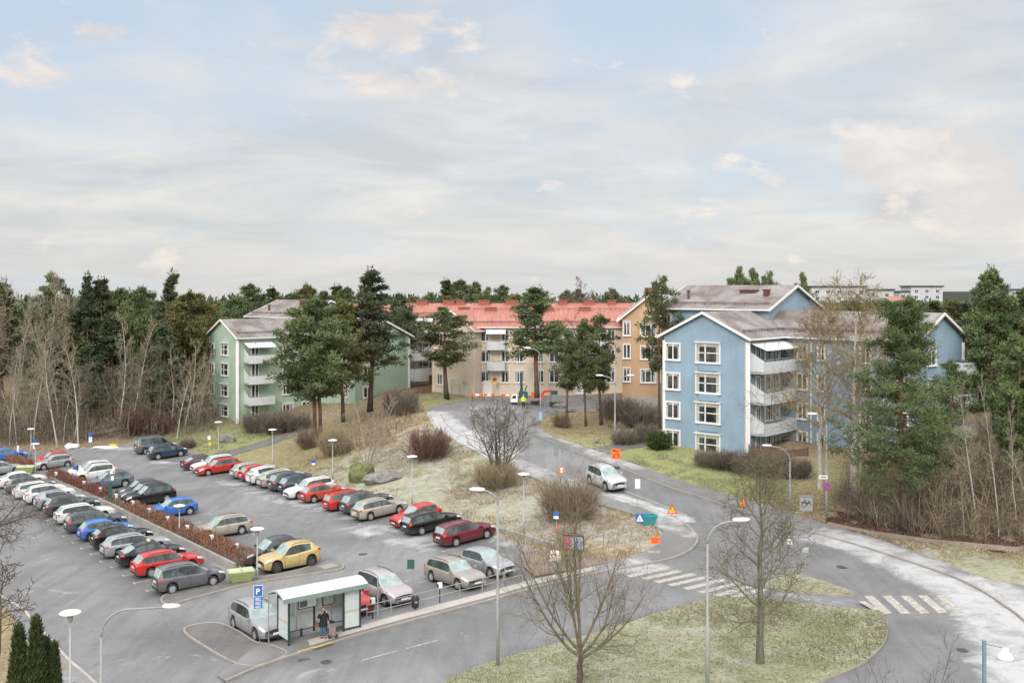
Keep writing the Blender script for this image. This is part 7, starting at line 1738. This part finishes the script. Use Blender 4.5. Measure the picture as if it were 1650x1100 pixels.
p = G(813.5, 944); o = loc_thing("bollard_post", "dark steel post before the silver-white hatchback", "post", p); mb = MB(); mb.tube([(0, 0, -.05), (0, 0, 1.15)], .05, 8); mb.box((0, 0, 1.16), (.11, .11, .03)); part(mb, "post", M_SBACK, o)
# low walls
def lowwall(name, label, pxs, w, h_, mat):
    L = W2(pxs); o = loc_thing(name, label, "wall", (*L[0], h1(*L[0]))); mb = MB(); Q = []
    for a, b in zip(L[:-1], L[1:]):
        a = np.array(a); b = np.array(b); n = max(1, int(np.linalg.norm(b - a)))
        Q += [a + (b - a) * j / n for j in range(n)]
    Q.append(np.array(L[-1]))
    for a, b in zip(Q[:-1], Q[1:]):
        d = (b - a) / np.linalg.norm(b - a); n = np.array([-d[1], d[0]]) * w / 2; za, zb = h1(*a), h1(*b)
        r = lambda p, z: [(p[0] - n[0], p[1] - n[1], z - .2), (p[0] - n[0], p[1] - n[1], z + h_), (p[0] + n[0], p[1] + n[1], z + h_), (p[0] + n[0], p[1] + n[1], z - .2)]
        A, B = r(a, za), r(b, zb); 
        for k in range(3): mb.face([A[k], B[k], B[k + 1], A[k + 1]])
        mb.face(A[::-1]); mb.face(B)
    mb.build("wall", mat, o); return o
lowwall("hedge_wall", "low concrete wall below the red-brown hedge", [(78, 772), (130, 795), (183, 820), (280, 868), (378, 917)], .22, .42, M_CONC); lowwall("low_wall", "mossy concrete edge wall at the foot of the frosty bank", [(804, 857), (850, 870), (892, 883)], .3, .38, M_CONC)
# slatted fences by the terraces of the blue block
def slatfence(label, p, q, h_, name="slat_fence"):
    a = G(*p); b = G(*q); o = loc_thing(name, label, "fence", a); n = max(1, int((b - a).length / 1.5)); d = b - a; 
    for k in range(n + 1): c = a + d * k / n; mb = MB(); mb.box((c.x, c.y, c.z + h_ / 2), (.09, .09, h_ + .2)); mb.build("post", M_WOODF, o)
    mb = MB(); off = Vector((d.y, -d.x, 0)).normalized() * .06
    for j in range(int(h_ / .13)): mb.beam(a + off + Vector((0, 0, .08 + j * .13)), b + off + Vector((0, 0, .08 + j * .13)), .02, .10)
    mb.build("slats", M_WOODF, o)
slatfence("brown slatted fence before the lowest balcony of the blue block", (1207, 738), (1252, 741), 1.25); slatfence("dark slatted fence right of the lowest balcony of the blue block", (1254, 742), (1302, 737), 1.0); slatfence("grey boarded fence beside the cream block's corner", (668, 634), (694, 634), 1.1)
# construction site in front of the cream block
def striped(label, u0, u1, v, D):
    a = AT(u0, D); b = AT(u1, D); o = loc_thing("road_barrier", label, "barrier", a, 0, "red and white road barriers"); mb = MB(); L = b.x - a.x; n = max(3, int(L / .5))
    for k in range(n): mb.box((L * (k + .5) / n, 0, .85), (L / n, .04, .28), mi=k % 2)
    mb.build("board", [M_SORANGE, M_SWHITE], o, off=(0, 0, 0)); mb = MB()
    for x in (.1, L - .1): mb.box((x, 0, .45), (.06, .4, .9))
    part(mb, "legs", M_CDARK, o)
striped("left red and white barrier before the cream facade", 760, 778, 632, 136); striped("middle red and white barrier before the cream facade", 780, 796, 632, 136.3); striped("right red and white barrier beside the drilling truck", 808, 828, 632, 136)
o = plate_sign("road_marker", "upright orange marker post beside the drilling truck", (858.5, 645), 632, [(0, -6, 4.5, 12, M_SORANGE, 0)])
fa = AT(702, 139); o = loc_thing("site_fence", "thin steel mesh fence in front of the cream gable", "fence", fa)
for k in range(5):
    u0 = 702 + k * 13; a = AT(u0, 139); b = AT(u0 + 12.4, 139); mb = MB(); mb.tube([a, a + Vector((0, 0, 1.9)), b + Vector((0, 0, 1.9)), b], .025, 5)
    for j in range(1, 8): q = a.lerp(b, j / 8); mb.tube([q + Vector((0, 0, .1)), q + Vector((0, 0, 1.9))], .008, 3)
    for z in (.5, 1.0, 1.5): mb.tube([a + Vector((0, 0, z)), b + Vector((0, 0, z))], .008, 3)
    mb.build("panel", M_GALV, o)
g = AT(838, 133.0); o = loc_thing("drilling_truck", "white flatbed truck with a dark teal drilling rig by the cream block", "truck", g, 0.12); o.scale = (.68, .68, .68)
mb = MB(); mb.prism([(-1.9, -1.05, .55), (-.6, -1.05, .55), (-.6, -1.05, 1.9), (-1.45, -1.05, 1.9), (-1.85, -1.05, 1.2)], (0, 2.1, 0)); part(mb, "cab", M_SWHITE, o); mb = MB(); mb.prism([(-1.80, -1.06, 1.25), (-.9, -1.06, 1.25), (-.9, -1.06, 1.78), (-1.44, -1.06, 1.78)], (0, 2.12, 0)); part(mb, "window", M_CGLASS, o)
mb = MB(); mb.box((1.8, 0, .85), (4.6, 2.1, .22)); mb.box((1.8, -1.0, 1.1), (4.6, .06, .35)); part(mb, "flatbed", M_SBACK, o)
for x in (-1.2, 2.6, 3.4):
    for y in (-.9, .9): mb = MB(); mb.tube([(x, y - .14, .45), (x, y + .14, .45)], .45, 14); part(mb, "wheel", M_TYRE, o)
M_RIG = plain("dark_teal_paint", (.03, .085, .10), .5, var=.2); mb = MB(); mb.beam((.3, 0, 1), (.1, 0, 6.0), .35, .35); mb.beam((.6, .2, 1), (.4, .2, 4.6), .16, .16); mb.beam((-.3, 0, 1), (.2, 0, 3.4), .2, .2); mb.box((.6, 0, 1.7), (1.6, 1.3, 1.4)); mb.beam((.9, 0, 2.4), (1.3, 0, 3.6), .2, .2); part(mb, "drilling_rig", M_RIG, o)
g = AT(880, 131.5); o = loc_thing("excavator", "small excavator with a bent red arm beside the bend lamp", "excavator", g, .1); o.scale = (.9, .9, .9)
mb = MB(); mb.beam((-1.0, 0, .8), (-.3, 0, 2.1), .28, .32); mb.beam((-.3, 0, 2.1), (.9, 0, 2.2), .28, .30); part(mb, "arm", M_SRED, o); mb = MB(); mb.prism([(-1.2, -.3, .2), (-.8, -.3, .2), (-.75, -.3, .8), (-1.15, -.3, .8)], (0, .6, 0)); part(mb, "bucket", M_CDARK, o)
mb = MB(); mb.box((1.5, 0, 1.1), (1.6, 1.3, .9)); mb.box((1.1, 0, 1.9), (.9, 1.1, .8)); part(mb, "body", M_SBACK, o); mb = MB(); mb.prism([(.6, -.7, .1), (2.4, -.7, .1), (2.5, -.7, .4), (2.3, -.7, .62), (.7, -.7, .62), (.5, -.7, .4)], (0, 1.4, 0)); part(mb, "tracks", M_CDARK, o); mb = MB(); mb.box((1.1, 0, 1.98), (.94, 1.14, .5)); part(mb, "window", M_CGLASS, o)
# snow heaps and yellow box near the woods
p = G(183, 720); o = loc_thing("yellow_tarpaulin", "small yellow box at the snow patch by the woods", "box", p); mb = MB(); mb.prism([(-.5, -.2, 0), (.5, -.2, 0), (.42, -.2, .3), (-.42, -.2, .34)], (0, .5, 0)); mb.box((0, .05, .34), (.7, .4, .04)); part(mb, "box", M_SYEL, o)
rock("heap of old grey snow at the car park edge by the leaning birch", 116, 722, (1.1, .7, .55), 14, plain("old_snow", (.62, .63, .65), .9, var=.15), name="snow_heap"); rock("flat patch of old snow right of the parking notice", 168, 722, (1.8, .6, .22), 15, plain("old_snow", (.62, .63, .65), .9), name="snow_heap")

# ------------------------------------------------------------------ bus shelter
A0 = G(465.5, 1043); ad = Vector((math.cos(RAILD), math.sin(RAILD), 0)); SL = (G(583, 1015) - A0).dot(ad)
sh = loc_thing("bus_shelter", "glass bus shelter with dark green frame and curved pale roof", "bus shelter", A0, RAILD)
sh.location.z = A0.z + .12
M_SFRAME = plain("dark_green_frame", (.018, .045, .042), .45); M_SROOF = plain("frosty_grey_roof", (.50, .53, .52), .65, var=.22, scale=2.5); M_FASC = plain("grey_green_fascia", (.20, .27, .255), .5)
m, nt, b = newmat("grimy_shelter_glass"); tc = N(nt, "ShaderNodeTexCoord").outputs["Object"]; n1 = noise(nt, tc, 1.3, 5, .65); n2 = noise(nt, tc, 5, 4, .7); sx = N(nt, "ShaderNodeSeparateXYZ"); nt.links.new(tc, sx.inputs[0])
c_ = mixc(nt, mapr(nt, n1, .3, .7), (.50, .57, .57), (.66, .70, .70)); c_ = mixc(nt, mapr(nt, n2, .62, .70, 0, .45), c_, (.10, .12, .13)); 
band = math_(nt, 'MULTIPLY', mapr(nt, math_(nt, 'ABSOLUTE', math_(nt, 'SUBTRACT', sx.outputs[2], 1.12)), .05, .09, 1, 0), .7); c_ = mixc(nt, band, c_, (.52, .43, .25))
nt.links.new(c_, b.inputs["Base Color"]); b.inputs["Roughness"].default_value = .18; b.inputs["Alpha"].default_value = .86; M_SGLASS = m
dep = 1.35; xf = SL * (555 - 465.5) / (583 - 465.5)
def sp(name, mat, fn, parent=None, smooth=False):
    mb = MB(); fn(mb); return part(mb, name, mat, parent or sh, smooth)
for x, y in ((0, 0), (0, dep), (xf, 0), (SL, 0), (SL, dep), (SL * .5, dep)):
    sp("post", M_SFRAME, lambda mb: mb.box((x, y, 1.18), (.09, .09, 2.36)))
def pane(x0, y0, x1, y1, z0=.22, z1=2.25, name="glass_panel"):
    o = sp(name, M_SGLASS, lambda mb: mb.beam((x0, y0, (z0 + z1) / 2), (x1, y1, (z0 + z1) / 2), .012, z1 - z0))
    sp("panel_frame", M_SFRAME, lambda mb: (mb.beam((x0, y0, z0), (x1, y1, z0), .05, .05), mb.beam((x0, y0, z1), (x1, y1, z1), .05, .06)), o)
pane(0, .05, 0, dep - .05); pane(xf + .05, 0, SL - .05, 0); pane(SL, .05, SL, dep - .05)
for k in range(4): pane(.06 + k * SL / 4, dep, (k + 1) * SL / 4 - .06, dep)
for k in range(1, 4): sp("mullion", M_GALV, lambda mb: mb.box((k * SL / 4, dep, 1.2), (.04, .05, 2.05)))
o = sp("timetable_case", M_SFRAME, lambda mb: mb.box((SL * .40, dep - .06, 1.75), (1.15, .05, .80))); sp("paper", M_SWHITE, lambda mb: mb.box((SL * .40, dep - .09, 1.75), (1.06, .012, .71)), o)
sp("printed_panel", plain("grey_print", (.16, .18, .20), .6, var=.5, scale=9), lambda mb: (mb.box((SL * .40 - .25, dep - .099, 1.62), (.45, .006, .34)), mb.box((SL * .40 + .28, dep - .099, 1.93), (.34, .006, .24))), o)
o = sp("route_map_case", M_SFRAME, lambda mb: mb.box((SL * .70, dep - .06, 1.72), (.72, .05, .85))); sp("route_map", plain("map_print", (.50, .56, .50), .6, var=.2, scale=5), lambda mb: mb.box((SL * .70, dep - .09, 1.72), (.64, .012, .77)), o)
def rooff(mb):
    n = 10; r0 = [(-.22 + (dep + .55) * k / n, 2.40 + .36 * math.sin(math.pi * (k / n * .86 + .10))) for k in range(n + 1)]
    for x0, x1 in ((-.45, SL + .35),):
        for (ya, za), (yb, zb) in zip(r0[:-1], r0[1:]): mb.prism([(x0, ya - .1, za), (x0, yb - .1, zb), (x0, yb - .1, zb + .05), (x0, ya - .1, za + .05)], (x1 - x0, 0, 0))
sp("roof", M_SROOF, rooff); sp("fascia", M_FASC, lambda mb: mb.box((SL / 2 - .05, -.34, 2.46), (SL + .8, .05, .24))); sp("fascia", M_FASC, lambda mb: mb.box((SL / 2 - .05, dep + .26, 2.44), (SL + .8, .05, .12)))
for x in (-.44, SL + .34): sp("roof_end_rib", M_FASC, lambda mb: mb.tube([(x, -.32 + (dep + .55) * k / 10, 2.38 + .36 * math.sin(math.pi * (k / 10 * .86 + .10))) for k in range(11)], .035, 6))
for x in (SL * .27, SL * .62): sp("bench_leg", M_SFRAME, lambda mb: mb.box((x, dep - .45, .22), (.1, .1, .45)))
sp("bench_seat", M_SFRAME, lambda mb: mb.box((SL * .62, dep - .42, .46), (.9, .32, .05)))
# ------------------------------------------------------------------ people
M_SKIN = plain("skin", (.46, .30, .23), .6, var=.05); M_HAIR = plain("dark_blond_hair", (.12, .08, .05), .7, var=.2); M_COAT = plain("black_coat", (.012, .012, .014), .85, var=.2); M_JEANS = plain("blue_jeans", (.06, .12, .22), .85, var=.2); M_BOOT = plain("dark_boots", (.03, .028, .028), .7); M_BAG = plain("brown_leather", (.15, .06, .03), .6, var=.15)
def skinmesh(name, joints, bones, mat, parent, lev=2, root=0):
    """joints: list of (co, radius); one continuous skin grown round the bones"""
    me_ = bpy.data.meshes.new(name); me_.from_pydata([j[0] for j in joints], bones, []); o = bpy.data.objects.new(name, me_); COL.objects.link(o)
    sk = o.modifiers.new("skin", 'SKIN'); 
    for i, j in enumerate(joints):
        r = j[1] if hasattr(j[1], '__len__') else (j[1], j[1]); me_.skin_vertices[0].data[i].radius = r; me_.skin_vertices[0].data[i].use_root = (i == root)
    sk.use_smooth_shade = True; sb = o.modifiers.new("sub", 'SUBSURF'); sb.levels = lev; sb.render_levels = lev
    me_.materials.append(mat); o.parent = parent; return o
def person(name, label, p, rz, coat, legs, boots, hair, s=1.0, worker=False):
    r = loc_thing(name, label, "person", p, rz); r.scale = (s, s, s)
    # faces local -y; joints in metres for a height of about 1.66
    J = [((0, 0, .92), (.13, .10)), ((0, 0, 1.12), (.12, .09)), ((0, .01, 1.32), (.15, .10)), ((0, .0, 1.42), .055), ((0, -.01, 1.48), .05), ((0, -.02, 1.55), (.075, .088)), ((0, -.015, 1.61), (.065, .08))]
    B = [(0, 1), (1, 2), (2, 3), (3, 4), (4, 5), (5, 6)]
    def add(co, rad, par): J.append((co, rad)); B.append((par, len(J) - 1)); return len(J) - 1
    for sx_ in (-1, 1):
        h = add((sx_ * .095, 0, .86), .085, 0); k_ = add((sx_ * .10, -.02 * sx_, .48), .055, h); an = add((sx_ * .10, .01 - .02 * sx_, .09), .04, k_); add((sx_ * .11, -.13 - .02 * sx_, .04), .035, an)
        sh_ = add((sx_ * .18, .01, 1.36), .055, 2)
        if sx_ < 0 and not worker:   # this hand holds a phone up to the mouth
            el = add((-.25, -.06, 1.12), .042, sh_); wr_ = add((-.10, -.19, 1.36), .028, el); hd_ = add((-.07, -.20, 1.42), .03, wr_)
            for q in range(4): f1 = add((-.075 + .018 * q, -.235, 1.455 + .004 * (q % 2)), .0088, hd_); add((-.062 + .018 * q, -.225, 1.49 + .004 * (q == 1)), .0082, f1)
            add((-.035, -.20, 1.455), .0095, hd_)
        else:
            el = add((sx_ * .24, .04, 1.10), .042, sh_); wr_ = add((sx_ * .25, -.07, .90), .028, el); hd_ = add((sx_ * .25, -.095, .83), .03, wr_)
            for q in range(4): f1 = add((sx_ * .25 + (q - 1.5) * .017, -.105, .775 - .004 * (q in (1, 2))), .0088, hd_); add((sx_ * .25 + (q - 1.5) * .017, -.085, .745), .0082, f1)
            add((sx_ * .215, -.115, .80), .0095, hd_)
    body = skinmesh("body", J, B, M_SKIN, r)
    # nose, ears, eyes
    mb = MB(); mb.prism([(-.011, -.108, 1.545), (.011, -.108, 1.545), (0, -.128, 1.545)], (0, .008, .035)); mb.build("nose", M_SKIN, r, off=(0, 0, 0))
    for sx_ in (-1, 1): mb = MB(); mb.box((sx_ * .030, -.098, 1.582), (.020, .012, .010)); part(mb, "eye", M_SBLACK, r)
    mb = MB(); mb.box((0, -.100, 1.515), (.042, .012, .009)); part(mb, "mouth", plain("lips", (.36, .14, .12), .6), r)
    # coat: torso with skirt, and sleeves
    mb = MB(); rings = []
    lo = .62 if not worker else .84
    for z, rx, ry in ((lo, .225, .175), (lo + .03, .23, .18), (.90, .20, .155), (1.08, .175, .135), (1.24, .19, .135), (1.34, .195, .13), (1.40, .125, .095), (1.46, .075, .07)):
        rings.append([(rx * math.cos(t) * (1 + .03 * math.sin(5 * t)), .005 + ry * math.sin(t), z) for t in np.linspace(0, 2 * math.pi, 17)[:-1]])
    for q0, q1 in zip(rings[:-1], rings[1:]):
        for k in range(16): mb.face([q0[k], q0[(k + 1) % 16], q1[(k + 1) % 16], q1[k]])
    mb.face(rings[0][::-1]); part(mb, "coat", coat, r, True)
    for sx_ in (-1, 1):
        pts = [((-.275, -.06, 1.10), .075), ((-.125, -.185, 1.32), .055)] if sx_ < 0 and not worker else [((sx_ * .26, .04, 1.10), .072), ((sx_ * .262, -.065, .90), .056)]
        skinmesh("sleeve", [((sx_ * .15, .01, 1.35), .085)] + pts, [(0, 1), (1, 2)], coat, r)
    for sx_ in (-1, 1):
        skinmesh("trouser_leg", [((sx_ * .095, 0, .88), .10), ((sx_ * .10, -.02 * sx_, .48), .075), ((sx_ * .10, .01 - .02 * sx_, .14), .062)], [(0, 1), (1, 2)], legs, r)
        skinmesh("boot", [((sx_ * .10, .02 - .02 * sx_, .20), .062), ((sx_ * .10, .02 - .02 * sx_, .05), .052), ((sx_ * .11, -.15 - .02 * sx_, .035), .045)], [(0, 1), (1, 2)], boots, r)
    if worker: skinmesh("helmet", [((0, .0, 1.60), (.105, .115)), ((0, .0, 1.68), (.07, .08))], [(0, 1)], hair, r)
    else: skinmesh("hair", [((0, .035, 1.50), (.075, .05)), ((0, .03, 1.60), (.09, .085)), ((0, .005, 1.655), (.07, .075))], [(0, 1), (1, 2)], hair, r)
    return r
gp = G(521, 1030.5); woman = person("person", "person in a black coat and blue jeans waiting in the bus shelter", gp + Vector((0, 0, .117)), yaw_to_cam(gp) + .1, M_COAT, M_JEANS, M_BOOT, M_HAIR, 1.0)
gb = gp + Vector((-.36, -.02, 0)); o = loc_thing("handbag", "brown handbag hanging at the waiting person's side", "bag", gb + Vector((0, 0, .117)), yaw_to_cam(gp)); mb = MB(); mb.prism([(-.10, -.14, .62), (.10, -.14, .62), (.08, -.14, .90), (-.08, -.14, .90)], (0, .12, 0)); part(mb, "bag", M_BAG, o); mb = MB(); mb.tube([(-.07, -.08, .9), (.03, -.05, 1.15), (.16, 0, 1.36), (.10, -.02, 1.1), (.07, -.08, .9)], .012, 5); part(mb, "strap", M_BAG, o)
gc = gp + Vector((.50, -.05, 0)); o = loc_thing("shopping_trolley", "small wheeled shopping trolley beside the waiting person", "trolley", gc + Vector((0, 0, .117)), .2); mb = MB(); mb.tube([(-.15, -.12, .12), (-.16, -.14, .82), (-.16, .14, .82), (-.15, .12, .12)], .015, 6); mb.tube([(.2, -.12, .12), (-.12, -.12, .45)], .015, 5); mb.tube([(.2, .12, .12), (-.12, .12, .45)], .015, 5); part(mb, "frame", M_GALV, o)
mb = MB(); mb.prism([(-.12, -.13, .2), (.16, -.13, .2), (.18, -.13, .58), (-.14, -.13, .62)], (0, .26, 0)); part(mb, "bag", plain("patterned_cloth", (.22, .15, .17), .9, var=.4, scale=12), o)
for x in (-.15, .2):
    for y in (-.13, .13): mb = MB(); mb.tube([(x, y - .02, .09), (x, y + .02, .09)], .09, 10); part(mb, "wheel", M_CDARK, o)
gw = AT(843.5, 129.0); person("person", "worker in a bright yellow jacket standing by the drilling truck", gw, .4, plain("hi_vis_yellow", (.62, .72, .03), .7), plain("dark_work_trousers", (.03, .03, .035), .8), M_BOOT, M_SWHITE, 1.05, True)
# stall marks
mb = MB(); rowd = (Vector((-math.sin(HDG), math.cos(HDG), 0)), Vector((math.cos(HDG), math.sin(HDG), 0)))
def tee(u, v, sgn): g = G(u, v); a = g; strip(mb, a - rowd[0] * .28, a + rowd[0] * .28, .1, .005, 1); strip(mb, a + rowd[1] * .05 * sgn, a + rowd[1] * .9 * sgn, .1, .005, 2)
for u, v in ((101.8, 863.2), (117, 874.7), (131, 883), (146.3, 892.5), (161.6, 904), (179.4, 913.6), (198.5, 927), (216.3, 939), (236.7, 951), (75, 838)): tee(u, v, 1)
for u, v in ((334, 767), (350, 772.5), (366, 777), (383, 782), (398.5, 788), (415, 793), (431, 798), (449, 803.5), (468, 809), (488, 815), (508, 820), (530, 828.5), (553, 836), (579, 844), (631, 842), (655, 870), (684, 878), (714, 888), (250, 743), (312, 755)): tee(u, v, 1)
for u, v in ((339, 827.5), (322, 841), (306, 844), (408, 860), (529, 905), (692, 934), (757, 900)): tee(u, v, -1)
o = mb.build("parking_bay_marks", M_PAINT); o["kind"] = "structure"
# ------------------------------------------------------------------ sky and light
w = bpy.data.worlds.new("World"); scene.world = w; w.use_nodes = True
nt = w.node_tree
for n in list(nt.nodes): nt.nodes.remove(n)
out = nt.nodes.new("ShaderNodeOutputWorld")
SUN_EL, SUN_AZ = 30.0, 195.0     # azimuth measured clockwise from +Y
sky = nt.nodes.new("ShaderNodeTexSky"); sky.sky_type = 'NISHITA'; sky.sun_disc = False
sky.sun_elevation = R(SUN_EL); sky.sun_rotation = R(SUN_AZ); sky.air_density = 1.2; sky.dust_density = 1.0; sky.ozone_density = 1.3
bg1 = nt.nodes.new("ShaderNodeBackground"); bg1.inputs[1].default_value = 0.14
nt.links.new(sky.outputs[0], bg1.inputs[0])
geo = nt.nodes.new("ShaderNodeTexCoord"); d = geo.outputs["Generated"]
sx = nt.nodes.new("ShaderNodeSeparateXYZ"); nt.links.new(d, sx.inputs[0])
zz = math_(nt, 'ADD', math_(nt, 'MAXIMUM', sx.outputs[2], 0.0), 0.20)
cb = nt.nodes.new("ShaderNodeCombineXYZ")
nt.links.new(math_(nt, 'DIVIDE', sx.outputs[0], zz), cb.inputs[0]); nt.links.new(math_(nt, 'DIVIDE', sx.outputs[1], zz), cb.inputs[1])
pv = cb.outputs[0]
pv = N(nt, "ShaderNodeVectorMath", operation='ADD'); nt.links.new(cb.outputs[0], pv.inputs[0]); pv.inputs[1].default_value = (SKX, SKY_, 0); pv = pv.outputs[0]
n1 = noise(nt, scalev(nt, pv, (1.15, 0.95, 1)), 1.0, 9, 0.54, 0.5)      # broad sheets
n2 = noise(nt, scalev(nt, pv, (2.6, 2.4, 1)), 1.0, 9, 0.6, 0.3)          # smaller billows
cov = math_(nt, 'ADD', n1, math_(nt, 'MULTIPLY', math_(nt, 'SUBTRACT', n2, 0.5), 0.45))
el = sx.outputs[2]
cov = math_(nt, 'ADD', cov, mapr(nt, el, 0.03, 0.25, 0.19, 0.02))
f = mapr(nt, cov, 0.40, 0.66, 0.0, 1.0)
shade = noise(nt, scalev(nt, pv, (1.1, 1.4, 1)), 1.3, 8, 0.6, 0.5)
ccol = mixc(nt, mapr(nt, shade, 0.37, 0.63), (0.61, 0.635, 0.675), (0.84, 0.81, 0.785))
ccol = mixc(nt, mapr(nt, el, 0.0, 0.10, 0.5, 0.0), ccol, (0.74, 0.735, 0.735))
puff = noise(nt, scalev(nt, pv, (1.5, 2.4, 1)), 1.7, 9, 0.62, 0.15)
# rosy cumulus heads: two banks, one up in the middle and one on the right
pm = 0.0
for (u_, v_, su, sv, am) in ((625, 45, 85, 36, .22), (640, 135, 70, 26, .16), (1540, 255, 150, 58, .24), (1575, 340, 95, 55, .21), (1400, 255, 60, 34, .15), (165, 48, 50, 22, .15), (40, 120, 130, 26, .13), (890, 45, 40, 16, .12), (1250, 292, 40, 14, .14)):
    gx_ = math_(nt, 'DIVIDE', math_(nt, 'SUBTRACT', math_(nt, 'DIVIDE', sx.outputs[0], math_(nt, 'MAXIMUM', sx.outputs[1], .2)), (u_ - 825) / 1650), su / 1650)
    gy_ = math_(nt, 'DIVIDE', math_(nt, 'SUBTRACT', math_(nt, 'DIVIDE', sx.outputs[2], math_(nt, 'MAXIMUM', sx.outputs[1], .2)), (466 - v_) / 1650), sv / 1650)
    q = math_(nt, 'ADD', math_(nt, 'MULTIPLY', gx_, gx_), math_(nt, 'MULTIPLY', gy_, gy_))
    pm = math_(nt, 'ADD', pm, math_(nt, 'MULTIPLY', math_(nt, 'EXPONENT', math_(nt, 'MULTIPLY', q, -1.0)), am * 1.25))
pd = noise(nt, scalev(nt, d, (13, 13, 24)), 1.0, 9, 0.6, 0.25)
puffm = mapr(nt, math_(nt, 'ADD', math_(nt, 'MULTIPLY', puff, 0.35), math_(nt, 'ADD', math_(nt, 'MULTIPLY', pd, 0.65), pm)), 0.58, 0.68, 0.0, 1.0)
blue = mixc(nt, mapr(nt, el, 0.05, 0.35), (0.63, 0.715, 0.82), (0.53, 0.665, 0.83))
ccol = mixc(nt, f, blue, ccol)
gx2 = math_(nt, 'DIVIDE', math_(nt, 'SUBTRACT', sx.outputs[0], .365), .05); gy2 = math_(nt, 'DIVIDE', math_(nt, 'SUBTRACT', sx.outputs[2], .077), .026)
dk = math_(nt, 'EXPONENT', math_(nt, 'MULTIPLY', math_(nt, 'ADD', math_(nt, 'MULTIPLY', gx2, gx2), math_(nt, 'MULTIPLY', gy2, gy2)), -1.0))
ccol = mixc(nt, mapr(nt, math_(nt, 'ADD', math_(nt, 'MULTIPLY', dk, .3), math_(nt, 'MULTIPLY', pd, .6)), .42, .58, 0, .8), ccol, (0.60, 0.595, 0.64))
ccol = mixc(nt, puffm, ccol, mixc(nt, mapr(nt, pd, .45, .7), (0.76, 0.71, 0.70), (0.98, 0.87, 0.79)))
ccol = mixc(nt, mapr(nt, el, 0.32, 0.6), ccol, (0.72, 0.715, 0.705))
ccol = mixc(nt, mapr(nt, sx.outputs[1], 0.3, -0.3), ccol, (0.74, 0.715, 0.69))
bg2 = nt.nodes.new("ShaderNodeBackground"); nt.links.new(ccol, bg2.inputs[0])
# an overcast sky is two to three times as bright overhead as at the horizon, and brighter on the sun's side
st = mapr(nt, el, 0.28, 0.75, SKYB, SKYB * ZEN)
st = math_(nt, 'MULTIPLY', st, mapr(nt, sx.outputs[1], 0.15, -0.7, 1.0, BACK))
nt.links.new(st, bg2.inputs[1])
mx = nt.nodes.new("ShaderNodeMixShader"); mx.inputs[0].default_value = 0.9; nt.links.new(bg1.outputs[0], mx.inputs[1]); nt.links.new(bg2.outputs[0], mx.inputs[2])
nt.links.new(mx.outputs[0], out.inputs[0])
sun = bpy.data.lights.new("sun", 'SUN'); sun.energy = 1.5; sun.angle = R(10); sun.color = (1.0, 0.95, 0.88)
so = bpy.data.objects.new("sun", sun); COL.objects.link(so)
az, elv = R(SUN_AZ), R(SUN_EL)
dirv = Vector((math.sin(az) * math.cos(elv), math.cos(az) * math.cos(elv), math.sin(elv)))
so.rotation_euler = dirv.to_track_quat('Z', 'Y').to_euler()
scene.view_settings.view_transform = 'Standard'
scene.view_settings.look = 'None'
scene.view_settings.exposure = EXPO
scene.view_settings.gamma = 1.0
scene.render.engine = 'CYCLES'
scene.cycles.max_bounces = 6; scene.cycles.diffuse_bounces = 3; scene.cycles.glossy_bounces = 3; scene.cycles.transmission_bounces = 4; scene.cycles.transparent_max_bounces = 6
